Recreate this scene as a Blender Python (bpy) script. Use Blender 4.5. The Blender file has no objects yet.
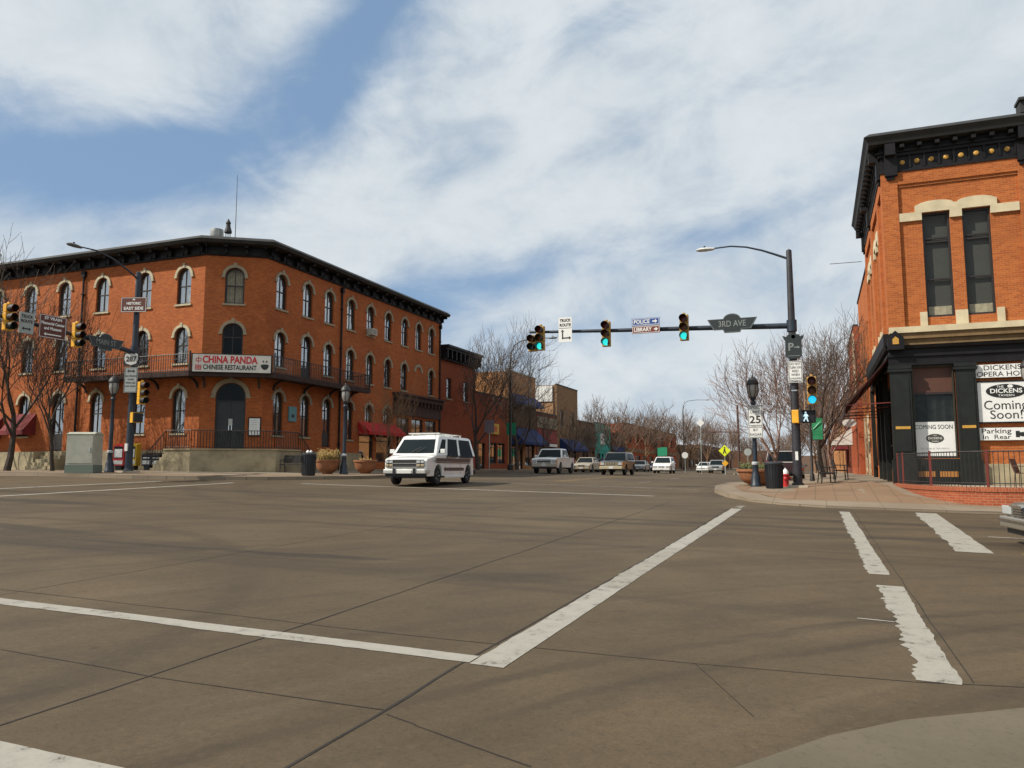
import bpy, bmesh, math, random
from math import sin, cos, pi, radians, atan2, hypot
from mathutils import Vector, Matrix, noise as mnoise
random.seed(7)
scene = bpy.context.scene
COL = scene.collection

# ------------------------------------------------------------------ camera
YAW, PITCH, FPX = radians(21.4), math.atan(84/775), 775.0
cd = bpy.data.cameras.new('camera'); cam = bpy.data.objects.new('camera', cd); COL.objects.link(cam)
cam.location = (0, 0, 1.6)
cam.rotation_euler = (pi/2 + PITCH, 0, YAW)
cd.sensor_width = 36; cd.lens = FPX/1024*36; cd.clip_start = .1; cd.clip_end = 6000
scene.camera = cam
scene.view_settings.view_transform = 'Standard'; scene.view_settings.look = 'None'
scene.view_settings.exposure = .12; scene.view_settings.gamma = 1
scene.render.resolution_x, scene.render.resolution_y = 1024, 768
scene.render.engine = 'CYCLES'
scene.cycles.max_bounces = 6; scene.cycles.transparent_max_bounces = 12
scene.cycles.use_denoising = True

# ------------------------------------------------------------------ sun
SUN_EL = radians(43); SUN_AZ = radians(180 + 54)      # clockwise from +Y: behind the camera, to its left
sd = Vector((sin(SUN_AZ)*cos(SUN_EL), cos(SUN_AZ)*cos(SUN_EL), sin(SUN_EL)))
sl = bpy.data.lights.new('sun', 'SUN'); sl.energy = 5.0; sl.angle = radians(.6); sl.color = (1, .93, .82)
so = bpy.data.objects.new('sun', sl); COL.objects.link(so); so.location = (0, 0, 40)
so.rotation_euler = sd.to_track_quat('Z', 'Y').to_euler()

# ------------------------------------------------------------------ node helper
class NT:
    def __init__(s, tree): s.t = tree; s.n = tree.nodes; s.l = tree.links
    def node(s, typ, **kw):
        n = s.n.new(typ)
        for k, v in kw.items(): setattr(n, k, v)
        return n
    def put(s, sock, v):
        if hasattr(v, 'is_output'): s.l.new(v, sock)
        else: sock.default_value = v
    def m(s, op, a, b=None, c=None, clamp=False):
        n = s.node('ShaderNodeMath', operation=op, use_clamp=clamp)
        s.put(n.inputs[0], a)
        if b is not None: s.put(n.inputs[1], b)
        if c is not None: s.put(n.inputs[2], c)
        return n.outputs[0]
    def mix(s, f, a, b, bt='MIX'):
        n = s.node('ShaderNodeMix', data_type='RGBA', blend_type=bt)
        s.put(n.inputs[0], f); s.put(n.inputs[6], a); s.put(n.inputs[7], b)
        return n.outputs[2]
    def noise(s, vec, scale, detail=3, rough=.5, dist=0):
        n = s.node('ShaderNodeTexNoise'); s.put(n.inputs['Vector'], vec)
        n.inputs['Scale'].default_value = scale; n.inputs['Detail'].default_value = detail
        n.inputs['Roughness'].default_value = rough; n.inputs['Distortion'].default_value = dist
        return n.outputs['Fac']
    def ramp(s, f, a, b, smooth=True):
        n = s.node('ShaderNodeMapRange', interpolation_type='SMOOTHSTEP' if smooth else 'LINEAR')
        s.put(n.inputs[0], f); n.inputs[1].default_value = a; n.inputs[2].default_value = b
        return n.outputs[0]
    def mapping(s, vec, sc=(1, 1, 1), rot=(0, 0, 0), loc=(0, 0, 0)):
        n = s.node('ShaderNodeMapping'); s.put(n.inputs[0], vec)
        n.inputs['Scale'].default_value = sc; n.inputs['Rotation'].default_value = rot; n.inputs['Location'].default_value = loc
        return n.outputs[0]

# ------------------------------------------------------------------ sky
world = bpy.data.worlds.new('World'); scene.world = world; world.use_nodes = True
w = NT(world.node_tree); w.n.clear()
out = w.node('ShaderNodeOutputWorld'); bg = w.node('ShaderNodeBackground')
sky = w.node('ShaderNodeTexSky', sky_type='NISHITA', sun_disc=False)
sky.sun_elevation = SUN_EL; sky.sun_rotation = SUN_AZ; sky.air_density = 1.0; sky.dust_density = .6; sky.ozone_density = 1.6; sky.altitude = 1500
tc = w.node('ShaderNodeTexCoord'); sp = w.node('ShaderNodeSeparateXYZ'); w.l.new(tc.outputs['Generated'], sp.inputs[0])
X, Y, Z = sp.outputs
az = w.m('MULTIPLY', w.m('ARCTAN2', X, Y), 180/pi)
el = w.m('MULTIPLY', w.m('ARCSINE', Z), 180/pi)
# cloud streaks live in a sheared (azimuth, elevation) frame
elr = w.m('SUBTRACT', el, w.m('MULTIPLY', az, .30))
cv = w.node('ShaderNodeCombineXYZ'); w.l.new(w.m('MULTIPLY', az, .05), cv.inputs[0]); w.l.new(w.m('MULTIPLY', elr, .13), cv.inputs[1])
n1 = w.noise(cv.outputs[0], 1.0, 7, .55, .6)
cv2 = w.node('ShaderNodeCombineXYZ'); w.l.new(w.m('MULTIPLY', az, .10), cv2.inputs[0]); w.l.new(w.m('MULTIPLY', el, .16), cv2.inputs[1]); cv2.inputs[2].default_value = 3.3
n2 = w.noise(cv2.outputs[0], 1.3, 9, .6, .35)
def blob(a0, e0, ra, re, shear=0.0, amp=1.0):
    da = w.m('SUBTRACT', az, a0)
    de = w.m('SUBTRACT', w.m('SUBTRACT', el, e0), w.m('MULTIPLY', da, shear))
    q = w.m('ADD', w.m('POWER', w.m('ABSOLUTE', w.m('DIVIDE', da, ra)), 2.0), w.m('POWER', w.m('ABSOLUTE', w.m('DIVIDE', de, re)), 2.0))
    return w.m('MULTIPLY', w.m('EXPONENT', w.m('MULTIPLY', q, -1.0)), amp)
holes = [blob(-50.5, 19.3, 9, 2.9, .10, .95), blob(-43.5, 22, 6, 2.8, .3, .6), blob(-35, 27.5, 5.0, 4.2, .55, .85), blob(-27, 12.6, 9, 2.1, .22, .85),
         blob(-19, 9.6, 9, 1.8, .1, .28), blob(-55, 23, 4, 2, .3, .3), blob(-30, 32.5, 4, 2.5, .4, .45), blob(2, 20, 7, 2.0, .1, .2), blob(-8, 16, 10, 1.6, .1, .22), blob(-14, 31, 9, 1.5, .1, .25)]
hs = holes[0]
for h in holes[1:]: hs = w.m('ADD', hs, h)
puff = w.m('ADD', blob(8.5, 24.5, 6, 4.5, .3, .45), blob(-54, 27.5, 10, 3.6, .1, .3))
dens = w.m('ADD', w.m('SUBTRACT', 1.0, hs), puff)
dens = w.m('ADD', dens, w.m('MULTIPLY', w.m('SUBTRACT', n1, .5), 1.15))
dens = w.m('ADD', dens, w.m('MULTIPLY', w.m('SUBTRACT', n2, .5), 1.25))
cover = w.ramp(dens, .12, 1.15)
hz = w.ramp(el, 9.0, -1.0)                              # pale band over the horizon
skyb = w.mix(.62, sky.outputs[0], (3.2, 5.0, 7.5, 1)); skyc = w.mix(w.m('MULTIPLY', hz, .6), skyb, (6.8, 7.1, 7.5, 1))
shade = w.ramp(w.m('ADD', w.m('MULTIPLY', n2, .7), w.m('MULTIPLY', n1, .5)), .35, .85)
cloudc = w.mix(shade, (6.5, 7.2, 7.7, 1), (8.7, 9.2, 9.4, 1))
col = w.mix(w.m('MULTIPLY', cover, .90), skyc, cloudc)
w.l.new(col, bg.inputs[0]); bg.inputs[1].default_value = .084
w.l.new(bg.outputs[0], out.inputs[0])

# ------------------------------------------------------------------ materials
MATS = {}
def P(name, col, rough=.7, metal=0.0, var=0.0, vscale=3.0, spec=.5, emit=None, bump=0.0, coat=0, dirt=0.0, alpha=None):
    if name in MATS: return MATS[name]
    m = bpy.data.materials.new(name); m.use_nodes = True; t = NT(m.node_tree)
    b = m.node_tree.nodes['Principled BSDF']
    b.inputs['Roughness'].default_value = rough; b.inputs['Metallic'].default_value = metal
    b.inputs['Specular IOR Level'].default_value = spec; b.inputs['Coat Weight'].default_value = coat
    c = (*col, 1)
    tcx = t.node('ShaderNodeTexCoord').outputs['Object']
    if var or bump:
        n = t.noise(tcx, vscale, 5, .6)
    if var:
        lo = tuple(x*(1-var) for x in col)+(1,); hi = tuple(min(1, x*(1+var)) for x in col)+(1,)
        c = t.mix(t.ramp(n, .3, .7), lo, hi)
    if dirt:
        n2_ = t.noise(tcx, vscale*.37, 6, .7)
        c = t.mix(t.m('MULTIPLY', t.ramp(n2_, .45, .75), dirt), c, (.08, .065, .05, 1))
    t.put(b.inputs['Base Color'], c)
    if bump:
        bp = t.node('ShaderNodeBump'); bp.inputs['Strength'].default_value = bump; bp.inputs['Distance'].default_value = .02
        t.l.new(n, bp.inputs['Height']); t.l.new(bp.outputs[0], b.inputs['Normal'])
    if emit:
        b.inputs['Emission Color'].default_value = (*emit[0], 1); b.inputs['Emission Strength'].default_value = emit[1]
    if alpha is not None: b.inputs['Alpha'].default_value = alpha
    MATS[name] = m
    return m

def brick_mat(name, c1, c2, mortar, weather=.25, scale=1.0, bw=.215, bh=.075):
    m = bpy.data.materials.new(name); m.use_nodes = True; t = NT(m.node_tree); b = m.node_tree.nodes['Principled BSDF']
    uv = t.node('ShaderNodeTexCoord').outputs['UV']
    br = t.node('ShaderNodeTexBrick'); t.l.new(uv, br.inputs['Vector'])
    br.inputs['Color1'].default_value = (*c1, 1); br.inputs['Color2'].default_value = (*c2, 1); br.inputs['Mortar'].default_value = (*mortar, 1)
    br.inputs['Scale'].default_value = scale; br.inputs['Brick Width'].default_value = bw; br.inputs['Row Height'].default_value = bh
    br.inputs['Mortar Size'].default_value = .006; br.inputs['Bias'].default_value = 0.1
    n = t.noise(uv, .45, 6, .65); n2_ = t.noise(t.mapping(uv, (1.6, .35, 1)), 1.1, 5, .7)
    n3 = t.noise(uv, 5.5, 4, .7)
    c = t.mix(t.m('MULTIPLY', t.ramp(n, .42, .72), weather), br.outputs[0], (c1[0]*.42, c1[1]*.45, c1[2]*.55, 1))
    c = t.mix(t.m('MULTIPLY', t.ramp(n2_, .5, .8), weather*.8), c, (min(1, c2[0]*1.35), c2[1]*1.7, c2[2]*2.1, 1))
    c = t.mix(t.m('MULTIPLY', t.ramp(n3, .5, .75), .32), c, (c1[0]*.5, c1[1]*.5, c1[2]*.5, 1))
    t.put(b.inputs['Base Color'], c); b.inputs['Roughness'].default_value = .9; b.inputs['Specular IOR Level'].default_value = .2
    bp = t.node('ShaderNodeBump'); bp.inputs['Strength'].default_value = .5; bp.inputs['Distance'].default_value = .01
    t.l.new(br.outputs['Fac'], bp.inputs['Height']); bp.invert = True; t.l.new(bp.outputs[0], b.inputs['Normal'])
    MATS[name] = m; return m

M_BRICK = brick_mat('orange_brick', (.45, .122, .033), (.32, .078, .022), (.34, .16, .075), .45)
M_BRICK2 = brick_mat('opera_brick', (.49, .140, .034), (.35, .088, .022), (.42, .21, .10), .30)
M_BRICKD = brick_mat('dull_red_brick', (.22, .05, .024), (.17, .038, .018), (.18, .09, .06), .3)
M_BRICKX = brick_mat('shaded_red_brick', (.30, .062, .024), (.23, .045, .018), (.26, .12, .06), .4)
M_BRICKO = brick_mat('pale_orange_brick', (.48, .22, .08), (.40, .17, .06), (.42, .24, .12), .3)
M_BRICKT = brick_mat('tan_brick', (.26, .15, .075), (.21, .115, .055), (.26, .17, .1), .3)
M_BRICKB = brick_mat('brown_brick', (.13, .06, .035), (.10, .045, .028), (.13, .08, .05), .3)
M_BRICKR = brick_mat('vermilion_brick', (.42, .10, .035), (.34, .075, .03), (.34, .12, .07), .2)
M_PATIO = brick_mat('patio_brick', (.33, .085, .035), (.25, .06, .028), (.36, .2, .12), .25)
M_STONE = P('sandstone', (.30, .25, .155), .9, var=.35, vscale=.9, bump=.4, dirt=.35)
M_TRIM = P('cream_stone', (.55, .47, .31), .85, var=.12, vscale=2)
M_TRIMG = P('grey_stone_trim', (.30, .25, .165), .85, var=.15, vscale=2)
M_TRIMO = P('old_cream_trim', (.42, .36, .235), .85, var=.2, vscale=3)
M_CORN = P('black_cornice_paint', (.009, .008, .009), .55, var=.4, vscale=2, spec=.25)
M_CORNTOP = P('weathered_cornice_metal', (.020, .020, .019), .7, var=.35, vscale=1.5)
M_SASH = P('dark_sash_paint', (.022, .017, .015), .5)
M_DARK = P('near_black', (.01, .01, .011), .6)
M_DOOR = P('dark_door_paint', (.02, .017, .017), .45, var=.3)
M_CURT = P('pale_curtain', (.52, .45, .32), .9, var=.2, vscale=6)
M_CURTD = P('grey_blind', (.20, .19, .17), .9, var=.3, vscale=6)
M_ROOF = P('tar_roof', (.06, .06, .06), .95, var=.2)
M_IRON = P('wrought_iron', (.02, .018, .017), .55)
M_REDIRON = P('rust_red_iron', (.16, .028, .02), .6)
M_POLE = P('dark_blue_grey_pole_paint', (.016, .026, .040), .45, var=.3, vscale=4)
M_POLEB = P('faded_pole_paint', (.026, .024, .030), .5, var=.4, vscale=3)
M_WHITE = P('white_sign_paint', (.74, .74, .71), .5, var=.04)
M_WHITEP = P('white_car_paint', (.72, .72, .69), .25, coat=.5, var=.05, vscale=2)
M_BLACK = P('black_paint', (.012, .012, .012), .5)
M_RED = P('red_lettering', (.50, .02, .025), .5)
M_YEL = P('signal_yellow', (.72, .36, .02), .45, var=.08)
M_YELD = P('dusty_signal_yellow', (.40, .24, .04), .6, var=.2)
M_BROWNS = P('brown_sign', (.10, .022, .012), .55)
M_BLUES = P('blue_sign', (.02, .07, .28), .45)
M_GREYS = P('grey_sign_back', (.33, .36, .34), .5, var=.08)
M_AWN = P('maroon_awning', (.16, .018, .018), .85, var=.25, vscale=1.5)
M_AWNR = P('red_awning', (.42, .012, .012), .85, var=.15, vscale=1.5)
M_AWND = P('dark_maroon_awning', (.028, .010, .009), .85, var=.25)
M_AWNB = P('navy_awning', (.012, .028, .11), .85, var=.2)
M_TERRA = P('terracotta', (.26, .105, .045), .8, var=.18, vscale=2, dirt=.2)
M_BLACKP = P('black_plastic', (.006, .007, .010), .5, var=.2)
M_WOODD = P('dark_wood', (.05, .025, .015), .7, var=.3)
M_TYRE = P('tyre_rubber', (.012, .012, .012), .85)
M_RIM = P('wheel_metal', (.42, .42, .42), .35, metal=.7)
M_CHROME = P('chrome', (.6, .6, .6), .18, metal=1)
M_LAMPG = P('lamp_glass', (.26, .25, .23), .15, var=.1)
M_HEAD = P('headlight_glass', (.40, .42, .42), .12)
M_TAIL = P('tail_light_red', (.30, .008, .008), .25)
M_AMBER = P('amber_lens', (.65, .22, .03), .25)
M_BARK = P('grey_brown_bark', (.085, .062, .046), .9, var=.3, vscale=6)
M_BARKR = P('red_brown_twigs', (.22, .135, .10), .9, var=.25, vscale=6)
M_BARKF = P('far_brown_twigs', (.15, .10, .07), .9, var=.25, vscale=3)
M_BARKG = P('golden_brown_twigs', (.20, .115, .06), .9, var=.25, vscale=6)
M_CONC = P('concrete', (.34, .29, .215), .9, var=.12, vscale=.8, bump=.15)

def glass_mat(name, tint=(.02, .025, .028), tr=.55, refl=.42):
    m = bpy.data.materials.new(name); m.use_nodes = True; t = NT(m.node_tree); t.n.clear()
    o = t.node('ShaderNodeOutputMaterial'); tr_ = t.node('ShaderNodeBsdfTransparent'); tr_.inputs[0].default_value = (.88, .9, .88, 1)
    g = t.node('ShaderNodeBsdfGlossy'); g.inputs['Roughness'].default_value = .04; g.inputs[0].default_value = (.9, .95, 1, 1)
    d = t.node('ShaderNodeBsdfDiffuse'); d.inputs[0].default_value = (*tint, 1)
    fr = t.node('ShaderNodeFresnel'); fr.inputs[0].default_value = 1.45
    m1 = t.node('ShaderNodeMixShader'); m1.inputs[0].default_value = tr; t.l.new(d.outputs[0], m1.inputs[1]); t.l.new(tr_.outputs[0], m1.inputs[2])
    f2 = t.m('ADD', t.m('MULTIPLY', fr.outputs[0], refl), .0, clamp=True)
    m2 = t.node('ShaderNodeMixShader'); t.put(m2.inputs[0], f2); t.l.new(m1.outputs[0], m2.inputs[1]); t.l.new(g.outputs[0], m2.inputs[2])
    t.l.new(m2.outputs[0], o.inputs[0]); MATS[name] = m; return m
M_GLASS = glass_mat('window_glass', tr=.88)
M_CARGL = glass_mat('car_glass', (.010, .015, .018), .10, .30)
M_VANGL = glass_mat('dark_van_glass', (.006, .007, .008), .05, .16)
M_SHOPGL = glass_mat('shop_glass', (.012, .014, .014), .3)

# ------------------------------------------------------------------ ground height
def base_h(y):
    pts = [(-60, -.6), (0, 0), (30, .6), (50, .78), (100, .65), (400, .6)]
    if y <= pts[0][0]: return pts[0][1]
    for (a, b), (c, d) in zip(pts, pts[1:]):
        if y <= c: return b+(d-b)*(y-a)/(c-a)
    return pts[-1][1]
def tz(x, y): return base_h(y) - .023*max(-32, min(4, x))
def sst(v): v = max(0, min(1, v)); return v*v*(3-2*v)
def walk_r(x, y): return tz(x, y)+.15-.10*sst((x+3.2)/1.5)*sst((27-y)/2)+.36*sst((x+2)/4.5)*sst((y-26)/7)
def walk(x, y): return tz(x, y)+.15

# ------------------------------------------------------------------ object helpers
def props(o, label=None, cat=None, group=None, kind=None):
    if label: o['label'] = label
    if cat: o['category'] = cat
    if group: o['group'] = group
    if kind: o['kind'] = kind
    return o
def wloc(o):
    v = Vector((0, 0, 0))
    while o is not None: v += o.location; o = o.parent
    return v
def empty(name, loc, rz=0, label=None, cat=None, group=None):
    o = bpy.data.objects.new(name, None); COL.objects.link(o); o.location = loc; o.rotation_euler = (0, 0, rz); o.empty_display_size = .3
    return props(o, label, cat, group)
def link(name, me, parent=None, loc=(0, 0, 0), rz=0):
    o = bpy.data.objects.new(name, me); COL.objects.link(o); o.parent = parent; o.location = loc; o.rotation_euler = (0, 0, rz); return o
def copy_tree(o, parent=None, loc=None, rz=None):
    c = o.copy(); COL.objects.link(c); c.parent = parent
    if loc is not None: c.location = loc
    if rz is not None: c.rotation_euler = (0, 0, rz)
    for ch in list(o.children): copy_tree(ch, c)
    return c

class MB:
    """collects faces of ONE mesh"""
    def __init__(s): s.v = []; s.f = []; s.uv = {}; s.mi = []; s.cur = 0
    def add(s, vs, fs, uvs=None):
        b = len(s.v); s.v += [tuple(v) for v in vs]
        for k, f in enumerate(fs):
            if uvs: s.uv[len(s.f)] = uvs[k]
            s.f.append(tuple(b+i for i in f)); s.mi.append(s.cur)
        return s
    def box(s, x0, x1, y0, y1, z0, z1):
        vs = [(x0, y0, z0), (x1, y0, z0), (x1, y1, z0), (x0, y1, z0), (x0, y0, z1), (x1, y0, z1), (x1, y1, z1), (x0, y1, z1)]
        return s.add(vs, [(0, 3, 2, 1), (4, 5, 6, 7), (0, 1, 5, 4), (1, 2, 6, 5), (2, 3, 7, 6), (3, 0, 4, 7)])
    def obox(s, o, t, u0, u1, d0, d1, z0, z1):
        """box along facade direction t from o; d outward distance"""
        n = (t[1], -t[0]); vs = []
        for z in (z0, z1):
            for (u, d) in ((u0, d0), (u0, d1), (u1, d1), (u1, d0)):
                vs.append((o[0]+t[0]*u+n[0]*d, o[1]+t[1]*u+n[1]*d, z))
        fs = [(0, 1, 2, 3)[::-1], (4, 5, 6, 7), (0, 1, 5, 4), (1, 2, 6, 5), (2, 3, 7, 6), (3, 0, 4, 7)]
        return s.add(vs, fs)
    def tube(s, pts, rad, n=6, cap=True):
        pts = [Vector(p) for p in pts]; rings = []
        if not hasattr(rad, '__len__'): rad = [rad]*len(pts)
        for i, p in enumerate(pts):
            d = (pts[min(i+1, len(pts)-1)]-pts[max(i-1, 0)]).normalized()
            a = Vector((0, 0, 1)) if abs(d.z) < .9 else Vector((1, 0, 0))
            x = d.cross(a).normalized(); y = d.cross(x)
            rings.append([p+(x*cos(2*pi*k/n)+y*sin(2*pi*k/n))*rad[i] for k in range(n)])
        vs = [v for r in rings for v in r]; fs = []
        for i in range(len(pts)-1):
            for k in range(n): fs.append((i*n+k, i*n+(k+1) % n, (i+1)*n+(k+1) % n, (i+1)*n+k))
        if cap and n > 3: fs += [tuple(range(n))[::-1], tuple((len(pts)-1)*n+k for k in range(n))]
        return s.add(vs, fs)
    def lathe(s, prof, n=16, c=(0, 0, 0), ax='z'):
        vs = []; fs = []
        for r, h in prof:
            for k in range(n):
                a = 2*pi*k/n; p = (r*cos(a), r*sin(a), h)
                if ax == 'y': p = (p[0], p[2], p[1])
                if ax == 'x': p = (p[2], p[0], p[1])
                vs.append((p[0]+c[0], p[1]+c[1], p[2]+c[2]))
        for i in range(len(prof)-1):
            for k in range(n): fs.append((i*n+k, i*n+(k+1) % n, (i+1)*n+(k+1) % n, (i+1)*n+k))
        if prof[0][0] > 1e-4: fs.append(tuple(range(n))[::-1])
        if prof[-1][0] > 1e-4: fs.append(tuple((len(prof)-1)*n+k for k in range(n)))
        return s.add(vs, fs)
    def prism(s, poly, z0, z1):
        n = len(poly); vs = [(x, y, z0) for x, y in poly]+[(x, y, z1) for x, y in poly]
        return s.add(vs, [tuple(range(n))[::-1], tuple(range(n, 2*n))]+[(i, (i+1) % n, n+(i+1) % n, n+i) for i in range(n)])
    def slab_xz(s, poly, y0, y1):
        """outline in local x,z; thickness along y"""
        n = len(poly); vs = [(x, y0, z) for x, z in poly]+[(x, y1, z) for x, z in poly]
        return s.add(vs, [tuple(range(n)), tuple(range(n, 2*n))[::-1]]+[(i, n+i, n+(i+1) % n, (i+1) % n) for i in range(n)])
    def mesh(s, name, mats, off=(0, 0, 0), smooth=False, fix=True):
        me = bpy.data.meshes.new(name)
        me.from_pydata([(v[0]-off[0], v[1]-off[1], v[2]-off[2]) for v in s.v], [], s.f)
        if not isinstance(mats, (list, tuple)): mats = [mats]
        for m in mats: me.materials.append(m)
        for i, p in enumerate(me.polygons): p.material_index = s.mi[i]
        if s.uv:
            ul = me.uv_layers.new(name='UVMap')
            for i, p in enumerate(me.polygons):
                q = s.uv.get(i)
                for k, li in enumerate(p.loop_indices):
                    ul.data[li].uv = q[k] if q else (me.vertices[me.loops[li].vertex_index].co.x, me.vertices[me.loops[li].vertex_index].co.z)
        if fix:
            bm = bmesh.new(); bm.from_mesh(me); bmesh.ops.recalc_face_normals(bm, faces=bm.faces); bm.to_mesh(me); bm.free()
        if smooth:
            for p in me.polygons: p.use_smooth = True
            me.set_sharp_from_angle(angle=radians(smooth if smooth is not True else 40))
        me.update(); return me
    def build(s, name, mats, parent=None, world=False, loc=(0, 0, 0), rz=0, smooth=False, bevel=0, label=None):
        off = tuple(wloc(parent)) if (world and parent is not None) else (0, 0, 0)
        o = link(name, s.mesh(name, mats, off, smooth), parent, loc, rz)
        if bevel:
            md = o.modifiers.new('Bevel', 'BEVEL'); md.width = bevel; md.segments = 2; md.limit_method = 'ANGLE'; md.angle_limit = radians(35)
        if label: o['label'] = label
        return o

TEXTS = []
def text(s, parent, x, z, size, mat, y=-.02, width=None, bold=0.0, name='lettering', rz=0, spacing=1.0):
    c = bpy.data.curves.new(name, 'FONT'); c.body = s; c.size = size; c.align_x = 'CENTER'; c.align_y = 'CENTER'
    c.offset = bold; c.extrude = .002; c.space_character = spacing; c.materials.append(mat); c.resolution_u = 3
    o = link(name, c, parent, (x, y, z)); o.rotation_euler = (pi/2, 0, rz)
    if width: TEXTS.append((o, width))
    return o

def sheet(name, poly, zf, mat, step=None, skirt=0.0, parent=None, kind='structure'):
    bm = bmesh.new(); vs = [bm.verts.new((x, y, 0)) for x, y in poly]; bm.faces.new(vs)
    xs = [p[0] for p in poly]; ys = [p[1] for p in poly]
    cx = [-32, 4]; cy = [-60, 0, 30, 50, 100, 400]
    if step:
        cx += [min(xs)+step*i for i in range(1, int((max(xs)-min(xs))/step)+1)]; cy += [min(ys)+step*i for i in range(1, int((max(ys)-min(ys))/step)+1)]
    for c, no, lim in [(c, (1, 0, 0), xs) for c in cx]+[(c, (0, 1, 0), ys) for c in cy]:
        if min(lim) < c < max(lim):
            bmesh.ops.bisect_plane(bm, geom=bm.verts[:]+bm.edges[:]+bm.faces[:], plane_co=(c, 0, 0) if no[0] else (0, c, 0), plane_no=no)
    bmesh.ops.remove_doubles(bm, verts=bm.verts, dist=1e-5)
    bmesh.ops.recalc_face_normals(bm, faces=bm.faces)
    if bm.faces and bm.faces[:][0].normal.z < 0: bmesh.ops.reverse_faces(bm, faces=bm.faces)
    for v in bm.verts: v.co.z = zf(v.co.x, v.co.y)
    if skirt:
        ed = [e for e in bm.edges if len(e.link_faces) == 1]
        r = bmesh.ops.extrude_edge_only(bm, edges=ed)
        for g in r['geom']:
            if isinstance(g, bmesh.types.BMVert): g.co.z -= skirt
    me = bpy.data.meshes.new(name); bm.to_mesh(me); bm.free(); me.materials.append(mat)
    o = link(name, me, parent)
    if kind: o['kind'] = kind
    return o

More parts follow.
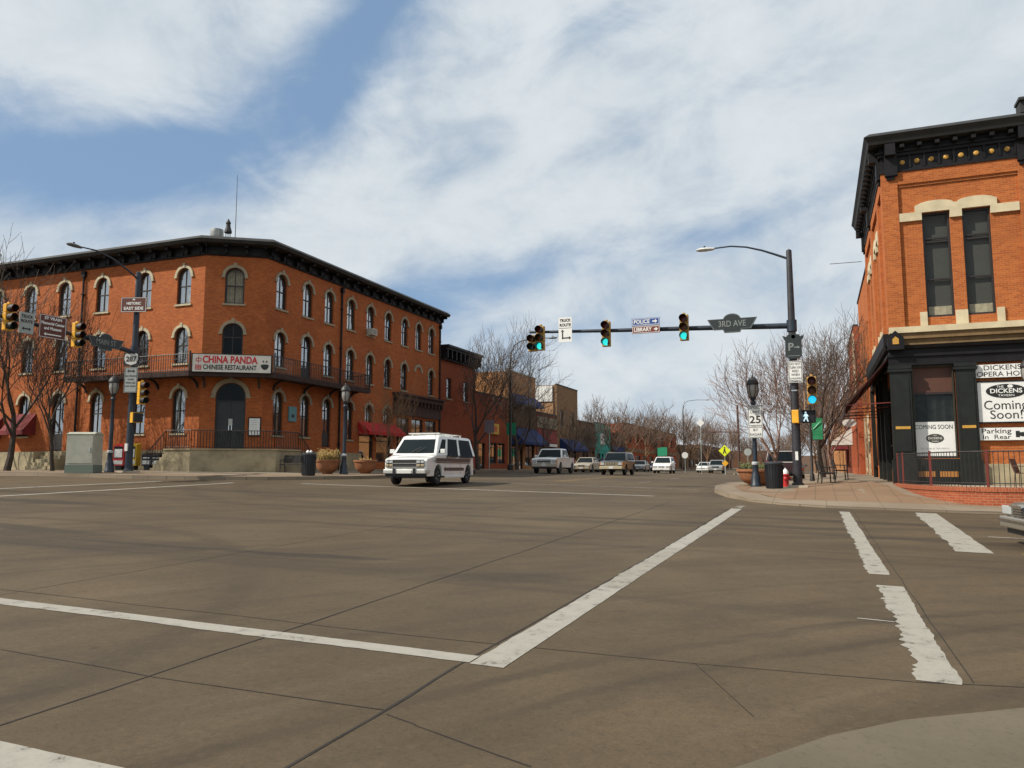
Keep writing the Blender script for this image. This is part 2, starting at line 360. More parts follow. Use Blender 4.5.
# ------------------------------------------------------------------ the ground, the road, the pavements
def road_mat():
    m = bpy.data.materials.new('worn_concrete_road'); m.use_nodes = True; t = NT(m.node_tree); b = m.node_tree.nodes['Principled BSDF']
    co = t.node('ShaderNodeTexCoord').outputs['Object']; s = t.node('ShaderNodeSeparateXYZ'); t.l.new(co, s.inputs[0]); x, y, z = s.outputs
    big = t.noise(co, .16, 5, .6, .5); mid = t.noise(co, .9, 6, .65); fine = t.noise(co, 38, 4, .8); grit = t.noise(co, 160, 2, .8)
    sx = t.noise(t.mapping(co, (.05, .75, 1), (0, 0, radians(2))), 1.0, 5, .55, .3)      # streaks along the cross street
    sy = t.noise(t.mapping(co, (.9, .045, 1), (0, 0, 0)), 1.0, 4, .55, .2)               # streaks along the main street
    c = t.mix(t.ramp(big, .3, .7), (.084, .060, .034, 1), (.126, .092, .053, 1))
    c = t.mix(t.m('MULTIPLY', t.ramp(mid, .35, .75), .45), c, (.062, .048, .034, 1))
    # each poured panel has its own tone
    pv = t.node('ShaderNodeTexVoronoi', feature='F1', distance='CHEBYCHEV'); t.l.new(t.mapping(co, (.22, .17, 1)), pv.inputs['Vector']); pv.inputs['Scale'].default_value = 1; pv.inputs['Randomness'].default_value = 0
    pn = t.node('ShaderNodeSeparateColor'); t.l.new(pv.outputs['Color'], pn.inputs[0])
    c = t.mix(t.m('MULTIPLY', pn.outputs[0], .25), c, (.066, .051, .036, 1))
    inx = t.m('MULTIPLY', t.ramp(y, 5.5, 9), t.ramp(y, 26, 22))
    c = t.mix(t.m('MULTIPLY', t.m('MULTIPLY', t.ramp(sx, .5, .78), inx), .85), c, (.036, .029, .022, 1))
    c = t.mix(t.m('MULTIPLY', t.m('MULTIPLY', t.ramp(sy, .52, .78), t.ramp(y, 18, 28)), .65), c, (.042, .034, .026, 1))
    # turning tyre tracks: rings about the near right corner
    def ring(cx, cy, r, wd, amt):
        d = t.m('SQRT', t.m('ADD', t.m('POWER', t.m('SUBTRACT', x, cx), 2.0), t.m('POWER', t.m('SUBTRACT', y, cy), 2.0)))
        dd = t.m('ABSOLUTE', t.m('SUBTRACT', t.m('ADD', d, t.m('MULTIPLY', t.m('SUBTRACT', mid, .5), .35)), r))
        return t.m('MULTIPLY', t.m('MULTIPLY', t.ramp(dd, wd, wd*.2), t.ramp(big, .3, .6)), amt)
    for a in ((11.7, -3.33, 16.15, .14, .55), (11.7, -3.33, 15.6, .10, .35), (11.9, -3.0, 17.9, .12, .2), (-14, 2, 9.5, .28, .35), (-6, 34, 17.5, .5, .35), (-6, 34, 19.2, .4, .3)):
        c = t.mix(ring(*a), c, (.030, .025, .019, 1))
    # polished arcs left by turning traffic, and long soft dark bands in the cross-street lanes
    dx_, dy_ = t.m('SUBTRACT', x, 11.7), t.m('SUBTRACT', y, -3.3)
    rad_ = t.m('SQRT', t.m('ADD', t.m('MULTIPLY', dx_, dx_), t.m('MULTIPLY', dy_, dy_))); ang_ = t.m('ARCTAN2', dy_, dx_)
    cvp = t.node('ShaderNodeCombineXYZ'); t.put(cvp.inputs[0], t.m('MULTIPLY', rad_, 1.25)); t.put(cvp.inputs[1], t.m('MULTIPLY', ang_, 3.2))
    pol = t.noise(cvp.outputs[0], 1.0, 6, .62, .25)
    c = t.mix(t.m('MULTIPLY', t.ramp(pol, .48, .72), .5), c, (.048, .037, .026, 1))
    c = t.mix(t.m('MULTIPLY', t.ramp(pol, .46, .28), .45), c, (.135, .102, .062, 1))
    def dark_band(x0, y0, lx, ly, sl, amt):
        q1 = t.m('SUBTRACT', x, x0); q2 = t.m('SUBTRACT', t.m('SUBTRACT', y, y0), t.m('MULTIPLY', q1, sl)); q2 = t.m('ADD', q2, t.m('MULTIPLY', t.m('SUBTRACT', mid, .5), .5))
        e_ = t.m('ADD', t.m('POWER', t.m('ABSOLUTE', t.m('DIVIDE', q1, lx)), 2.0), t.m('POWER', t.m('ABSOLUTE', t.m('DIVIDE', q2, ly)), 2.0))
        return t.m('MULTIPLY', t.ramp(e_, 1.1, .15), amt)
    for a in ((-6.9, 9.5, 1.6, .22, .12, .8), (-9.3, 9.4, 2.4, .16, .05, .65), (-14.5, 10.2, 4.0, .35, -.08, .65), (-19.0, 14.6, 3.2, .6, 0, .7), (-22, 12.5, 5, .3, .05, .4), (-3.6, 9.0, 1.1, .5, .3, .4), (-2.2, 17.5, 4.5, .35, 0, .5), (2.5, 19.5, 7, .45, 0, .6), (3.5, 16.2, 6, .3, 0, .5), (-8, 13.5, 5, .25, .03, .35), (-12, 20, 6, .5, .04, .35)):
        c = t.mix(dark_band(*a), c, (.038, .031, .024, 1))
    g2 = t.noise(co, 13, 5, .85)
    c = t.mix(t.m('MULTIPLY', t.ramp(g2, .48, .68), .34), c, (.040, .031, .022, 1)); c = t.mix(t.m('MULTIPLY', t.ramp(g2, .44, .30), .25), c, (.18, .14, .095, 1))
    c = t.mix(t.m('MULTIPLY', t.ramp(fine, .42, .75), .42), c, (.036, .028, .020, 1))
    c = t.mix(t.m('MULTIPLY', t.ramp(grit, .6, .8), .35), c, (.22, .18, .13, 1))
    oil = t.noise(co, 1.7, 3, .6)
    c = t.mix(t.m('MULTIPLY', t.ramp(oil, .69, .76), .4), c, (.032, .026, .02, 1))
    t.put(b.inputs['Base Color'], c); b.inputs['Specular IOR Level'].default_value = .18
    t.put(b.inputs['Roughness'], t.m('ADD', t.m('MULTIPLY', mid, .2), .68))
    bp = t.node('ShaderNodeBump'); bp.inputs['Strength'].default_value = .35; bp.inputs['Distance'].default_value = .006
    t.l.new(fine, bp.inputs['Height']); t.l.new(bp.outputs[0], b.inputs['Normal'])
    return m
def walk_mat(name, a, b_, joint=1.5, dark=.5):
    m = bpy.data.materials.new(name); m.use_nodes = True; t = NT(m.node_tree); b = m.node_tree.nodes['Principled BSDF']
    co = t.node('ShaderNodeTexCoord').outputs['Object']
    n = t.noise(co, .5, 5, .65); f = t.noise(co, 25, 4, .8)
    c = t.mix(t.ramp(n, .3, .7), (*a, 1), (*b_, 1))
    br = t.node('ShaderNodeTexBrick'); t.l.new(t.mapping(co, loc=(7.3, 11.7, 0)), br.inputs['Vector']); br.offset = 0
    br.inputs['Scale'].default_value = 1; br.inputs['Brick Width'].default_value = joint; br.inputs['Row Height'].default_value = joint
    br.inputs['Mortar Size'].default_value = .012; br.inputs['Color1'].default_value = (1, 1, 1, 1); br.inputs['Color2'].default_value = (.86, .86, .86, 1); br.inputs['Mortar'].default_value = (.45, .45, .45, 1)
    c = t.mix(.8, c, br.outputs[0], 'MULTIPLY')
    c = t.mix(t.m('MULTIPLY', t.ramp(f, .5, .8), dark), c, (a[0]*.5, a[1]*.5, a[2]*.5, 1))
    t.put(b.inputs['Base Color'], c); b.inputs['Roughness'].default_value = .92; return m
M_ROAD = road_mat()
M_WALK = walk_mat('pavement_concrete', (.20, .152, .102), (.26, .205, .145))
M_KERB = walk_mat('kerb_concrete', (.18, .142, .10), (.23, .185, .135), 2.4)
M_PAVER = walk_mat('tan_pavers', (.19, .112, .060), (.235, .15, .085), .6)
M_APRON = walk_mat('apron_concrete', (.092, .074, .047), (.135, .110, .072), 50.0, .8)
M_EARTH = P('dry_earth', (.12, .10, .07), .95, var=.3, vscale=.05)

sheet('ground', [(-2500, -800), (2500, -800), (2500, 4000), (-2500, 4000)], lambda x, y: tz(x, y)-.03, M_EARTH)
sheet('road', [(-140, -60), (140, -60), (140, 420), (-140, 420)], tz, M_ROAD)

def kerbed(name, poly, zf, mat=None, step=4.0, kw=.18):
    o = sheet(name, poly, zf, mat or M_WALK, step, skirt=.35)
    return o
def arc(cx, cy, r, a0, a1, n=10): return [(cx+r*cos(radians(a0+(a1-a0)*i/n)), cy+r*sin(radians(a0+(a1-a0)*i/n))) for i in range(n+1)]
# far right block with its bulb-out at the corner
R_EDGE = [(60, 24.0), (60, 420), (-.7, 420), (-.7, 100), (-.7, 98), (-5, 95.5), (-8.2, 94), (-8.6, 92), (-8.6, 88), (-8.2, 86), (-5, 84.5), (-.7, 82), (-.7, 46.5), (-1.1, 44.2), (-2.6, 41.6), (-3.6, 39.8), (-3.95, 38), (-3.95, 33), (-3.6, 29.8), (-2.9, 27.3), (-1.9, 25.3), (-1.0, 24.5), (0.2, 24.0), (12, 24.0)]
kerbed('sidewalk', R_EDGE, walk_r, step=2.0)
def inset(poly, d):
    # offset an open kerb line towards its left side
    o = []
    for i, p in enumerate(poly):
        a = poly[max(i-1, 0)]; b = poly[min(i+1, len(poly)-1)]; dx, dy = b[0]-a[0], b[1]-a[1]; l = hypot(dx, dy) or 1
        o.append((p[0]-dy/l*d, p[1]+dx/l*d))
    return o
def strip(name, line, d, zf, mat, off=.004):
    il = inset(line, d); bm = bmesh.new()
    pts = []; ip = []
    for (p, q), (pi_, qi) in zip(zip(line, line[1:]), zip(il, il[1:])):
        n = max(1, int(hypot(q[0]-p[0], q[1]-p[1])/1.5))
        for k in range(n):
            f = k/n; pts.append((p[0]+(q[0]-p[0])*f, p[1]+(q[1]-p[1])*f)); ip.append((pi_[0]+(qi[0]-pi_[0])*f, pi_[1]+(qi[1]-pi_[1])*f))
    pts.append(line[-1]); ip.append(il[-1])
    A = [bm.verts.new((x, y, zf(x, y)+off)) for x, y in pts]; B = [bm.verts.new((x, y, zf(x, y)+off)) for x, y in ip]
    for i in range(len(A)-1): bm.faces.new((A[i], A[i+1], B[i+1], B[i]))
    bmesh.ops.recalc_face_normals(bm, faces=bm.faces)
    if bm.faces[:][0].normal.z < 0: bmesh.ops.reverse_faces(bm, faces=bm.faces)
    me = bpy.data.meshes.new(name); bm.to_mesh(me); bm.free(); me.materials.append(mat)
    return props(link(name, me), kind='structure')
strip('kerb', R_EDGE[12:], .2, walk_r, M_KERB, .006)
sheet('sidewalk_pavers', [(9, 24.9), (9, 25.4), (5.4, 25.4), (3.6, 26.4), (2.6, 28.3), (2.3, 31), (1.0, 37), (-2.9, 37), (-3.2, 33), (-2.6, 29), (-1.5, 26.4), (-.4, 25.2), (.6, 24.9)], lambda x, y: walk_r(x, y)+.005, M_PAVER, 1.0)
# far left block
L_EDGE = [(-60, 420), (-140, 420), (-140, 25.0), (-31, 25.0), (-27.5, 25.3), (-24.6, 26.3), (-22.3, 27.8), (-20.8, 29.8), (-20.1, 32), (-19.9, 36), (-20.2, 39), (-21.5, 41.5), (-23.3, 44), (-23.6, 47), (-23.6, 420)]
kerbed('sidewalk', L_EDGE, walk)
strip('kerb', L_EDGE[2:], .2, walk, M_KERB, .006)
strip('sidewalk_pavers', [(-40, 25.9), (-31, 25.9), (-27.2, 26.3), (-24.2, 27.3), (-22.6, 28.8), (-21.6, 30.8), (-21.1, 34), (-21.3, 39)], 1.0, walk, M_PAVER, .007)
# near blocks
kerbed('sidewalk', [(-140, -60), (-23, -60), (-23, 3), (-24, 6), (-27, 8), (-140, 8)], walk)
N_EDGE = [(-1.9, -60), (-1.9, .5), (-1.55, 2.2), (-1.1, 3.3), (-.42, 4.25), (0.0, 4.88), (.42, 5.34), (1.15, 5.9), (2.2, 6.4), (4, 6.8), (7, 7.0), (60, 7.0)]
sheet('sidewalk_apron', N_EDGE+[(60, -60)], lambda x, y: tz(x, y)+.008+.14*sst((hypot(x-6, y+3)*-1+8.2)/1.5), M_APRON, 1.0)

# paint: worn strips with ragged edges, on the road surface
def paint_mat(name, col, wear=.5, lo=.52):
    m = bpy.data.materials.new(name); m.use_nodes = True; t = NT(m.node_tree); b = m.node_tree.nodes['Principled BSDF']
    co = t.node('ShaderNodeTexCoord').outputs['Object']
    n = t.noise(co, 5.0, 7, .75); n2_ = t.noise(co, 45, 3, .8)
    c = t.mix(t.ramp(n, .4, .7), (*col, 1), tuple(v*.78 for v in col)+(1,))
    c = t.mix(t.m('MULTIPLY', t.ramp(n2_, .5, .8), .3), c, (.10, .08, .06, 1))
    hole = t.m('MULTIPLY', t.ramp(t.m('ADD', t.m('MULTIPLY', n, .75), t.m('MULTIPLY', n2_, .25)), lo, lo+.05), wear)
    c = t.mix(hole, c, (.085, .067, .048, 1))
    t.put(b.inputs['Base Color'], c); b.inputs['Roughness'].default_value = .7; return m
M_PAINT = paint_mat('worn_white_paint', (.31, .29, .245), .85, .56)
M_PAINT2 = paint_mat('very_worn_white_paint', (.25, .225, .18), 1.0, .49)
M_PAINTY = paint_mat('worn_yellow_paint', (.30, .17, .03), 1.0, .50)
def stroke(name, a, b, wd, mat=None, rag=.03, seed=0, joints=True, seg=.12):
    ax, ay = a; bx, by = b; L = hypot(bx-ax, by-ay); tx, ty = (bx-ax)/L, (by-ay)/L; nx, ny = ty, -tx
    n = max(2, int(L/seg)); mb = MB(); vs = []
    for i in range(n+1):
        s_ = L*i/n
        e1 = wd/2+rag*(mnoise.noise(Vector((s_*1.5, seed*7.1, 0)))+.9*mnoise.noise(Vector((s_*9, seed*3.3, 5)))+.5*mnoise.noise(Vector((s_*23, seed*3.3, 5)))); e2 = wd/2+rag*(mnoise.noise(Vector((s_*1.7, seed*5.7+9, 0)))+.6*mnoise.noise(Vector((s_*8, seed*2.9, 8))))
        e2 = wd/2+(e2-wd/2)*.4
        for e in (-e1, e2):
            x, y = ax+tx*s_+nx*e, ay+ty*s_+ny*e; vs.append((x, y, tz(x, y)+.004))
    mb.add(vs, [(2*i, 2*i+1, 2*i+3, 2*i+2) for i in range(n)])
    o = mb.build(name, mat or M_PAINT); o['kind'] = 'structure'
    if o.data.polygons[0].normal.z < 0: o.data.flip_normals()
    return o
M_PAINTM = paint_mat('half_worn_white_paint', (.27, .25, .205), .9, .545)
stroke('crosswalk_line', (-2.31, 5.38), (-2.27, 8.9), .27, seed=1, rag=.014)
stroke('crosswalk_line', (-2.27, 8.904), (-2.21, 12.8), .27, M_PAINTM, seed=61, rag=.02)
stroke('crosswalk_line', (-2.21, 12.804), (-2.10, 22.2), .27, seed=62, rag=.02)
stroke('crosswalk_line', (-2.12, 22.6), (-2.06, 23.5), .22, M_PAINT2, seed=2)
stroke('crosswalk_line', (.74, 6.3), (.76, 10.5), .27, rag=.075, seed=3, seg=.06)
stroke('crosswalk_line', (.70, 11.4), (.62, 22.7), .25, rag=.05, seed=4, seg=.06)
stroke('crosswalk_line', (-2.46, 5.50), (-24, 5.45), .20, rag=.016, seed=5)
stroke('crosswalk_line', (-2.9, 2.88), (-24, 2.9), .26, rag=.02, seed=6)
stroke('stop_line', (2.32, 14.6), (2.62, 23.4), .52, rag=.06, seed=7, seg=.07)
stroke('crosswalk_line', (-24.9, 8.5), (-24.9, 24.4), .25, seed=8)
stroke('crosswalk_line', (-21.4, 8.5), (-21.9, 25.2), .25, seed=9)
stroke('crosswalk_line', (-19.4, 26.25), (-5.2, 26.5), .24, seed=10)
stroke('crosswalk_line', (-19.0, 32.6), (-4.6, 32.4), .24, M_PAINT2, seed=11)
stroke('lane_line', (3.0, 17.45), (30, 17.45), .10, seed=12, rag=.01)
stroke('lane_line', (3.0, 14.72), (40, 14.72), .12, M_PAINTY, seed=13, rag=.02)
stroke('lane_line', (-27, 15.0), (-90, 15.0), .12, M_PAINTY, seed=14, rag=.02)
stroke('lane_line', (-11.9, 37), (-11.9, 160), .12, M_PAINTY, seed=15, rag=.02, seg=1)
stroke('lane_line', (-12.2, 37), (-12.2, 160), .12, M_PAINTY, seed=16, rag=.02, seg=1)
for k in range(14):
    stroke('lane_line', (-15.6, 38+k*9), (-15.6, 41+k*9), .1, M_PAINT2, seed=20+k, rag=.01, seg=.5)
    stroke('lane_line', (-8.2, 38+k*9), (-8.2, 41+k*9), .1, M_PAINT2, seed=40+k, rag=.01, seg=.5)
stroke('paint_mark', (.30, 8.35), (.62, 8.32), .035, rag=.01, seed=60)

# tarred joints between the poured panels
M_JOINT = P('tar_joint', (.018, .014, .011), .95, var=.4, vscale=2)
jm = MB()
def joint(pts, wd=.022):
    for a, b in zip(pts, pts[1:]):
        L = hypot(b[0]-a[0], b[1]-a[1]); n = max(1, int(L/.35)); tx, ty = (b[0]-a[0])/L, (b[1]-a[1])/L; vs = []
        for i in range(n+1):
            s_ = L*i/n; j = .022*mnoise.noise(Vector((a[0]*3+s_*.9, a[1], 1))); w_ = wd*(.7+.6*abs(mnoise.noise(Vector((s_*2.3, a[0], 3)))))
            for e in (-w_/2, w_/2):
                x = a[0]+tx*s_+ty*(e+j); y = a[1]+ty*s_-tx*(e+j); vs.append((x, y, tz(x, y)+.003 if wd < .05 else tz(x, y)+.003))
        jm.add(vs, [(2*i, 2*i+1, 2*i+3, 2*i+2) for i in range(n)])
joint([(-2.50, 2.2), (-2.50, 5.3)], .026); joint([(-2.50, 5.3), (-2.36, 12), (-2.30, 22)], .020)
joint([(-4.35, 1), (-4.28, 7.6), (-4.2, 24)], .02); joint([(-.92, 6.1), (-.42, 5.05)], .009); joint([(-2.45, 4.2), (-2.21, 4.12), (-1.4, 3.82)], .012)
joint([(-9, 4.3), (-5.87, 4.26), (-4.31, 4.2), (-2.5, 4.26)], .012); joint([(-20, 4.4), (-9, 4.3)], .012)
joint([(-9, 5.9), (-3.34, 5.95), (-.9, 6.08), (.6, 6.25), (3, 6.9)], .012)
joint([(.95, 6.4), (.93, 11), (.85, 23)], .012)
for xx in (-7.9, -15.1): joint([(xx, 2), (xx, 60)], .012)
for yy in (13.5, 22.4): joint([(-40, yy+.1), (-2, yy), (30, yy-.05)], .010)
jo = jm.build('road_joints', M_JOINT); jo['kind'] = 'structure'

# ------------------------------------------------------------------ facades and windows
def arch_pts(u0, u1, zs, rise, n=10):
    c = (u0+u1)/2; r = (u1-u0)/2
    return [(c-r*cos(pi*i/n), zs+rise*sin(pi*i/n)) for i in range(n+1)]
def facade(mb, o, t, L, z0, z1, ops, depth=.24):
    """wall face from o along t; ops: (u0,u1,z0,z1,rise). Real openings with reveals."""
    n = (t[1], -t[0])
    def pt(u, z, d=0): return (o[0]+t[0]*u-n[0]*d, o[1]+t[1]*u-n[1]*d, z)
    u0o = o[0]*abs(t[0])+o[1]*abs(t[1])
    def quad(a, b, c, d): mb.add([pt(*p) for p in (a, b, c, d)], [(0, 1, 2, 3)], [[(p[0]+u0o, p[1]) for p in (a, b, c, d)]])
    us = sorted({0, L}|{p for q in ops for p in q[:2]}); zs = sorted({z0, z1}|{p for q in ops for p in q[2:4]})
    us = [u for u in us if 0 <= u <= L]; zs = [z for z in zs if z0 <= z <= z1]
    for a, b in zip(us, us[1:]):
        run = None
        for c, d in zip(zs, zs[1:]):
            um, zm = (a+b)/2, (c+d)/2
            if any(q[0] < um < q[1] and q[2] < zm < q[3] for q in ops):
                if run: quad((a, run[0]), (b, run[0]), (b, run[1]), (a, run[1])); run = None
            else: run = (run[0], d) if run else (c, d)
        if run: quad((a, run[0]), (b, run[0]), (b, run[1]), (a, run[1]))
    for q in ops:
        a, b, c, d, rise = q; zs_ = d-rise; ring = [(b, c), (a, c)]
        if rise:
            ap = arch_pts(a, b, zs_, rise); h = len(ap)//2
            for i in range(h): quad(ap[i], ap[i+1], (ap[i+1][0], d), (ap[i][0], d)) if ap[i+1][0] > ap[i][0] else None
            for i in range(h, len(ap)-1): quad(ap[i], ap[i+1], (ap[i+1][0], d), (ap[i][0], d))
            ring = [(b, c), (a, c)]+ap
        else: ring = [(b, c), (a, c), (a, d), (b, d)]
        for i in range(len(ring)):
            p, r = ring[i], ring[(i+1) % len(ring)]
            if hypot(p[0]-r[0], p[1]-r[1]) < 1e-6: continue
            mb.add([pt(*p), pt(*r), pt(*r, depth), pt(*p, depth)], [(0, 1, 2, 3)], [[(p[0]+u0o, p[1]), (r[0]+u0o, r[1]), (r[0]+u0o+depth, r[1]), (p[0]+u0o+depth, p[1])]])
WC = {}
def outline(w_, h, rise, ins=0.0, n=10):
    """closed opening outline centred on x, from z=0"""
    r = w_/2-ins
    if rise: return [(r, ins), (-r, ins)]+[(-r*cos(pi*i/n), (h-rise)+(rise-ins)*sin(pi*i/n)) for i in range(n+1)]
    return [(r, ins), (-r, ins), (-r, h-ins), (r, h-ins)]
def ringmesh(mb, out_, inn, y0, y1):
    n = len(out_); vs = [(x, y0, z) for x, z in out_]+[(x, y0, z) for x, z in inn]+[(x, y1, z) for x, z in out_]+[(x, y1, z) for x, z in inn]
    fs = []
    for i in range(n):
        j = (i+1) % n
        fs += [(i, j, n+j, n+i), (2*n+i, 3*n+i, 3*n+j, 2*n+j), (n+i, n+j, 3*n+j, 3*n+i), (i, 2*n+i, 2*n+j, j)]
    return mb.add(vs, fs)
def hood_poly(w_, h, rise, th, n=12):
    r = w_/2
    o = [(-(r+th)*cos(pi*i/n), (h-rise)+(rise+th)*sin(pi*i/n)) for i in range(n+1)]
    i_ = [(-r*cos(pi*i/n), (h-rise)+rise*sin(pi*i/n)) for i in range(n+1)]
    return o, i_
def make_window(parent, o, t, u0, u1, z0, z1, rise=.45, hood=True, curtain=1, sill=True, mull=True, trim=None, base=None, name='window', bars=(.5,), door=False, label=None, glassm=None, sash=None):
    """a window as a part: frame mesh > glass, sill, hood, curtain. local x along the wall, y into it."""
    w_, h = u1-u0, z1-z0; key = (round(w_, 2), round(h, 2), rise, hood, sill, mull, trim, bars, door, name == 'shop_window')
    w_, h = key[0], key[1]
    trim_m = MATS[trim or 'grey_stone_trim']
    if key not in WC:
        f = MB(); ringmesh(f, outline(w_, h, rise), outline(w_, h, rise, .075), .10, .20)
        top = h-.02
        for b in bars: f.box(-w_/2+.06, w_/2-.06, .11, .19, h*b-.03, h*b+.03)
        if mull: f.box(-.02, .02, .12, .18, .06, top-(.06 if not rise else .07))
        if door: f.box(-w_/2+.06, w_/2-.06, .10, .19, .05, h*.3)
        g = MB(); ol = outline(w_, h, rise, .04); g.add([(x, .155, z) for x, z in ol], [tuple(range(len(ol)))])
        r = {'window': f.mesh('window', M_SASH), 'glass': g.mesh('glass', M_SHOPGL if name == 'shop_window' else M_GLASS, fix=False)}
        if sill: s_ = MB(); s_.box(-w_/2-.10, w_/2+.10, -.07, .10, -.10, -.003); r['sill'] = s_.mesh('sill', trim_m)
        if hood:
            hd = MB(); th = .155 if w_ < 1.3 else .22; oo, ii = hood_poly(w_, h, rise, th)
            ii = [(x*1.002, z+.002) for x, z in ii]
            ringm = oo+ii[::-1]; n = len(oo)
            vs = [(x, -.07, z) for x, z in oo]+[(x, -.07, z) for x, z in ii]+[(x, .02, z) for x, z in oo]+[(x, .02, z) for x, z in ii]; fs = []
            for i in range(n-1): fs += [(i, i+1, n+i+1, n+i), (2*n+i, 3*n+i, 3*n+i+1, 2*n+i+1), (n+i, n+i+1, 3*n+i+1, 3*n+i), (i, 2*n+i, 2*n+i+1, i+1)]
            fs += [(0, n, 3*n, 2*n), (n-1, 2*n-1+2*n, 4*n-1, 2*n-1)] if False else [(0, n, 3*n, 2*n), (n-1, 3*n-1, 4*n-1, 2*n-1)]
            hd.add(vs, fs); hd.slab_xz([(-.06, h-.01), (.06, h-.01), (.09, h+th+.09), (-.09, h+th+.09)], -.10, -.072)
            for sx in (-1, 1):
                x0, x1 = sorted((sx*(w_/2+.003), sx*(w_/2+th+.03))); hd.box(x0, x1, -.08, .02, h-rise-.09, h-rise-.003)
            r['hood'] = hd.mesh('hood', trim_m)
        WC[key] = r
        WC[key]['curt'] = {}
    r = WC[key]
    rz = atan2(t[1], t[0]); uc = (u0+u1)/2; wp = Vector((o[0]+t[0]*uc, o[1]+t[1]*uc, z0))-wloc(parent)
    wn = link(name, r['window'], parent, wp, rz)
    if sash: wn.data = wn.data.copy(); wn.data.materials[0] = sash
    gl = link('glass', r['glass'], wn)
    if sill: link('sill', r['sill'], wn)
    if hood: link('hood', r['hood'], wn)
    if curtain:
        k = curtain
        if k not in r['curt']:
            c = MB(); rr = random.Random(k*7+3)
            def pleat(x0, x1, za, zb):
                n = max(2, int((x1-x0)/.07)); vs = []
                for i in range(n+1):
                    x = x0+(x1-x0)*i/n; y = .34+(.02 if i % 2 else -.02)
                    vs += [(x, y, za), (x, y, zb)]
                c.add(vs, [(2*i, 2*i+2, 2*i+3, 2*i+1) for i in range(n)])
            W2 = w_/2+.05
            if k == 1: pleat(-W2, W2, .1, h)
            elif k == 2: pleat(-W2, -.07, .1, h); pleat(.05, W2, .1, h)
            elif k == 3: pleat(-W2, W2, h*.45, h)
            elif k == 4: pleat(-W2, -.1, 0, h); pleat(.22, W2, 0, h)
            elif k == 5: pleat(-W2, W2, h*.3, h*.98)
            r['curt'][k] = c.mesh('curtain', M_CURT if k != 5 else M_CURTD, fix=False)
        link('curtain', r['curt'][k], wn)
    if label: wn['label'] = label
    return wn

def cornice(mb, o, t, L, zb, zt, proj=.75, top=None, br=.62, pre=0, post=0):
    """bracketed cornice along a facade, outward distances; pre/post extend the ends (mitres)"""
    h = zt-zb
    mb.obox(o, t, -pre*.06, L+post*.06, .0, .10, zb, zb+h*.55)
    mb.obox(o, t, -pre*.45, L+post*.45, .0, proj*.62, zb+h*.58, zb+h*.74)
    mb.obox(o, t, -pre*.09, L+post*.09, .0, .16, zb, zb+h*.10)
    n = max(2, int(L/br))
    for i in range(n+1):
        u = L*i/n; a, b = max(0, u-.07), min(L, u+.07)
        if b-a < .1: a, b = (0, .14) if u < 1 else (L-.14, L)
        mb.obox(o, t, a, b, .10, proj*.55, zb+h*.34, zb+h*.58)
        mb.obox(o, t, a+.01, b-.01, .10, proj*.28, zb+h*.12, zb+h*.34)
    return mb
def hip(mb, path, proj, z0, z1, close=False, zc=None):
    """moulded band that follows the facade path with mitred corners (path = facade corners, outward to the right of travel)"""
    ns = []
    for i in range(len(path)):
        def nn(a, b): l = hypot(b[0]-a[0], b[1]-a[1]); return ((b[1]-a[1])/l, -(b[0]-a[0])/l)
        if i == 0: n = nn(path[0], path[1]); k = 1
        elif i == len(path)-1: n = nn(path[-2], path[-1]); k = 1
        else:
            p, q = nn(path[i-1], path[i]), nn(path[i], path[i+1]); n = (p[0]+q[0], p[1]+q[1]); l = hypot(*n); n = (n[0]/l, n[1]/l); k = 1/(n[0]*p[0]+n[1]*p[1])
        ns.append((n[0]*k, n[1]*k))
    p0, p1 = proj if hasattr(proj, '__len__') else (proj, proj); vs = []
    for (x, y), (nx, ny) in zip(path, ns):
        vs += [(x-nx*.05, y-ny*.05, z0), (x+nx*p0, y+ny*p0, z0), (x+nx*p1, y+ny*p1, z1), (x-nx*.05, y-ny*.05, z1)]
    fs = []
    for i in range(len(path)-1):
        b = i*4
        for k in range(4): fs.append((b+k, b+(k+1) % 4, b+4+(k+1) % 4, b+4+k))
    fs += [(0, 3, 2, 1), tuple((len(path)-1)*4+k for k in range(4))]
    return mb.add(vs, fs)

# ------------------------------------------------------------------ the three-storey corner building
HB = empty('corner_building', (-29.6, 31.84, 1.4), 0, 'three-storey orange brick corner building with arched windows, black cornice and a wrap-around balcony', 'building')
CX0, CY0, CX1, CY1, YE, XW = -30.12, 31.84, -27.5, 33.6, 54.7, -62.0
GZ = 1.2; TOPZ = 13.02
TL = (1, 0); OL = (XW, CY0)
cl = hypot(CX1-CX0, CY1-CY0); TCH = ((CX1-CX0)/cl, (CY1-CY0)/cl); TR = (0, 1)
left_x = [-31.55, -34.35, -37.52, -40.5, -43.3, -46.2, -49.1, -52, -55, -58]
LW = []; 
for i, x in enumerate(left_x):
    LW.append((x-.48-XW, x+.48-XW, 10.40, 12.40, .45, '3', i)); LW.append((x-.48-XW, x+.48-XW, 7.17, 9.13, .45, '2', i))
    if i != 3: LW.append((x-.45-XW, x+.45-XW, 3.43, 5.83, .45, '1', i))
    else: LW.append((x-.5-XW, x+.5-XW, 2.55, 5.88, .5, 'door', i))
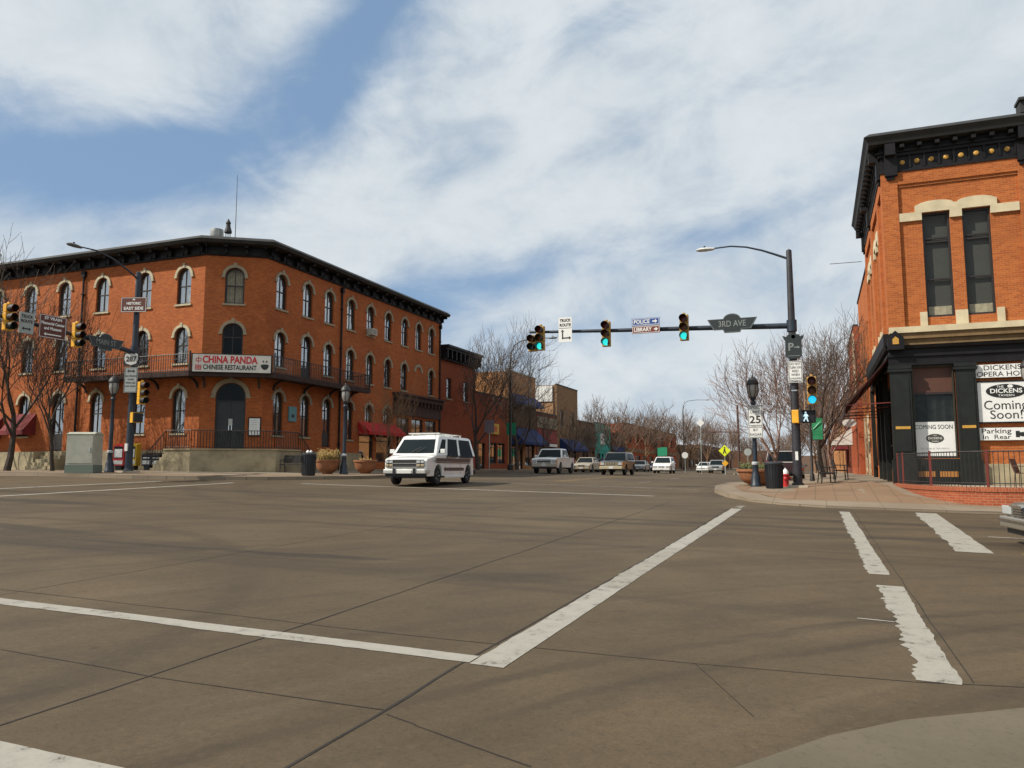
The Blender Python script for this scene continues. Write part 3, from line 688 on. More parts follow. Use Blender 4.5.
# right-hand facade
ry = [34.90, 37.30, 39.46, 41.86, 44.18, 46.50, 48.82, 50.95, 53.02]
RW = []
for i, y in enumerate(ry):
    RW.append((y-.45-CY1, y+.45-CY1, 10.39, 12.37, .43, '3', i))
    if i == 1: RW.append((y-.47-CY1, y+.47-CY1, 6.62, 9.24, .45, 'bdoor', i))
    elif i != 7: RW.append((y-.45-CY1, y+.45-CY1, 7.15, 9.1, .43, '2', i))
for i in (0, 1, 3): RW.append((ry[i]-.43-CY1, ry[i]+.43-CY1, 3.38, 5.78, .43, '1', i))
RW.append((ry[2]-.43-CY1, ry[2]+.43-CY1, 2.85, 5.78, .43, 'door', 2))
for i in (4, 5): RW.append((ry[i]-.45-CY1, ry[i]+.45-CY1, 4.50, 5.77, .43, '1s', i))
RW.append((9.5, 11.2, 1.40, 3.75, 0, 'shop', 4)); RW.append((11.6, 13.6, 2.0, 3.75, 0, 'shop', 5))
for k in range(3): RW.append((14.3+k*2.15, 16.1+k*2.15, 1.9, 5.2, 0, 'shop', 6+k))
CW = [(1.02, 2.02, 10.38, 12.36, .48, 'c3', 0), (.98, 2.04, 6.62, 9.32, .52, 'c2', 0), (.78, 2.30, 2.60, 6.12, .74, 'c1', 0)]
mb = MB()
facade(mb, OL, TL, CX0-XW, GZ, TOPZ, [q[:5] for q in LW])
facade(mb, (CX0, CY0), TCH, cl, GZ, TOPZ, [q[:5] for q in CW])
facade(mb, (CX1, CY1), TR, YE-CY1, GZ, TOPZ, [q[:5] for q in RW])
# rear and party walls
facade(mb, (CX1, YE), (-1, 0), CX1-XW, GZ, TOPZ, []); facade(mb, (XW, YE), (0, -1), YE-CY0, GZ, TOPZ, [])
mb.build('wall', M_BRICK, HB, world=True)
rf = MB(); rf.prism([(XW, CY0+.02), (CX0, CY0+.02), (CX1-.02, CY1), (CX1-.02, YE-.02), (XW, YE-.02)], 13.62, 13.70)
for zf in (2.2, 6.3, 9.7): rf.prism([(XW, CY0+.6), (CX0-.3, CY0+.6), (CX1-.6, CY1+.3), (CX1-.6, YE-.3), (XW, YE-.3)], zf, zf+.1)
rf.build('roof', M_ROOF, HB, world=True)
PATH = [(XW, CY0), (CX0, CY0), (CX1, CY1), (CX1, YE)]
cm = MB()
for o_, t_, L_ in ((OL, TL, CX0-XW), ((CX0, CY0), TCH, cl), ((CX1, CY1), TR, YE-CY1)):
    n = max(2, round(L_/1.15))
    for i in range(n+1):
        u = L_*i/n; a, b = max(.02, u-.10), min(L_-.02, u+.10)
        cm.obox(o_, t_, a, b, .05, .55, 13.36, 13.52); cm.obox(o_, t_, a+.03, b-.03, .05, .26, 13.08, 13.36)
    for i in range(n):
        u = L_*(i+.5)/n; cm.obox(o_, t_, u-.22, u+.22, .05, .12, 13.05, 13.22)
hip(cm, PATH, (.06, .10), 12.97, 13.06); hip(cm, PATH, .07, 13.06, 13.5)
cor = cm.build('cornice', M_CORN, HB, world=True)
ct = MB(); hip(ct, PATH, (.74, .84), 13.52, 13.68); hip(ct, PATH, (.84, .60), 13.682, 13.88); ct.build('cornice_cap', M_CORNTOP, cor, world=True)
cgen = random.Random(3)
def nz(kind): return {'3': cgen.choice([1, 1, 2, 3, 1, 5]), '2': cgen.choice([1, 2, 1, 3, 5]), 'c3': 1}.get(kind, 0)
for (u0, u1, z0, z1, r, k, i) in LW:
    if k == 'door': make_window(HB, OL, TL, u0, u1, z0, z1, r, curtain=0, sill=False, name='side_door', door=True, bars=(.33, .72), trim='grey_stone_trim')
    else: make_window(HB, OL, TL, u0, u1, z0, z1, r, trim='old_cream_trim', curtain=nz(k) if k != '1' else (4 if i in (0, 2) else 0))
for (u0, u1, z0, z1, r, k, i) in CW:
    if k == 'c3': make_window(HB, (CX0, CY0), TCH, u0, u1, z0, z1, r, curtain=1)
    elif k == 'c2': make_window(HB, (CX0, CY0), TCH, u0, u1, z0, z1, r, curtain=0, sill=False, name='balcony_door', door=True, bars=(.3, .72))
    else:
        d = make_window(HB, (CX0, CY0), TCH, u0, u1, z0, z1, r, curtain=0, sill=False, mull=False, name='entrance_door', bars=(.72,))
        m_ = MB(); m_.box(-.69, -.012, .21, .26, .03, 2.5); m_.box(.012, .69, .21, .26, .03, 2.5); m_.build('door_leaf', M_DOOR, d)
        m_ = MB(); m_.box(-.1, .1, .195, .2, 1.25, 1.6); m_.build('notice', M_WHITE, d)
        m_ = MB(); m_.box(-.09, -.05, .15, .2, 1.0, 1.25); m_.box(.05, .09, .15, .2, 1.0, 1.25); m_.build('handle', M_CHROME, d)
for (u0, u1, z0, z1, r, k, i) in RW:
    O_ = (CX1, CY1)
    if k == 'shop': make_window(HB, O_, TR, u0, u1, z0, z1, 0, hood=False, curtain=0, sill=False, bars=(.8,), name='shop_window', mull=(i > 5))
    elif k in ('door', 'bdoor'): make_window(HB, O_, TR, u0, u1, z0, z1, r, curtain=0, sill=False, name='side_door' if k == 'door' else 'balcony_door', door=True, bars=(.33, .75))
    else: make_window(HB, O_, TR, u0, u1, z0, z1, r, curtain=nz(k) if k in ('3', '2') else (4 if k == '1' else 0), bars=(.5,) if k != '1s' else ())
# blind arch
m_ = MB(); oo, ii = hood_poly(.9, 1.95, .43, .2); nA = len(oo)
m_.add([(x, -.06, z) for x, z in oo]+[(x, -.06, z) for x, z in ii]+[(x, .02, z) for x, z in oo]+[(x, .02, z) for x, z in ii],
       [f_ for i in range(nA-1) for f_ in ((i, i+1, nA+i+1, nA+i), (nA+i, nA+i+1, 3*nA+i+1, 3*nA+i), (i, 2*nA+i, 2*nA+i+1, i+1))])
m_.build('blind_arch', M_TRIMG, HB, loc=Vector((CX1, ry[7], 7.15))-wloc(HB), rz=pi/2)
# stone plinth
m_ = MB(); PL = [(XW, CY0), (CX0, CY0), (CX1, CY1), (CX1, 43.3)]; hip(m_, PL, .06, 1.0, 2.55); m_.build('plinth', M_STONE, HB, world=True)
# downpipes
for (x, y, za) in ((-38.95, CY0-.09, 1.4), (CX1+.09, 40.7, 1.5), (CX1+.08, 54.4, 1.5)):
    m_ = MB(); m_.tube([(x, y, za), (x, y, 12.9)], .06, 8); m_.box(x-.13, x+.13, y-.1, y+.08, 12.55, 12.88)
    for zz in (3, 6, 9, 11.5): m_.box(x-.09, x+.09, y-.08, y+.09, zz, zz+.05)
    m_.build('downpipe', M_CORN, HB, world=True)
# air conditioner in one window
m_ = MB(); m_.box(CX1-.1, CX1+.35, ry[4]+.02-.28, ry[4]+.32, 10.42, 10.85); ac = m_.build('air_conditioner', P('beige_metal', (.5, .48, .42), .6), HB, world=True)
m_ = MB()
for k in range(6): m_.box(CX1+.352, CX1+.36, ry[4]-.22, ry[4]+.26, 10.47+k*.06, 10.49+k*.06)
m_.build('grille', M_DARK, ac, world=True)
# storefront cornice at the far end of the right facade
m_ = MB(); m_.obox((CX1, 47.3), TR, 0, 7.3, 0, .35, 6.45, 6.75); m_.obox((CX1, 47.3), TR, -.1, 7.4, 0, .5, 6.76, 6.9); m_.obox((CX1, 47.3), TR, 0, 7.3, 0, .12, 5.35, 6.44)
for k in range(13): m_.obox((CX1, 47.3), TR, .1+k*.58, .26+k*.58, .13, .34, 6.1, 6.44)
m_.build('shop_cornice', P('dark_brown_paint', (.05, .022, .016), .7, var=.3), HB, world=True)

# balcony: floor, brackets, railing
def offset_path(path, d):
    o = []
    for i, p in enumerate(path):
        def nn(a, b): l = hypot(b[0]-a[0], b[1]-a[1]); return ((b[1]-a[1])/l, -(b[0]-a[0])/l)
        if i == 0: n = nn(path[0], path[1]); k = 1
        elif i == len(path)-1: n = nn(path[-2], path[-1]); k = 1
        else:
            a, b = nn(path[i-1], path[i]), nn(path[i], path[i+1]); n = (a[0]+b[0], a[1]+b[1]); l = hypot(*n); n = (n[0]/l, n[1]/l); k = 1/(n[0]*a[0]+n[1]*a[1])
        o.append((p[0]+n[0]*k*d, p[1]+n[1]*k*d))
    return o
BP = [(-38.6, CY0), (CX0, CY0), (CX1, CY1), (CX1, 42.3)]
BO = offset_path(BP, 1.25)
BAL = MB(); inner = offset_path(BP, .003); poly = inner+BO[::-1]
BAL.prism(poly, 6.38, 6.52); hip(BAL, offset_path(BP, 1.05), (.22, .26), 6.30, 6.56)
bal = BAL.build('balcony', P('balcony_paint', (.035, .018, .015), .8, var=.3), HB, world=True)
m_ = MB()
def rail_run(mb, a, b, z0, z1, sp=.14, r=.012, post=1.6, zf=None):
    L = hypot(b[0]-a[0], b[1]-a[1]); n = max(1, int(L/sp))
    for i in range(n+1):
        x, y = a[0]+(b[0]-a[0])*i/n, a[1]+(b[1]-a[1])*i/n; dz = zf(i/n) if zf else 0
        mb.box(x-r, x+r, y-r, y+r, z0+dz, z1+dz-.02)
    za = zf(0) if zf else 0; zb = zf(1) if zf else 0
    mb.tube([(a[0], a[1], z1+za), (b[0], b[1], z1+zb)], .025, 6); mb.tube([(a[0], a[1], z0+.08+za), (b[0], b[1], z0+.08+zb)], .018, 6)
RO = offset_path(BP, 1.2)
pts_ = [BP[0]]+RO+[BP[3]]
for a, b in zip(pts_, pts_[1:]):
    rail_run(m_, a, b, 6.56, 7.45, sp=.16)
    m_.tube([(*a, 7.2), (*b, 7.2)], .012, 5)
for p in RO: m_.box(p[0]-.04, p[0]+.04, p[1]-.04, p[1]+.04, 6.56, 7.6)
m_.build('railing', M_IRON, bal, world=True)
m_ = MB()
def bracket(o_, t_, u):
    for k in range(8):
        a0, a1 = pi/2*k/8, pi/2*(k+1)/8
        m_.obox(o_, t_, u-.04, u+.04, .02+.7*(1-cos(a0)), .08+.7*(1-cos(a1)), 6.30-.5*(1-sin(a0)), 6.34-.5*(1-sin(a1)))
for x in (-38.3, -36, -33, -30.3): bracket(OL, TL, x-XW)
for y in (.8, 3.5, 6.0, 8.1): bracket((CX1, CY1), TR, y)
for u in (.2, cl-.2): bracket((CX0, CY0), TCH, u)
m_.build('bracket', M_IRON, bal, world=True)

# raised entrance platform with steps and a railing
plat = MB(); PP = [(-30.9, CY0+.02), (-30.9, 30.35), (-28.98, 30.35), (-25.98, 33.42), (-25.98, 34.95), (CX1, 34.95), (CX1-.3, CY1), (CX0, CY0+.02)]
PP = [(-30.9, CY0-.062), (-30.9, 30.35), (-29.2, 30.35), (-25.98, 32.9), (-25.98, 34.95), (CX1+.062, 34.95), (CX1+.062, CY1-.03), (CX0+.03, CY0-.062)]
plat.prism(PP, 1.1, 2.50)
for k in range(6):
    plat.box(-31.1-.2*k, -30.9-.2*k+.0, 30.45, CY0-.062, 1.1, 2.32-.18*k)
    plat.box(CX1+.062, -26.08, 34.95+.2*k, 35.15+.2*k, 1.1, 2.32-.18*k)
pf = plat.build('entrance_platform', M_STONE, HB, world=True)
m_ = MB(); q = MB(); q.prism(offset_path(PP[1:5], .06)+[(CX1+.062, 34.95), (CX0, CY0-.07), (-30.9, CY0-.07)], 2.502, 2.58); q.build('platform_slab', M_STONE, pf, world=True)
for a, b in (((-30.9, 30.45), (-29.24, 30.45)), ((-29.24, 30.45), (-26.1, 32.94)), ((-26.1, 32.94), (-26.1, 34.95))): rail_run(m_, a, b, 2.58, 3.5, sp=.14)
rail_run(m_, (-30.9, 30.45), (-32.1, 30.45), 2.58, 3.5, sp=.16, zf=lambda f: -1.08*f); rail_run(m_, (-26.1, 34.95), (-26.1, 36.15), 2.58, 3.5, sp=.16, zf=lambda f: -1.08*f)
m_.build('railing', M_IRON, pf, world=True)
# stoop and low stone walls further left, red awnings
m_ = MB()
for k in range(6): m_.box(-40.9, -39.3+.0, CY0-.062-.28*(k+1), CY0-.062-.28*k, 1.1, 2.5-.2*k)
m_.box(-44.6, -41.0, 30.9, CY0-.062, 1.1, 2.5); m_.box(-39.2, -39.0, 30.4, CY0-.062, 1.1, 2.1)
m_.build('stone_steps', M_STONE, HB, world=True)
def awning(parent, o, t, u0, u1, zt, zb, proj, mat, val=.25, name='awning', d0=.02, ends=True):
    m_ = MB(); n = (t[1], -t[0])
    def pt(u, d, z): return (o[0]+t[0]*u+n[0]*d, o[1]+t[1]*u+n[1]*d, z)
    vs = [pt(u0, d0, zt), pt(u1, d0, zt), pt(u1, proj, zb), pt(u0, proj, zb), pt(u0, proj, zb-val), pt(u1, proj, zb-val), pt(u0, d0, zb), pt(u1, d0, zb), pt(u0, d0, zb-val), pt(u1, d0, zb-val)]
    vs2 = [(v[0]-n[0]*.02, v[1]-n[1]*.02, v[2]-.02) for v in vs]
    fs = [(0, 1, 2, 3), (3, 2, 5, 4)]+([(0, 3, 6), (1, 7, 2), (6, 3, 4, 8), (7, 9, 5, 2)] if ends else [])
    m_.add(vs, fs)
    fr = [(0, 3), (1, 2)]
    for a, b in fr: m_.tube([vs2[a], vs2[b]], .015, 5)
    return m_.build(name, mat, parent, world=True)
awning(HB, OL, TL, -44.1-XW, -42.2-XW, 4.75, 3.75, .8, M_AWN)
awning(HB, OL, TL, -47.4-XW, -45.0-XW, 4.6, 3.6, .9, M_AWN)
awning(HB, (CX1, CY1), TR, 9.3, 14.1, 4.60, 3.95, .9, M_AWNR, .2)

# things standing on its roof
m_ = MB(); m_.tube([(-31.9, 36, 13.7), (-31.9, 36, 19.2)], [.03, .012], 5); props(m_.build('radio_mast', M_CORNTOP), 'thin tall whip antenna rising above the corner roof', 'antenna')
v_ = empty('roof_vent', (-33.3, 36, 13.7), 0, 'squat grey metal vent cap on the corner roof', 'vent')
m_ = MB(); m_.lathe([(.22, 0), (.22, 1.75)], 12); m_.build('duct', M_CORNTOP, v_); m_ = MB(); m_.lathe([(.36, 1.75), (.40, 1.9), (.38, 2.25), (.1, 2.3)], 12); m_.build('cap', P('galvanised', (.35, .36, .34), .5, metal=.4, var=.2), v_, smooth=True)
v_ = empty('roof_lantern', (-32.45, 36, 13.7), 0, 'small openwork metal lantern cage on the roof beside the antenna', 'roof ornament')
m_ = MB()
for k in range(6): m_.tube([(.16*cos(k*pi/3), .16*sin(k*pi/3), 0), (.14*cos(k*pi/3), .14*sin(k*pi/3), 2.0)], .015, 4)
m_.build('cage', M_CORNTOP, v_); m_ = MB(); m_.lathe([(.22, 1.95), (.22, 2.05), (.13, 2.35), (.12, 2.5), (.16, 2.55), (.0, 2.85)], 10); m_.build('finial', M_CORNTOP, v_)

# the restaurant's sign board over the entrance, hung on the balcony rail
ncx, ncy = TCH[1], -TCH[0]
sx, sy = (CX0+CX1)/2+ncx*1.34+TCH[0]*.14, (CY0+CY1)/2+ncy*1.34+TCH[1]*.14
SG = MB(); SG.box(-1.92, 1.92, -.05, .05, -.45, .45)
sg = SG.build('restaurant_sign', P('cream_sign', (.66, .63, .55), .5, var=.06), loc=(sx, sy, 6.96), rz=atan2(TCH[1], TCH[0]))
props(sg, 'long white CHINA PANDA Chinese restaurant sign with red and black lettering', 'sign')
text('CHINA PANDA', sg, -.10, .17, .50, M_RED, -.056, 2.70, .020); text('CHINESE RESTAURANT', sg, -.10, -.22, .34, M_BLACK, -.056, 2.62, .010)
m_ = MB()     # the two small red emblems on the left, the bowl emblem on the right
def bx2(mb, x0, x1, z0, z1): mb.box(x0, x1, -.06, -.051, z0, z1)
bx2(m_, -1.76, -1.50, .22, .25); bx2(m_, -1.76, -1.50, .07, .10); bx2(m_, -1.76, -1.73, .10, .22); bx2(m_, -1.53, -1.50, .10, .22); bx2(m_, -1.645, -1.615, -.02, .34)
for k in range(4): bx2(m_, -1.78, -1.49, -.36+k*.075, -.325+k*.075)
for x in (-1.78, -1.64, -1.52): bx2(m_, x, x+.03, -.36, -.10)
m_.build('emblem', M_RED, sg)
m_ = MB(); m_.slab_xz([(1.62+.20*cos(a), -.05+(.24 if sin(a) < 0 else .05)*sin(a)) for a in [2*pi*i/16 for i in range(16)]], -.06, -.051); m_.slab_xz([(1.52, .1), (1.58, .1), (1.56, .2), (1.50, .19)], -.06, -.051); m_.slab_xz([(1.66, .1), (1.73, .1), (1.75, .19), (1.69, .2)], -.06, -.051)
m_.build('emblem', M_BLACK, sg)
m_ = MB(); m_.box(-1.96, 1.96, -.055, .055, .452, .48); m_.box(-1.96, 1.96, -.055, .055, -.48, -.452); m_.box(-1.98, -1.922, -.055, .055, -.48, .48); m_.box(1.922, 1.98, -.055, .055, -.48, .48); m_.build('frame', M_CORN, sg)
# menu case beside the door and teal notice between windows
def wallpt(o_, t_, u, d, z): return (o_[0]+t_[0]*u+t_[1]*d, o_[1]+t_[1]*u-t_[0]*d, z)
mc = MB(); mc.box(-.32, .32, -.04, .06, -.5, .5); m0 = mc.build('menu_case', M_CORN, loc=wallpt((CX0, CY0), TCH, 2.80, .07, 3.78), rz=atan2(TCH[1], TCH[0])); props(m0, 'black framed white menu case on the wall right of the arched entrance', 'menu case')
m_ = MB(); m_.box(-.27, .27, -.05, -.041, -.44, .44); pg = m_.build('page', M_WHITE, m0)
m_ = MB()
for k in range(7): m_.box(-.2, .12+.02*(k % 3), -.056, -.051, -.34+k*.11, -.325+k*.11)
m_.build('print', M_GREYS, pg)
mc = MB(); mc.box(-.33, .33, -.03, .05, -.42, .42); m0 = mc.build('wall_notice', P('teal_board', (.10, .24, .27), .5), loc=(CX1+.06, 36.1, 4.62), rz=pi/2); props(m0, 'small teal notice board on the shaded brick between two ground-floor windows', 'notice')
m_ = MB(); m_.box(-.12, .12, -.036, -.031, -.2, -.02); m_.build('print', M_BLACK, m0)

# ------------------------------------------------------------------ the opera house on the right corner
OH = empty('opera_house', (2.8, 32, .95), 0, 'tall orange brick opera house with black bracketed cornice and paired tall windows', 'building')
FO = (2.8, 32.0); FT = (1, 0); SOo = (2.8, 43.0); ST = (0, -1)
M_CR = 'cream_stone'
fw = [(1.22, 2.14), (2.54, 3.45), (6.4, 7.33), (7.72, 8.65), (11.5, 12.4), (12.8, 13.7)]
fops = [(a, b, 7.16, 11.14, 0) for a, b in fw]+[(.53, 1.99, 1.95, 5.42, 0)]
sw = [(1.6, 2.5), (2.9, 3.8), (5.6, 6.5), (6.9, 7.8)]           # side windows, measured from the far end
sops = [(a, b, 7.16, 11.14, 0) for a, b in sw]+[(.8, 3.4, 1.5, 4.9, 0), (4.2, 5.6, .9, 4.9, 0), (6.2, 10.3, 1.5, 4.9, 0)]
m_ = MB()
facade(m_, FO, FT, 15.2, .4, 12.9, fops, .3); facade(m_, SOo, ST, 11.0, .4, 12.9, sops, .3)
facade(m_, (18, 32), (0, 1), 11, .4, 12.9, []); facade(m_, (18, 43), (-1, 0), 15.2, .4, 12.9, [])
m_.build('wall', M_BRICK2, OH, world=True)
m_ = MB()         # brick pilasters and corbel bands stand proud of the recessed panels
def bbox(mb, o, t, u0, u1, d0, d1, z0, z1):
    n = (t[1], -t[0]); off = o[0]*abs(t[0])+o[1]*abs(t[1])
    def p(u, d, z): return (o[0]+t[0]*u+n[0]*d, o[1]+t[1]*u+n[1]*d, z)
    q = [(u0, z0), (u1, z0), (u1, z1), (u0, z1)]
    mb.add([p(u, d1, z) for u, z in q], [(0, 1, 2, 3)], [[(u+off, z) for u, z in q]])
    for u in (u0, u1): mb.add([p(u, d0, z0), p(u, d1, z0), p(u, d1, z1), p(u, d0, z1)], [(0, 1, 2, 3)], [[(u+off, z0), (u+off+d1, z0), (u+off+d1, z1), (u+off, z1)]])
    for z in (z0, z1): mb.add([p(u0, d0, z), p(u1, d0, z), p(u1, d1, z), p(u0, d1, z)], [(0, 1, 2, 3)], [[(u0+off, z), (u1+off, z), (u1+off, z+d1), (u0+off, z+d1)]])
for a, b in ((-.1, .45), (4.38, 5.2), (9.6, 10.2), (14.6, 15.2)): bbox(m_, FO, FT, a, b, .002, .10, 6.82, 12.8)
for a, b in ((.45, 4.38), (5.2, 9.6), (10.2, 14.6)): bbox(m_, FO, FT, a, b, .002, .10, 12.32, 12.8); bbox(m_, FO, FT, a, b, .002, .05, 12.22, 12.318)
for a, b in ((0, .5), (4.2, 5.2), (8.3, 8.9), (10.45, 11.0)): bbox(m_, SOo, ST, a, b, .002, .10, 6.82, 12.8)
for a, b in ((.5, 4.2), (5.2, 8.3), (8.9, 10.45)): bbox(m_, SOo, ST, a, b, .002, .10, 12.32, 12.8)
m_.build('pilaster', M_BRICK2, OH, world=True)
m_ = MB(); m_.box(2.9, 17.9, 32.1, 42.9, 13.9, 14.0)
for zf in (1.15, 6.3): m_.box(3.1, 17.9, 33, 42.7, zf, zf+.1)
m_.build('roof', M_ROOF, OH, world=True)
def tallwin(a, b, o, t, z0=7.16, z1=11.14):
    wn = make_window(OH, o, t, a, b, z0, z1, 0, hood=False, curtain=0, sill=False, mull=False, bars=(.36, .72, .755))
    uc = (a+b)/2; s_ = MB(); wd = b-a
    s_.box(-wd/2+.06, wd/2-.06, .24, .25, .1, z1-z0); s_.build('screen', P('grey_window_screen', (.085, .082, .072), .9, var=.08, vscale=2), wn)
    s_ = MB(); s_.box(-wd/2+.08, wd/2-.08, .20, .21, .1, .42); s_.build('blind', M_CURT, wn)
    return wn
for a, b in fw: tallwin(a, b, FO, FT)
for a, b in sw: tallwin(a, b, SOo, ST)
# cream lintels with a raised arch over each window, sill blocks
def lintel(o, t, a, b, e0, e1):
    n = (t[1], -t[0])
    def ex(poly, d, nm):
        mb = MB(); k = len(poly); vs = [(o[0]+t[0]*u+n[0]*.002, o[1]+t[1]*u+n[1]*.002, z) for u, z in poly]+[(o[0]+t[0]*u+n[0]*d, o[1]+t[1]*u+n[1]*d, z) for u, z in poly]
        mb.add(vs, [tuple(range(k))[::-1], tuple(range(k, 2*k))]+[(i, (i+1) % k, k+(i+1) % k, k+i) for i in range(k)]); mb.build(nm, MATS[M_CR], OH, world=True)
    top = [(e0, 10.86), (e0, 11.18), (a[0]-.22, 11.18), (a[0]-.22, 11.42)]
    top += [((a[0]+a[1])/2-((a[1]-a[0])/2+.14)*cos(pi*i/10), 11.42+.15*sin(pi*i/10)) for i in range(1, 11)]
    top += [((b[0]+b[1])/2-((b[1]-b[0])/2+.14)*cos(pi*i/10), 11.42+.15*sin(pi*i/10)) for i in range(0, 10)]
    top += [(b[1]+.22, 11.42), (b[1]+.22, 11.18), (e1, 11.18), (e1, 10.86), (b[1]+.003, 10.86), (b[1]+.003, 11.145), (b[0]-.003, 11.145), (b[0]-.003, 10.86), (a[1]+.003, 10.86), (a[1]+.003, 11.145), (a[0]-.003, 11.145), (a[0]-.003, 10.86)]
    ex(top, .09, 'lintel')
    for x0, x1 in ((a[0]-.24, a[0]-.004), (a[1]+.004, b[0]-.004), (b[1]+.004, b[1]+.24)): ex([(x0, 6.83), (x1, 6.83), (x1, 7.36), (x0, 7.36)], .07, 'sill_block')
for i, (e0, e1) in zip((0, 2, 4), ((.46, 4.36), (5.22, 9.58), (10.22, 14.58))): lintel(FO, FT, fw[i], fw[i+1], e0, e1)
for i, (e0, e1) in zip((0, 2), ((.6, 4.18), (5.3, 8.2))): lintel(SOo, ST, sw[i], sw[i+1], e0, e1)
OP = [(2.8, 43), (2.8, 32), (18, 32)]
m_ = MB(); m_.obox(FO, FT, -.10, 15.25, .0, .34, 6.58, 6.80); sb_ = m_.build('stone_band', MATS[M_CR], OH, world=True); m_ = MB(); m_.obox(FO, FT, -.06, 15.23, .0, .26, 6.36, 6.578); m_.obox(FO, FT, -.04, 15.21, .0, .16, 6.14, 6.358); m_.build('shadowed_moulding', P('shadow_toned_stone', (.17, .105, .045), .85, var=.2), sb_, world=True)  # shadow below the projecting band is put into the moulding's brown colour
m_ = MB()
hip(m_, OP, .14, 12.80, 12.92); hip(m_, OP, .10, 12.92, 13.42); hip(m_, OP, .18, 13.42, 13.55); hip(m_, OP, .24, 13.55, 13.62)
def och(o, t, L, skip):
    n = round(L/.51)
    for i in range(n+1):
        u = .42+(L-.5)*i/n; m_.obox(o, t, u-.03, u+.03, .10, .16, 12.93, 13.42)
    n = round(L/.6)
    for i in range(n): u = .35+(L-.5)*(i+.5)/n; m_.obox(o, t, u-.07, u+.07, .18, .5, 13.63, 13.75)
    for u in skip:
        m_.obox(o, t, u-.02, u+.42, .10, .24, 12.66, 13.62); m_.obox(o, t, u, u+.36, .24, .48, 13.40, 13.86); m_.obox(o, t, u+.04, u+.32, .10, .18, 12.52, 12.66)
och(FO, FT, 15.2, (.05, 4.40, 9.6, 14.6)); och(SOo, ST, 11.0, (.1, 4.4, 10.5))
hip(m_, OP, .12, 13.62, 13.92)
oc = m_.build('cornice', M_CORN, OH, world=True)
m_ = MB(); hip(m_, OP, (.50, .56), 13.86, 14.0); hip(m_, OP, (.56, .66), 14.002, 14.14); hip(m_, OP, (.66, .45), 14.142, 14.32); m_.obox(FO, FT, 4.5, 9.9, -.1, .5, 14.32, 14.75); m_.obox(FO, FT, 4.45, 9.95, -.1, .62, 14.75, 14.85)
m_.build('cornice_cap', M_CORNTOP, oc, world=True)
m_ = MB(); n_ = round(15.2/.51)
M_GOLD = P('gold_paint', (.50, .27, .045), .5, var=.1)
for o, t, L in ((FO, FT, 15.2), (SOo, ST, 11.0)):
    n_ = round(L/.51)
    for i in range(n_):
        u = .42+(L-.5)*(i+.5)/n_; n = (t[1], -t[0]); cx, cy = o[0]+t[0]*u+n[0]*.1, o[1]+t[1]*u+n[1]*.1
        m_.lathe([(.095, .0), (.08, -.03), (.04, -.045), (.0, -.045)] if t == FT else [(.115, .0), (.10, -.03), (.0, -.045)], 12, (cx, cy, 13.17), 'y' if t == FT else 'x')
m_.build('rosettes', M_GOLD, oc, world=True)
# black shop front: entablature, columns, bay
m_ = MB(); hip(m_, OP, .16, 5.38, 5.70); hip(m_, OP, .22, 5.70, 5.78); hip(m_, OP[:2], .30, 6.14, 6.62); hip(m_, OP, .12, 5.78, 6.0); hip(m_, OP, (.24, .30), 6.0, 6.12)
m_.slab_xz([(2.60, 5.95), (3.15, 5.95), (3.15, 6.40), (2.875, 6.66), (2.60, 6.40)], 31.54, 31.9)
ent = m_.build('entablature', M_CORN, OH, world=True)
m_ = MB(); m_.slab_xz([(2.77, 6.15), (2.98, 6.15), (2.98, 6.34), (2.875, 6.44), (2.77, 6.34)], 31.52, 31.538); m_.build('ornament', M_GOLD, ent, world=True)
M_COL = P('dark_green_black_paint', (.013, .015, .013), .5, var=.2, spec=.3)
for x0, x1 in ((2.60, 3.37), (4.75, 5.46)):
    m_ = MB(); m_.box(x0+.04, x1-.04, 31.76, 31.998, 1.0, 5.377); m_.box(x0-.02, x1+.02, 31.70, 31.998, 5.14, 5.23); m_.box(x0, x1, 31.72, 31.998, 5.25, 5.375); m_.box(x0-.02, x1+.02, 31.70, 31.998, .9, 1.9); m_.box(x0+.12, x1-.12, 31.735, 31.759, 2.2, 4.9)
    c = m_.build('column', M_COL, OH, world=True)
    m_ = MB(); m_.box(x0+.14, x1-.14, 31.72, 31.734, 3.02, 3.12); m_.build('ornament', M_GOLD, c, world=True)
m_ = MB(); m_.box(3.33, 4.79, 31.9, 31.99, .9, 1.93)
bk = m_.build('bulkhead', M_COL, OH, world=True)
m_ = MB(); m_.box(3.42, 3.98, 31.885, 31.9, 1.28, 1.48); m_.box(4.12, 4.70, 31.885, 31.9, 1.28, 1.48); m_.build('ornament', P('ochre_panel', (.36, .15, .03), .6), bk, world=True)
sh = make_window(OH, FO, FT, .53, 1.99, 1.95, 5.42, 0, hood=False, curtain=0, sill=False, mull=False, bars=(.685,), name='shop_window')
m_ = MB(); m_.box(-.68, .68, .142, .15, 2.42, 3.40); m_.build('transom_panel', P('brown_panel', (.085, .032, .018), .6, var=.1), sh)
m_ = MB()
n = 14; vs = []
for i in range(n+1):
    x = -.66+1.32*i/n; y = .22+.02*sin(i*2.1); vs += [(x, y, 1.3), (x, y+.03, 2.36)]
m_.add(vs, [(2*i, 2*i+2, 2*i+3, 2*i+1) for i in range(n)]); m_.build('plastic_sheet', P('dusty_plastic', (.16, .20, .20), .4, var=.35, vscale=3), sh)
m_ = MB(); m_.box(3.375, 3.42, 32.003, 32.14, 1.955, 5.375); m_.box(4.70, 4.745, 32.003, 32.14, 1.955, 5.375); m_.box(3.42, 4.70, 32.003, 32.14, 5.30, 5.375); m_.build('bay_frame', P('dark_olive_paint', (.03, .025, .014), .6), OH, world=True)
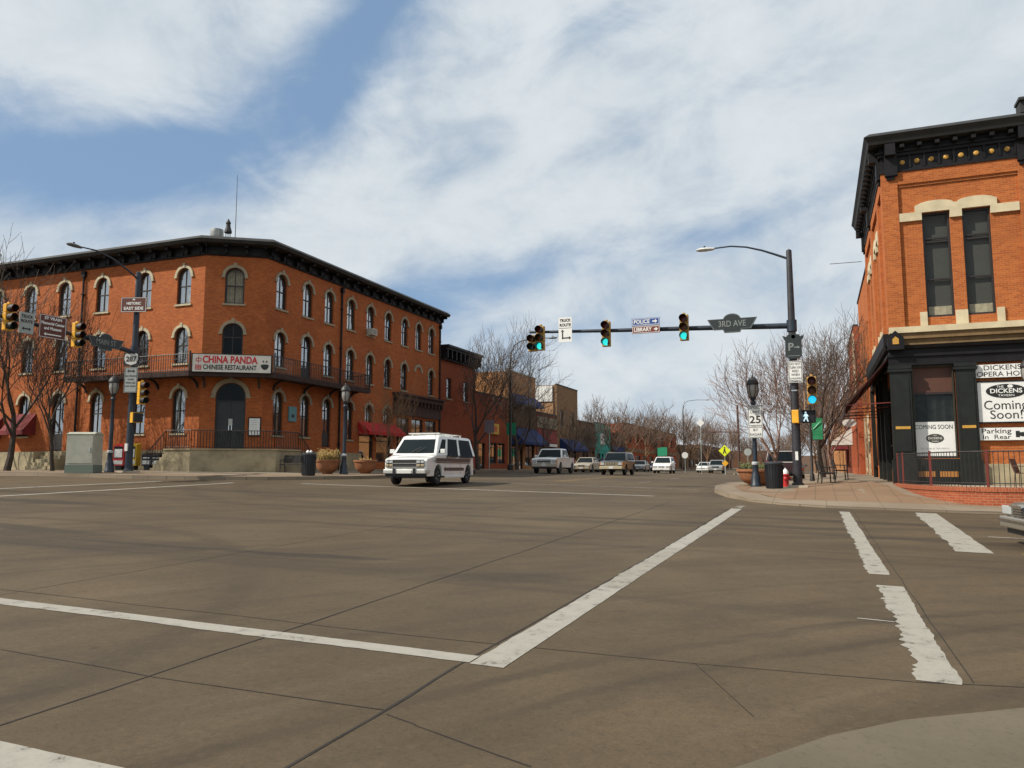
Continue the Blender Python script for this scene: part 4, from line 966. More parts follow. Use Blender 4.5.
# side shop windows and the lean-to awning
for (a, b, z0, z1, r) in sops[4:]: make_window(OH, SOo, ST, a, b, z0, z1, 0, hood=False, curtain=0, sill=False, bars=(.3, .8), name='shop_window')
for y in (42.9, 39.0, 37.1, 35.0):
    m_ = MB(); m_.box(2.62, 2.798, y-.18, y+.18, .9, 5.45); m_.build('column', M_COL, OH, world=True)
aw = awning(OH, (2.8, 41.5), ST, 0, 9.35, 5.75, 3.95, 1.72, M_AWND, .25, d0=.18, ends=False)
m_ = MB()
for u in (.03, 2.3, 4.6, 6.9, 9.3):
    y = 41.5-u; m_.tube([(2.78, y, 4.05), (1.12, y, 3.98)], .02, 5); m_.tube([(2.64, y, 5.68), (1.10, y, 3.93)], .02, 5)
for z, x in ((3.93, 1.12), (4.5, 1.62), (5.1, 2.15)): m_.tube([(x, 32.2, z), (x, 41.45, z)], .018, 5)
m_.build('awning_frame', M_REDIRON, aw, world=True)
m_ = MB(); m_.box(5.5, 17.9, 31.9, 31.998, .9, 1.75); m_.build('stone_base', M_STONE, OH, world=True)
m_ = MB(); m_.tube([(2.5, 42.2, 12.0), (1.0, 42.2, 12.02)], .015, 4); m_.build('iron_rod', M_IRON, OH, world=True)

# lettered boards on its brick front
def board(name, label, x, z, w_, h, parts, mat=None, y=31.9, cat='sign', frame=None, rz=0, th=.06):
    m_ = MB(); m_.box(-w_/2, w_/2, -th/2, th/2, -h/2, h/2)
    b = m_.build(name, mat or M_WHITE, loc=(x, y, z), rz=rz); props(b, label, cat)
    for s_, tx, tz_, sz, mt, wd in parts: text(s_, b, tx, tz_, sz, mt, -th/2-.004, wd, .0)
    if frame:
        m_ = MB(); f = .05
        for a in ((-w_/2-f, w_/2+f, h/2+.002, h/2+f), (-w_/2-f, w_/2+f, -h/2-f, -h/2-.002)): m_.box(a[0], a[1], -th/2-.02, th/2, a[2], a[3])
        for a in ((-w_/2-f, -w_/2-.002), (w_/2+.002, w_/2+f)): m_.box(a[0], a[1], -th/2-.02, th/2, -h/2, h/2)
        m_.build('frame', frame, b)
    return b
M_INK = P('black_ink', (.015, .015, .014), .6)
board('opera_house_sign', 'narrow white DICKENS OPERA HOUSE board, uppermost of three on the brick', 6.48, 5.05, 2.15, .47, [('DICKENS', -.22, .11, .25, M_INK, 1.15), ('OPERA HOUSE', -.13, -.12, .25, M_INK, 1.78)])
cs = board('coming_soon_sign', 'large framed white Coming Soon! board with a black oval tavern logo', 6.38, 3.94, 1.85, 1.42, [('Coming', -.10, -.13, .46, M_INK, 1.32), ('Soon!', -.08, -.47, .44, M_INK, .98)], frame=M_CORN)
def oval(parent, x, z, rx, rz_, y, mat, name='logo'):
    m_ = MB(); m_.slab_xz([(x+rx*cos(2*pi*i/28), z+rz_*sin(2*pi*i/28)) for i in range(28)], y-.006, y); return m_.build(name, mat, parent)
lg = oval(cs, -.05, .38, .62, .25, -.031, M_BLACK)
text('DICKENS', lg, -.05, .38, .22, M_WHITE, -.042, .98, .004); text('THE', lg, -.22, .53, .12, M_WHITE, -.042, .22); text('TAVERN', lg, -.05, .22, .11, M_WHITE, -.042, .5)
m_ = MB(); m_.slab_xz([(.02, .50), (.12, .49), (.18, .54), (.14, .60), (.06, .61), (.0, .56)], -.044, -.038); m_.build('emblem', M_WHITE, lg)
pk = board('parking_sign', 'white Parking in Rear board with a pointing hand, lowest on the brick', 6.42, 2.80, 2.1, .44, [('Parking', -.47, .10, .25, M_INK, .90), ('In  Rear', -.47, -.11, .22, M_INK, .86)])
m_ = MB(); m_.slab_xz([(x-.16, z) for x, z in [(.28, .1), (.40, .1), (.40, .05), (.72, .07), (.94, .06), (.94, .01), (.72, .01), (.75, -.06), (.48, -.1), (.40, -.07), (.40, -.12), (.28, -.12)]], -.036, -.031); m_.build('pointing_hand', M_INK, pk)
bn = board('shop_banner', 'white COMING SOON paper banner inside the dark-framed shop window', 4.03, 2.66, 1.36, 1.25, [('COMING SOON', 0, .43, .22, M_INK, 1.22)], y=32.135, th=.01)
lg = oval(bn, .02, .02, .29, .165, -.006, P('faded_black', (.05, .05, .04), .7)); text('DICKENS', lg, .02, .02, .11, M_WHITE, -.016, .46); text('THE', lg, .02, .12, .06, M_WHITE, -.016); text('TAVERN', lg, .02, -.09, .06, M_WHITE, -.016)
text('DICKENS TAVERN', bn, 0, -.35, .08, P('pale_grey_ink', (.5, .5, .48), .7), -.01, .9)

# patio: raised brick planter wall with railing
PW = [(2.62, 31.68), (2.68, 30.5), (3.05, 28.2), (3.85, 26.4), (5.4, 25.6), (8, 25.45), (16.5, 25.4)]
def smooth_path(p, n=4):
    o = []
    for i in range(len(p)-1):
        a = p[max(i-1, 0)]; b = p[i]; c = p[i+1]; d = p[min(i+2, len(p)-1)]
        for k in range(n):
            f = k/n; o.append(tuple(.5*((2*b[j])+(-a[j]+c[j])*f+(2*a[j]-5*b[j]+4*c[j]-d[j])*f*f+(-a[j]+3*b[j]-3*c[j]+d[j])*f**3) for j in (0, 1)))
    return o+[p[-1]]
PWS = smooth_path(PW)
m_ = MB(); il = inset(PWS, .32); s_ = 0
for i in range(len(PWS)-1):
    a, b, c, d = PWS[i], PWS[i+1], il[i+1], il[i]; l = hypot(b[0]-a[0], b[1]-a[1]); z0, z1 = .3, .92
    m_.add([(*a, z0), (*b, z0), (*b, z1), (*a, z1)], [(0, 1, 2, 3)], [[(s_, z0), (s_+l, z0), (s_+l, z1), (s_, z1)]])
    m_.add([(*d, z0), (*c, z0), (*c, z1), (*d, z1)], [(3, 2, 1, 0)], [[(s_, z0), (s_+l, z0), (s_+l, z1), (s_, z1)]])
    m_.add([(*a, z1), (*b, z1), (*c, z1), (*d, z1)], [(0, 1, 2, 3)], [[(s_, 0), (s_+l, 0), (s_+l, .3), (s_, .3)]]); s_ += l
pw = m_.build('patio_wall', M_PATIO); props(pw, 'low curved brick patio wall with an iron railing in front of the opera house', 'patio wall')
m_ = MB(); oc_ = inset(PWS, -.03); ic_ = inset(PWS, .35); s_ = 0
for i in range(len(PWS)-1):
    a, b, c, d = oc_[i], oc_[i+1], ic_[i+1], ic_[i]; l = hypot(b[0]-a[0], b[1]-a[1]); q = [(s_, 0), (s_+l, 0), (s_+l, .13), (s_, .13)]
    for (p, r_, z0, z1) in ((a, b, .922, 1.05), (d, c, .922, 1.05)): m_.add([(*p, z0), (*r_, z0), (*r_, z1), (*p, z1)], [(0, 1, 2, 3)], [[(v, u) for u, v in q]])
    m_.add([(*a, 1.05), (*b, 1.05), (*c, 1.05), (*d, 1.05)], [(0, 1, 2, 3)], [[(v, u) for u, v in q]]); s_ += l
m_.build('coping', M_PATIO, pw)
m_ = MB(); m_.prism(inset(PWS, .33)+[(16.5, 31.69), (2.9, 31.69)], .5, .985); props(m_.build('patio_floor', M_CONC), kind='structure')
m_ = MB(); RL = inset(PWS, .12); acc = 0
for i in range(len(RL)-1):
    a, b = RL[i], RL[i+1]; m_.tube([(*a, 2.08), (*b, 2.08)], .02, 5); m_.tube([(*a, 1.16), (*b, 1.16)], .014, 5)
L_ = []; 
for a, b in zip(RL, RL[1:]):
    l = hypot(b[0]-a[0], b[1]-a[1]); s_ = (-acc) % .13
    while s_ < l: L_.append((a[0]+(b[0]-a[0])*s_/l, a[1]+(b[1]-a[1])*s_/l)); s_ += .13
    acc += l
for x, y in L_: m_.box(x-.008, x+.008, y-.008, y+.008, 1.05, 2.07)
rl = m_.build('railing', M_IRON, pw)
for i in (0, 4, 9, 14, 18):
    x, y = RL[min(i, len(RL)-1)]; m_ = MB(); m_.box(x-.03, x+.03, y-.03, y+.03, 1.05, 2.14); m_.build('post', M_REDIRON, rl)
# patio chairs and table
def patio_chair(loc, rz, label):
    c = empty('patio_chair', loc, rz, label, 'chair', 'brown metal patio chairs')
    mt = P('brown_mesh_metal', (.10, .04, .025), .6, var=.2)
    m_ = MB(); m_.box(-.24, .24, -.22, .24, .43, .46); m_.build('seat', mt, c)
    m_ = MB(); m_.add([(-.25, .22, .46), (.25, .22, .46), (.28, .36, .92), (-.28, .36, .92), (-.25, .25, .46), (.25, .25, .46), (.28, .39, .92), (-.28, .39, .92)], [(0, 1, 2, 3), (7, 6, 5, 4), (0, 4, 5, 1), (3, 2, 6, 7), (0, 3, 7, 4), (1, 5, 6, 2)]); m_.build('backrest', mt, c)
    for x, y in ((-.22, -.2), (.22, -.2), (-.22, .24), (.22, .24)):
        m_ = MB(); m_.tube([(x, y, .44), (x*1.12, y*1.1, 0)], .014, 5); m_.build('leg', mt, c)
    for x in (-.27, .27):
        m_ = MB(); m_.tube([(x, .27, .68), (x, -.2, .66), (x, -.22, .44)], .014, 5); m_.build('armrest', mt, c)
patio_chair((6.25, 29.5, .985), radians(62), 'brown mesh patio chair behind the railing, left of the round table')
patio_chair((7.3, 30.2, .985), radians(-10), 'brown mesh patio chair behind the round patio table')
t_ = empty('patio_table', (7.1, 29.4, .985), 0, 'round brown metal patio table behind the brick wall railing', 'table')
m_ = MB(); m_.lathe([(.02, .70), (.42, .71), (.44, .73), (.42, .745), (0, .745)], 20); m_.build('tabletop', P('brown_mesh_metal', (.1, .04, .025), .6), t_)
m_ = MB(); m_.lathe([(.24, 0), (.22, .03), (.03, .06), (.03, .70)], 12); m_.build('pedestal', M_IRON, t_)

# ------------------------------------------------------------------ simpler street-row buildings
def shop_building(name, label, y0, y1, ztop, mat, side='L', depth=26, up=(), low=None, cornice_=None, awn=(), band=None, xf=None, parapet=None, gz=.7, cat='building'):
    """a building of the row: wall, roof, shop windows, upper windows, awnings. side L faces +X at x=-27.5; side R faces -X at x=2.8"""
    L = y1-y0
    if side == 'L': x = -27.5 if xf is None else xf; o = (x, y0); t = (0, 1); xb = x-depth
    else: x = 2.8 if xf is None else xf; o = (x, y1); t = (0, -1); xb = x+depth
    b = empty(name, (x, (y0+y1)/2, 1.2), 0, label, cat)
    def U(y): return y-y0 if side == 'L' else y1-y
    ops = []
    for (ya, yb, z0, z1) in list(up)+list(low or ()):
        a, c = sorted((U(ya), U(yb))); ops.append((a, c, z0, z1, 0))
    m_ = MB(); facade(m_, o, t, L, gz, ztop, ops, .2)
    if side == 'L': facade(m_, (xb, y0), (1, 0), depth, gz, ztop, []); facade(m_, (x, y1), (-1, 0), depth, gz, ztop, []); facade(m_, (xb, y1), (0, -1), L, gz, ztop, [])
    else: facade(m_, (x, y0), (1, 0), depth, gz, ztop, []); facade(m_, (xb, y1), (-1, 0), depth, gz, ztop, []); facade(m_, (xb, y0), (0, 1), L, gz, ztop, [])
    m_.build('wall', mat, b, world=True)
    xa, xc = sorted((x, xb)); m_ = MB(); m_.box(xa+.02, xc-.02, y0+.02, y1-.02, ztop-.5, ztop-.4); m_.box(xa+.4, xc-.1, y0+.1, y1-.1, 1.05, 1.15)
    if ztop > 8: m_.box(xa+.4, xc-.1, y0+.1, y1-.1, 5.5, 5.6)
    m_.build('roof', M_ROOF, b, world=True)
    m_ = MB(); m_.obox(o, t, -.003, L+.003, -.25, .05, ztop+.002, ztop+.14); m_.build('coping', M_CORNTOP if mat not in (M_BRICKO,) else M_TRIMG, b, world=True)
    for k, q in enumerate(ops):
        is_up = k < len(up)
        make_window(b, o, t, q[0], q[1], q[2], q[3], 0, hood=False, curtain=(5 if is_up and k % 2 else 0), sill=is_up, mull=(q[1]-q[0] > 1.6), bars=(.5,) if is_up else (.78,), name='window' if is_up else 'shop_window')
    if cornice_:
        m_ = MB(); zb, zt, pr = cornice_; m_.obox(o, t, -.05, L+.05, 0, pr*.3, zb, zt-.35); m_.obox(o, t, -.1, L+.1, 0, pr*.8, zt-.35, zt-.18); m_.obox(o, t, -.15, L+.15, 0, pr, zt-.18, zt)
        n = max(2, int(L/.8))
        for i in range(n+1): u = .1+(L-.2)*i/n; m_.obox(o, t, u-.08, u+.08, 0, pr*.75, zb+.1, zt-.352)
        m_.build('cornice', M_CORN, b, world=True)
    for (ya, yb, zt, zb, pr, mt) in awn:
        a, c = sorted((U(ya), U(yb))); awning(b, o, t, a, c, zt, zb, pr, mt)
    if band:
        for (ya, yb, z0, z1, mt, nm) in band:
            a, c = sorted((U(ya), U(yb))); m_ = MB(); m_.obox(o, t, a, c, .003, .09, z0, z1); m_.build(nm, mt, b, world=True)
    return b
M_TEAL = P('teal_paint', (.02, .34, .28), .7, var=.15)
M_REDP = P('red_painted_board', (.24, .025, .02), .7, var=.2)
M_GREYD = P('dark_grey_paint', (.06, .055, .05), .7, var=.3)
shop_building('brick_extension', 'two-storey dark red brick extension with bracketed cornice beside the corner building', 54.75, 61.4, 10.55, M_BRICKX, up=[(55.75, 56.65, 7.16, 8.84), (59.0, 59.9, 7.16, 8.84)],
              low=[(55.5, 57.0, 1.6, 3.9), (57.6, 58.9, 1.35, 3.9), (59.5, 60.9, 1.9, 3.9)], cornice_=(10.2, 11.35, .75))
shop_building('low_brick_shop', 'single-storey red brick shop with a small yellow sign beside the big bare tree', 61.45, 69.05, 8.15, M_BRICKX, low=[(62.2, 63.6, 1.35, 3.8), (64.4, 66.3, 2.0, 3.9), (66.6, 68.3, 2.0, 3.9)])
shop_building('awning_shop', 'two-storey orange brick shop with navy awnings on both storeys', 69.1, 77.0, 10.95, M_BRICKO, low=[(69.6, 71.8, 1.8, 4.0), (72.2, 73.2, 1.35, 4), (73.8, 76.6, 1.8, 4.0)], up=[(70.2, 71.3, 6.3, 8.2), (72.4, 73.5, 6.3, 8.2), (74.8, 75.9, 6.3, 8.2)],
              awn=[(69.6, 76.9, 8.9, 8.0, 1.0, M_AWNB), (69.5, 76.9, 5.6, 4.1, 1.6, M_AWNB)], band=[(69.2, 76.9, 5.65, 7.9, M_BRICKB, 'dark_panel')])
shop_building('red_front_shop', 'low shop with a red signboard band between the navy awnings', 77.05, 84.2, 7.45, M_BRICKD, low=[(77.6, 80, 1.8, 3.9), (80.3, 81.2, 1.35, 3.9), (81.5, 83.8, 1.8, 3.9)], band=[(77.3, 84.0, 4.3, 5.7, M_REDP, 'signboard'), (77.3, 84.0, 5.9, 7.1, M_TRIMG, 'stucco_panel'), (77.3, 84.0, 3.95, 4.25, M_WHITE, 'fascia')])
bt = shop_building('tan_brick_building', 'tall tan brick building with a white roof signboard and one navy awning', 84.25, 92.5, 11.1, M_BRICKT, low=[(85, 87, 1.8, 3.7), (87.6, 88.6, 1.35, 3.7), (89.2, 91.8, 1.8, 3.7)], up=[(85.6, 86.7, 6.4, 8.3), (90, 91.1, 6.4, 8.3)], awn=[(85.2, 92.3, 5.0, 3.8, 1.5, M_AWNB)])
m_ = MB(); m_.box(-30.4, -28.0, 84.08, 84.2, 9.2, 11.0); m_.build('white_panel', M_WHITE, bt, world=True)
m_ = MB(); m_.box(-44, -27.9, 84.1, 84.24, 7.6, 9.0); m_.build('sunlit_wall_patch', M_BRICKO, bt, world=True)  # paler brick sheet: sunlight on the side wall put into its colour
shop_building('dark_front_shop', 'low dark brown shopfront between the tan building and the teal shop', 92.55, 100.6, 7.4, M_BRICKB, low=[(93.2, 95.6, 1.7, 3.8), (96, 97, 1.3, 3.8), (97.6, 100, 1.7, 3.8)], band=[(92.8, 100.4, 4.2, 5.2, M_GREYD, 'signboard')])
shop_building('teal_shop', 'low shop with a bright teal painted front', 100.65, 108.8, 7.6, M_TEAL, low=[(101.4, 103.4, 1.7, 3.6), (104, 105, 1.3, 3.6), (105.6, 108, 1.7, 3.6)], band=[(101, 108.4, 4.0, 4.5, M_TEAL, 'fascia'), (103.2, 105.4, 4.8, 6.3, M_WHITE, 'signboard')])
shop_building('brown_shop', 'dull brown low shop beyond the teal front', 108.85, 118, 6.6, M_BRICKB, low=[(110, 112.4, 1.7, 3.6), (113, 114, 1.3, 3.6), (114.6, 117, 1.7, 3.6)], band=[(109.2, 117.6, 4, 4.7, M_AWNB, 'fascia')])
shop_building('vermilion_building', 'long bright vermilion brick building behind the far row of bare trees', 118.1, 165, 8.5, M_BRICKR, low=[(120+k*5.4, 123.6+k*5.4, 1.7, 3.6) for k in range(8)], up=[(121+k*5.4, 122.6+k*5.4, 5.6, 7.2) for k in range(8)], band=[(118.4, 164.6, 4.1, 4.7, M_BRICKT, 'fascia')])
shop_building('tan_row_building', 'low tan building at the far end of the left row', 165.1, 200, 6.4, M_BRICKT, low=[(168+k*6, 172+k*6, 1.7, 3.6) for k in range(5)])
shop_building('brown_row_building', 'long low brown building closing the far left row', 200.2, 270, 7.5, M_BRICKB, low=[(204+k*8, 209+k*8, 1.7, 3.6) for k in range(8)])
# right-hand row
shop_building('opera_rear_wing', 'lower brick wing behind the opera house along the side pavement', 43.05, 53.4, 12.0, M_BRICK2, side='R', depth=15, low=[(44, 46, 1.6, 4.4), (46.6, 47.7, 1.2, 4.4), (48.4, 50.6, 1.6, 4.4), (51.2, 52.8, 1.6, 4.4)], up=[(45, 46, 7, 9.5), (48, 49, 7, 9.5), (51, 52, 7, 9.5)],
              band=[(43.3, 43.9, 1.0, 4.6, M_TRIM, 'pilaster'), (47.8, 48.3, 1.0, 4.6, M_TRIM, 'pilaster'), (50.7, 51.1, 1, 4.6, M_TRIM, 'pilaster')])
nb = shop_building('brick_pier_building', 'two-storey red brick building with a cream stone pilaster beyond the opera house', 53.5, 63, 10.6, M_BRICKR, side='R', depth=15, xf=2.5, low=[(55, 58, 1.6, 4.2), (58.6, 59.6, 1.2, 4.2), (60.2, 62.4, 1.6, 4.2)], up=[(55.4, 56.6, 6.5, 8.8), (60.2, 61.4, 6.5, 8.8)], band=[(53.7, 54.4, 6.0, 10.2, M_TRIM, 'pilaster')])
shop_building('small_awning_shop', 'small red brick shop with a white pointed awning further along the right pavement', 63.1, 73, 8.6, M_BRICKR, side='R', depth=15, low=[(64, 66.4, 1.6, 3.9), (67, 68, 1.2, 3.9), (68.8, 72, 1.6, 3.9)], up=[(65, 66.2, 5.6, 7.4), (69.4, 70.6, 5.6, 7.4)], awn=[(64.2, 67.4, 4.8, 3.6, 1.7, P('white_canvas', (.62, .60, .54), .8))])
shop_building('red_row_shop', 'low red brick shop in the right row behind the street trees', 73.1, 90, 7.6, M_BRICKD, side='R', depth=15, low=[(75+k*4, 78+k*4, 1.6, 3.8) for k in range(3)], awn=[(80, 86, 4.6, 3.6, 1.4, M_AWN)])
shop_building('orange_row_shop', 'long orange brick row at the far right end of the street', 90.1, 150, 8.2, M_BRICKO, side='R', depth=15, low=[(94+k*7, 98+k*7, 1.6, 3.8) for k in range(7)])
shop_building('far_end_building', 'low brown brick building far behind the trees at the end of the street', 322, 334, 8.5, M_BRICKB, side='L', xf=-8, depth=34)
shop_building('brown_end_building', 'long brown building at the end of the right row', 150.1, 260, 7.0, M_BRICKB, side='R', depth=15, low=[(154+k*10, 160+k*10, 1.6, 3.8) for k in range(9)])
shop_building('cream_end_building', 'dull brown low building closing the street far ahead', 300, 312, 6.0, P('brown_stucco', (.16, .10, .07), .8), side='L', xf=14, depth=22)

# ------------------------------------------------------------------ street furniture
def gz_l(x, y): return walk(x, y)
def street_lamp(loc, label, rz=0):
    s = empty('street_lamp', loc, rz, label, 'street lamp', 'acorn street lamps')
    m_ = MB(); m_.lathe([(.22, 0), (.22, .08), (.19, .12), (.18, .40), (.13, .52), (.11, .85), (.13, .90), (.10, .98)], 16); b = m_.build('base', M_POLE, s, smooth=True)
    m_ = MB(); m_.lathe([(.135, .90), (.14, .93), (.14, .99), (.11, 1.02)], 16); m_.build('collar', P('pale_band', (.4, .42, .42), .6), s)
    m_ = MB(); m_.lathe([(.095, .98), (.085, 2.2), (.07, 3.35), (.11, 3.40), (.11, 3.46), (.06, 3.52), (.10, 3.60), (.14, 3.68)], 14); m_.build('pole', M_POLE, s, smooth=True)
    m_ = MB(); m_.lathe([(.12, 3.68), (.20, 3.86), (.22, 4.02), (.20, 4.20)], 14); g = m_.build('lamp_glass', M_LAMPG, s, smooth=True)
    m_ = MB()
    for k in range(6):
        a = k*pi/3; m_.tube([(r*cos(a), r*sin(a), z) for r, z in ((.125, 3.68), (.208, 3.86), (.228, 4.02), (.208, 4.2))], .014, 4)
    m_.lathe([(.22, 4.19), (.25, 4.21), (.25, 4.25)], 14); m_.build('cage', M_IRON, s)
    m_ = MB(); m_.lathe([(.25, 4.25), (.215, 4.36), (.13, 4.47), (.05, 4.52), (.04, 4.58), (.0, 4.64)], 14); m_.build('cap', M_IRON, s, smooth=True)
    return s
l1 = street_lamp((-2.37, 33.4, walk_r(-2.37, 33.4)), 'dark acorn street lamp carrying the speed limit sign')
for loc, lb in (((-30.75, 27.0), 'dark acorn street lamp beside the grey utility cabinet'), ((-22.3, 33.6), 'dark acorn street lamp between two terracotta bowl planters'), ((6.33, 28.6), 'acorn lamp head at the right edge, over the brick patio')):
    z = walk_r(*loc) if loc[0] > -10 else walk(*loc)
    c = copy_tree(l1, None, (*loc, z if loc[0] < 0 else .985)); c['label'] = lb
    if loc[0] > 0: c.scale = (.9, .9, .9)

M_LRED = P('unlit_red_lens', (.13, .012, .008), .3); M_LAMB = P('unlit_amber_lens', (.16, .05, .008), .3); M_LGRN = P('unlit_green_lens', (.01, .06, .05), .3)
M_LIT = P('lit_green_lens', (.05, .6, .55), .3, emit=((.03, .72, .68), 1.0)); M_LIT2 = P('lit_blue_green_lens', (.05, .5, .7), .3, emit=((.02, .55, .85), 1.0))
M_VIS = P('black_visor', (.018, .012, .010), .6)
def signal(loc, rz, label, lit=M_LIT, body=M_YELD, five=False, cat='traffic light', tan=True, group='mast arm traffic lights', frame=None):
    """three-section head; front faces local -Y, origin at its centre"""
    s = empty('traffic_signal', loc, rz, label, cat, group)
    def sect(cx, cz, lens, nm):
        m_ = MB(); m_.lathe([(.145, -.105), (.12, -.115), (.0, -.13)], 16, (cx, 0, cz), 'y'); m_.build(nm, lens, s)
        m_ = MB(); n = 18; a0, a1 = radians(-50), radians(230)
        vs = []
        for i in range(n+1):
            a = a0+(a1-a0)*i/n; d = .28 if 0 < sin(a) or True else .1
            dd = .29-.13*max(0, -sin(a))
            vs += [(cx+.158*cos(a), -.10, cz+.158*sin(a)), (cx+.158*cos(a), -.10-dd, cz+.158*sin(a)), (cx+.148*cos(a), -.10-dd, cz+.148*sin(a)), (cx+.148*cos(a), -.10, cz+.148*sin(a))]
        fs = []
        for i in range(n):
            for k in range(4): fs.append((i*4+k, i*4+(k+1) % 4, (i+1)*4+(k+1) % 4, (i+1)*4+k))
        m_.add(vs, fs); m_.build('visor', frame or M_VIS, s)
    cols = [(0, ((.355, M_LRED, 'red_lens'), (0, M_LAMB, 'amber_lens'), (-.355, lit, 'green_lens')))]
    m_ = MB()
    if five:
        cols = [(.0, ((.355, M_LRED, 'red_lens'), (0, M_LAMB, 'amber_lens'), (-.355, lit, 'green_lens'))), (-.375, ((-.02, M_LAMB, 'amber_lens'), (-.375, M_LGRN, 'green_lens')))]
        m_.box(-.555, -.195, -.10, .10, -.555, .16)
    for k in range(3): m_.box(-.175, .175, -.10, .10, -.53+.356*k, -.53+.35+.356*k)
    m_.box(-.12, .12, .05, .16, -.50, .50); m_.box(-.05, .05, -.06, .06, .535, .62)
    m_.build('housing', body, s, bevel=.02)
    for cx, ls in cols:
        for cz, lens, nm in ls: sect(cx, cz, lens, nm)
    return s
# ---- right pole with mast arm and luminaire arm
PX, PY = -.72, 31.8; PZ = walk_r(PX, PY)
rp = empty('signal_pole', (PX, PY, PZ), 0, 'tall dark steel signal pole with mast arm and curved lamp arm on the right corner', 'signal pole')
m_ = MB(); m_.box(-.36, .36, -.30, .30, -.1, .10); m_.build('footing', P('pale_concrete', (.42, .36, .27), .9), rp)
m_ = MB(); m_.lathe([(.22, .10), (.22, .16), (.17, .2), (.155, 3), (.13, 7), (.105, 9.25), (.10, 9.3), (.0, 9.36)], 14); m_.build('pole', M_POLEB, rp, smooth=True)
m_ = MB(); m_.tube([(0, 0, 6.28), (-3, 0, 6.40), (-7, 0, 6.55), (-10.9, 0, 6.72)], [.115, .10, .08, .055], 10); m_.lathe([(.19, 6.05), (.19, 6.5)], 12); m_.build('mast_arm', M_POLE, rp, smooth=True)
m_ = MB(); m_.tube([(0, 0, 8.95), (-.5, 0, 9.18), (-1.0, 0, 9.40), (-1.6, 0, 9.60), (-2.2, 0, 9.70), (-2.9, 0, 9.68)], [.05, .045, .04, .035, .032, .03], 8); m_.build('lamp_arm', M_POLE, rp, smooth=True)
def cobra(parent, x, y, z, dx, dy, mat):
    m_ = MB(); L = .72; ps = [(0, .05, .05), (.12, .10, .07), (.35, .16, .09), (.60, .15, .08), (.74, .05, .03)]; vs = []
    n = 10
    for s_, r, h in ps:
        for k in range(n):
            a = 2*pi*k/n; vs.append((x+dx*s_-dy*r*cos(a), y+dy*s_+dx*r*cos(a), z+h*sin(a)*(1 if sin(a) > 0 else .8)))
    fs = [(i*n+k, i*n+(k+1) % n, (i+1)*n+(k+1) % n, (i+1)*n+k) for i in range(len(ps)-1) for k in range(n)]+[tuple(range(n))[::-1], tuple((len(ps)-1)*n+k for k in range(n))]
    m_.add(vs, fs); h = m_.build('lamp_head', mat, parent, smooth=True)
    m_ = MB(); m_.lathe([(.04, 0), (.04, .07), (0, .09)], 8, (x+dx*.4, y+dy*.4, z+.08)); m_.build('photocell', M_POLE, h); return h
cobra(rp, -2.85, 0, 9.66, -1, 0, P('pale_grey_lamp', (.55, .55, .52), .5))
m_ = MB(); m_.box(-.05, .05, -.17, -.13, 1.05, 1.38); m_.build('sticker', M_WHITE, rp)
m_ = MB(); m_.tube([(.14, 0, 4.35), (.62, 0, 4.35), (.62, 0, 4.25)], .02, 6); m_.tube([(.14, 0, 2.95), (.62, 0, 2.95), (.62, 0, 3.05)], .02, 6); m_.tube([(.36, 0, 2.95), (.36, 0, 4.35)], .03, 6); m_.build('signal_bracket', P('tan_bracket', (.30, .2, .12), .6), rp)
for k, z in enumerate((4.6, 5.0, 3.7)):
    m_ = MB(); m_.lathe([(.165, z), (.165, z+.05)], 14); m_.build('steel_band', M_CHROME, rp)
AY = PY-.16; zA = lambda x: PZ+6.28+.44*((PX-x)/10.9)
signal((-11.02, AY-.08, 7.22), 0, 'five-light signal cluster with one green lit at the far end of the arm', M_LIT, five=True)
signal((-8.08, AY-.08, 7.22), 0, 'green traffic light on the arm between the truck route and police signs', M_LIT)
signal((-4.83, AY-.08, 7.28), 0, 'green traffic light on the arm right of the police and library signs', M_LIT)
signal((-.08, PY-.05, 4.55), 0, 'green traffic light on the side of the right signal pole', M_LIT2, group='pole mounted traffic lights', body=P('ochre_signal', (.45, .24, .05), .6))
# pedestrian signal
ps = empty('pedestrian_signal', (-.24, PY-.1, 3.55), 0, 'black pedestrian signal box showing a white walking figure', 'pedestrian signal')
m_ = MB(); m_.box(-.24, .24, -.12, .12, -.24, .24); m_.build('housing', M_BLACKP, ps, bevel=.02)
M_WALKL = P('walk_symbol', (.6, .75, .8), .5, emit=((.55, .78, .85), .8))
m_ = MB(); m_.slab_xz([(-.10+.035*cos(2*pi*i/10), .155+.035*sin(2*pi*i/10)) for i in range(10)], -.128, -.122)
m_.slab_xz([(-.14, .11), (-.06, .11), (-.04, -.01), (-.03, -.09), (.0, -.19), (-.05, -.19), (-.09, -.07), (-.16, -.19), (-.21, -.17), (-.14, -.05)], -.128, -.122)
m_.slab_xz([(-.06, .10), (.0, .02), (-.02, .0), (-.08, .05)], -.128, -.122); m_.slab_xz([(-.14, .10), (-.2, .0), (-.18, -.01), (-.12, .05)], -.128, -.122); m_.build('walking_figure', M_WALKL, ps)
m_ = MB(); m_.box(-.26, .26, -.22, -.121, .22, .25); m_.box(-.26, -.24, -.22, -.121, -.24, .22); m_.box(.24, .26, -.22, -.121, -.24, .22); m_.build('visor', M_BLACKP, ps)
ps2 = empty('pedestrian_signal', (-.68, PY-.28, 3.55), radians(78), 'yellow-sided pedestrian signal box turned sideways on the right pole', 'pedestrian signal')
m_ = MB(); m_.box(-.2, .2, -.14, .12, -.25, .25); m_.build('housing', M_YEL, ps2, bevel=.02)
m_ = MB(); m_.box(-.22, .22, -.24, -.142, -.24, .24); m_.build('visor', M_BLACKP, ps2)

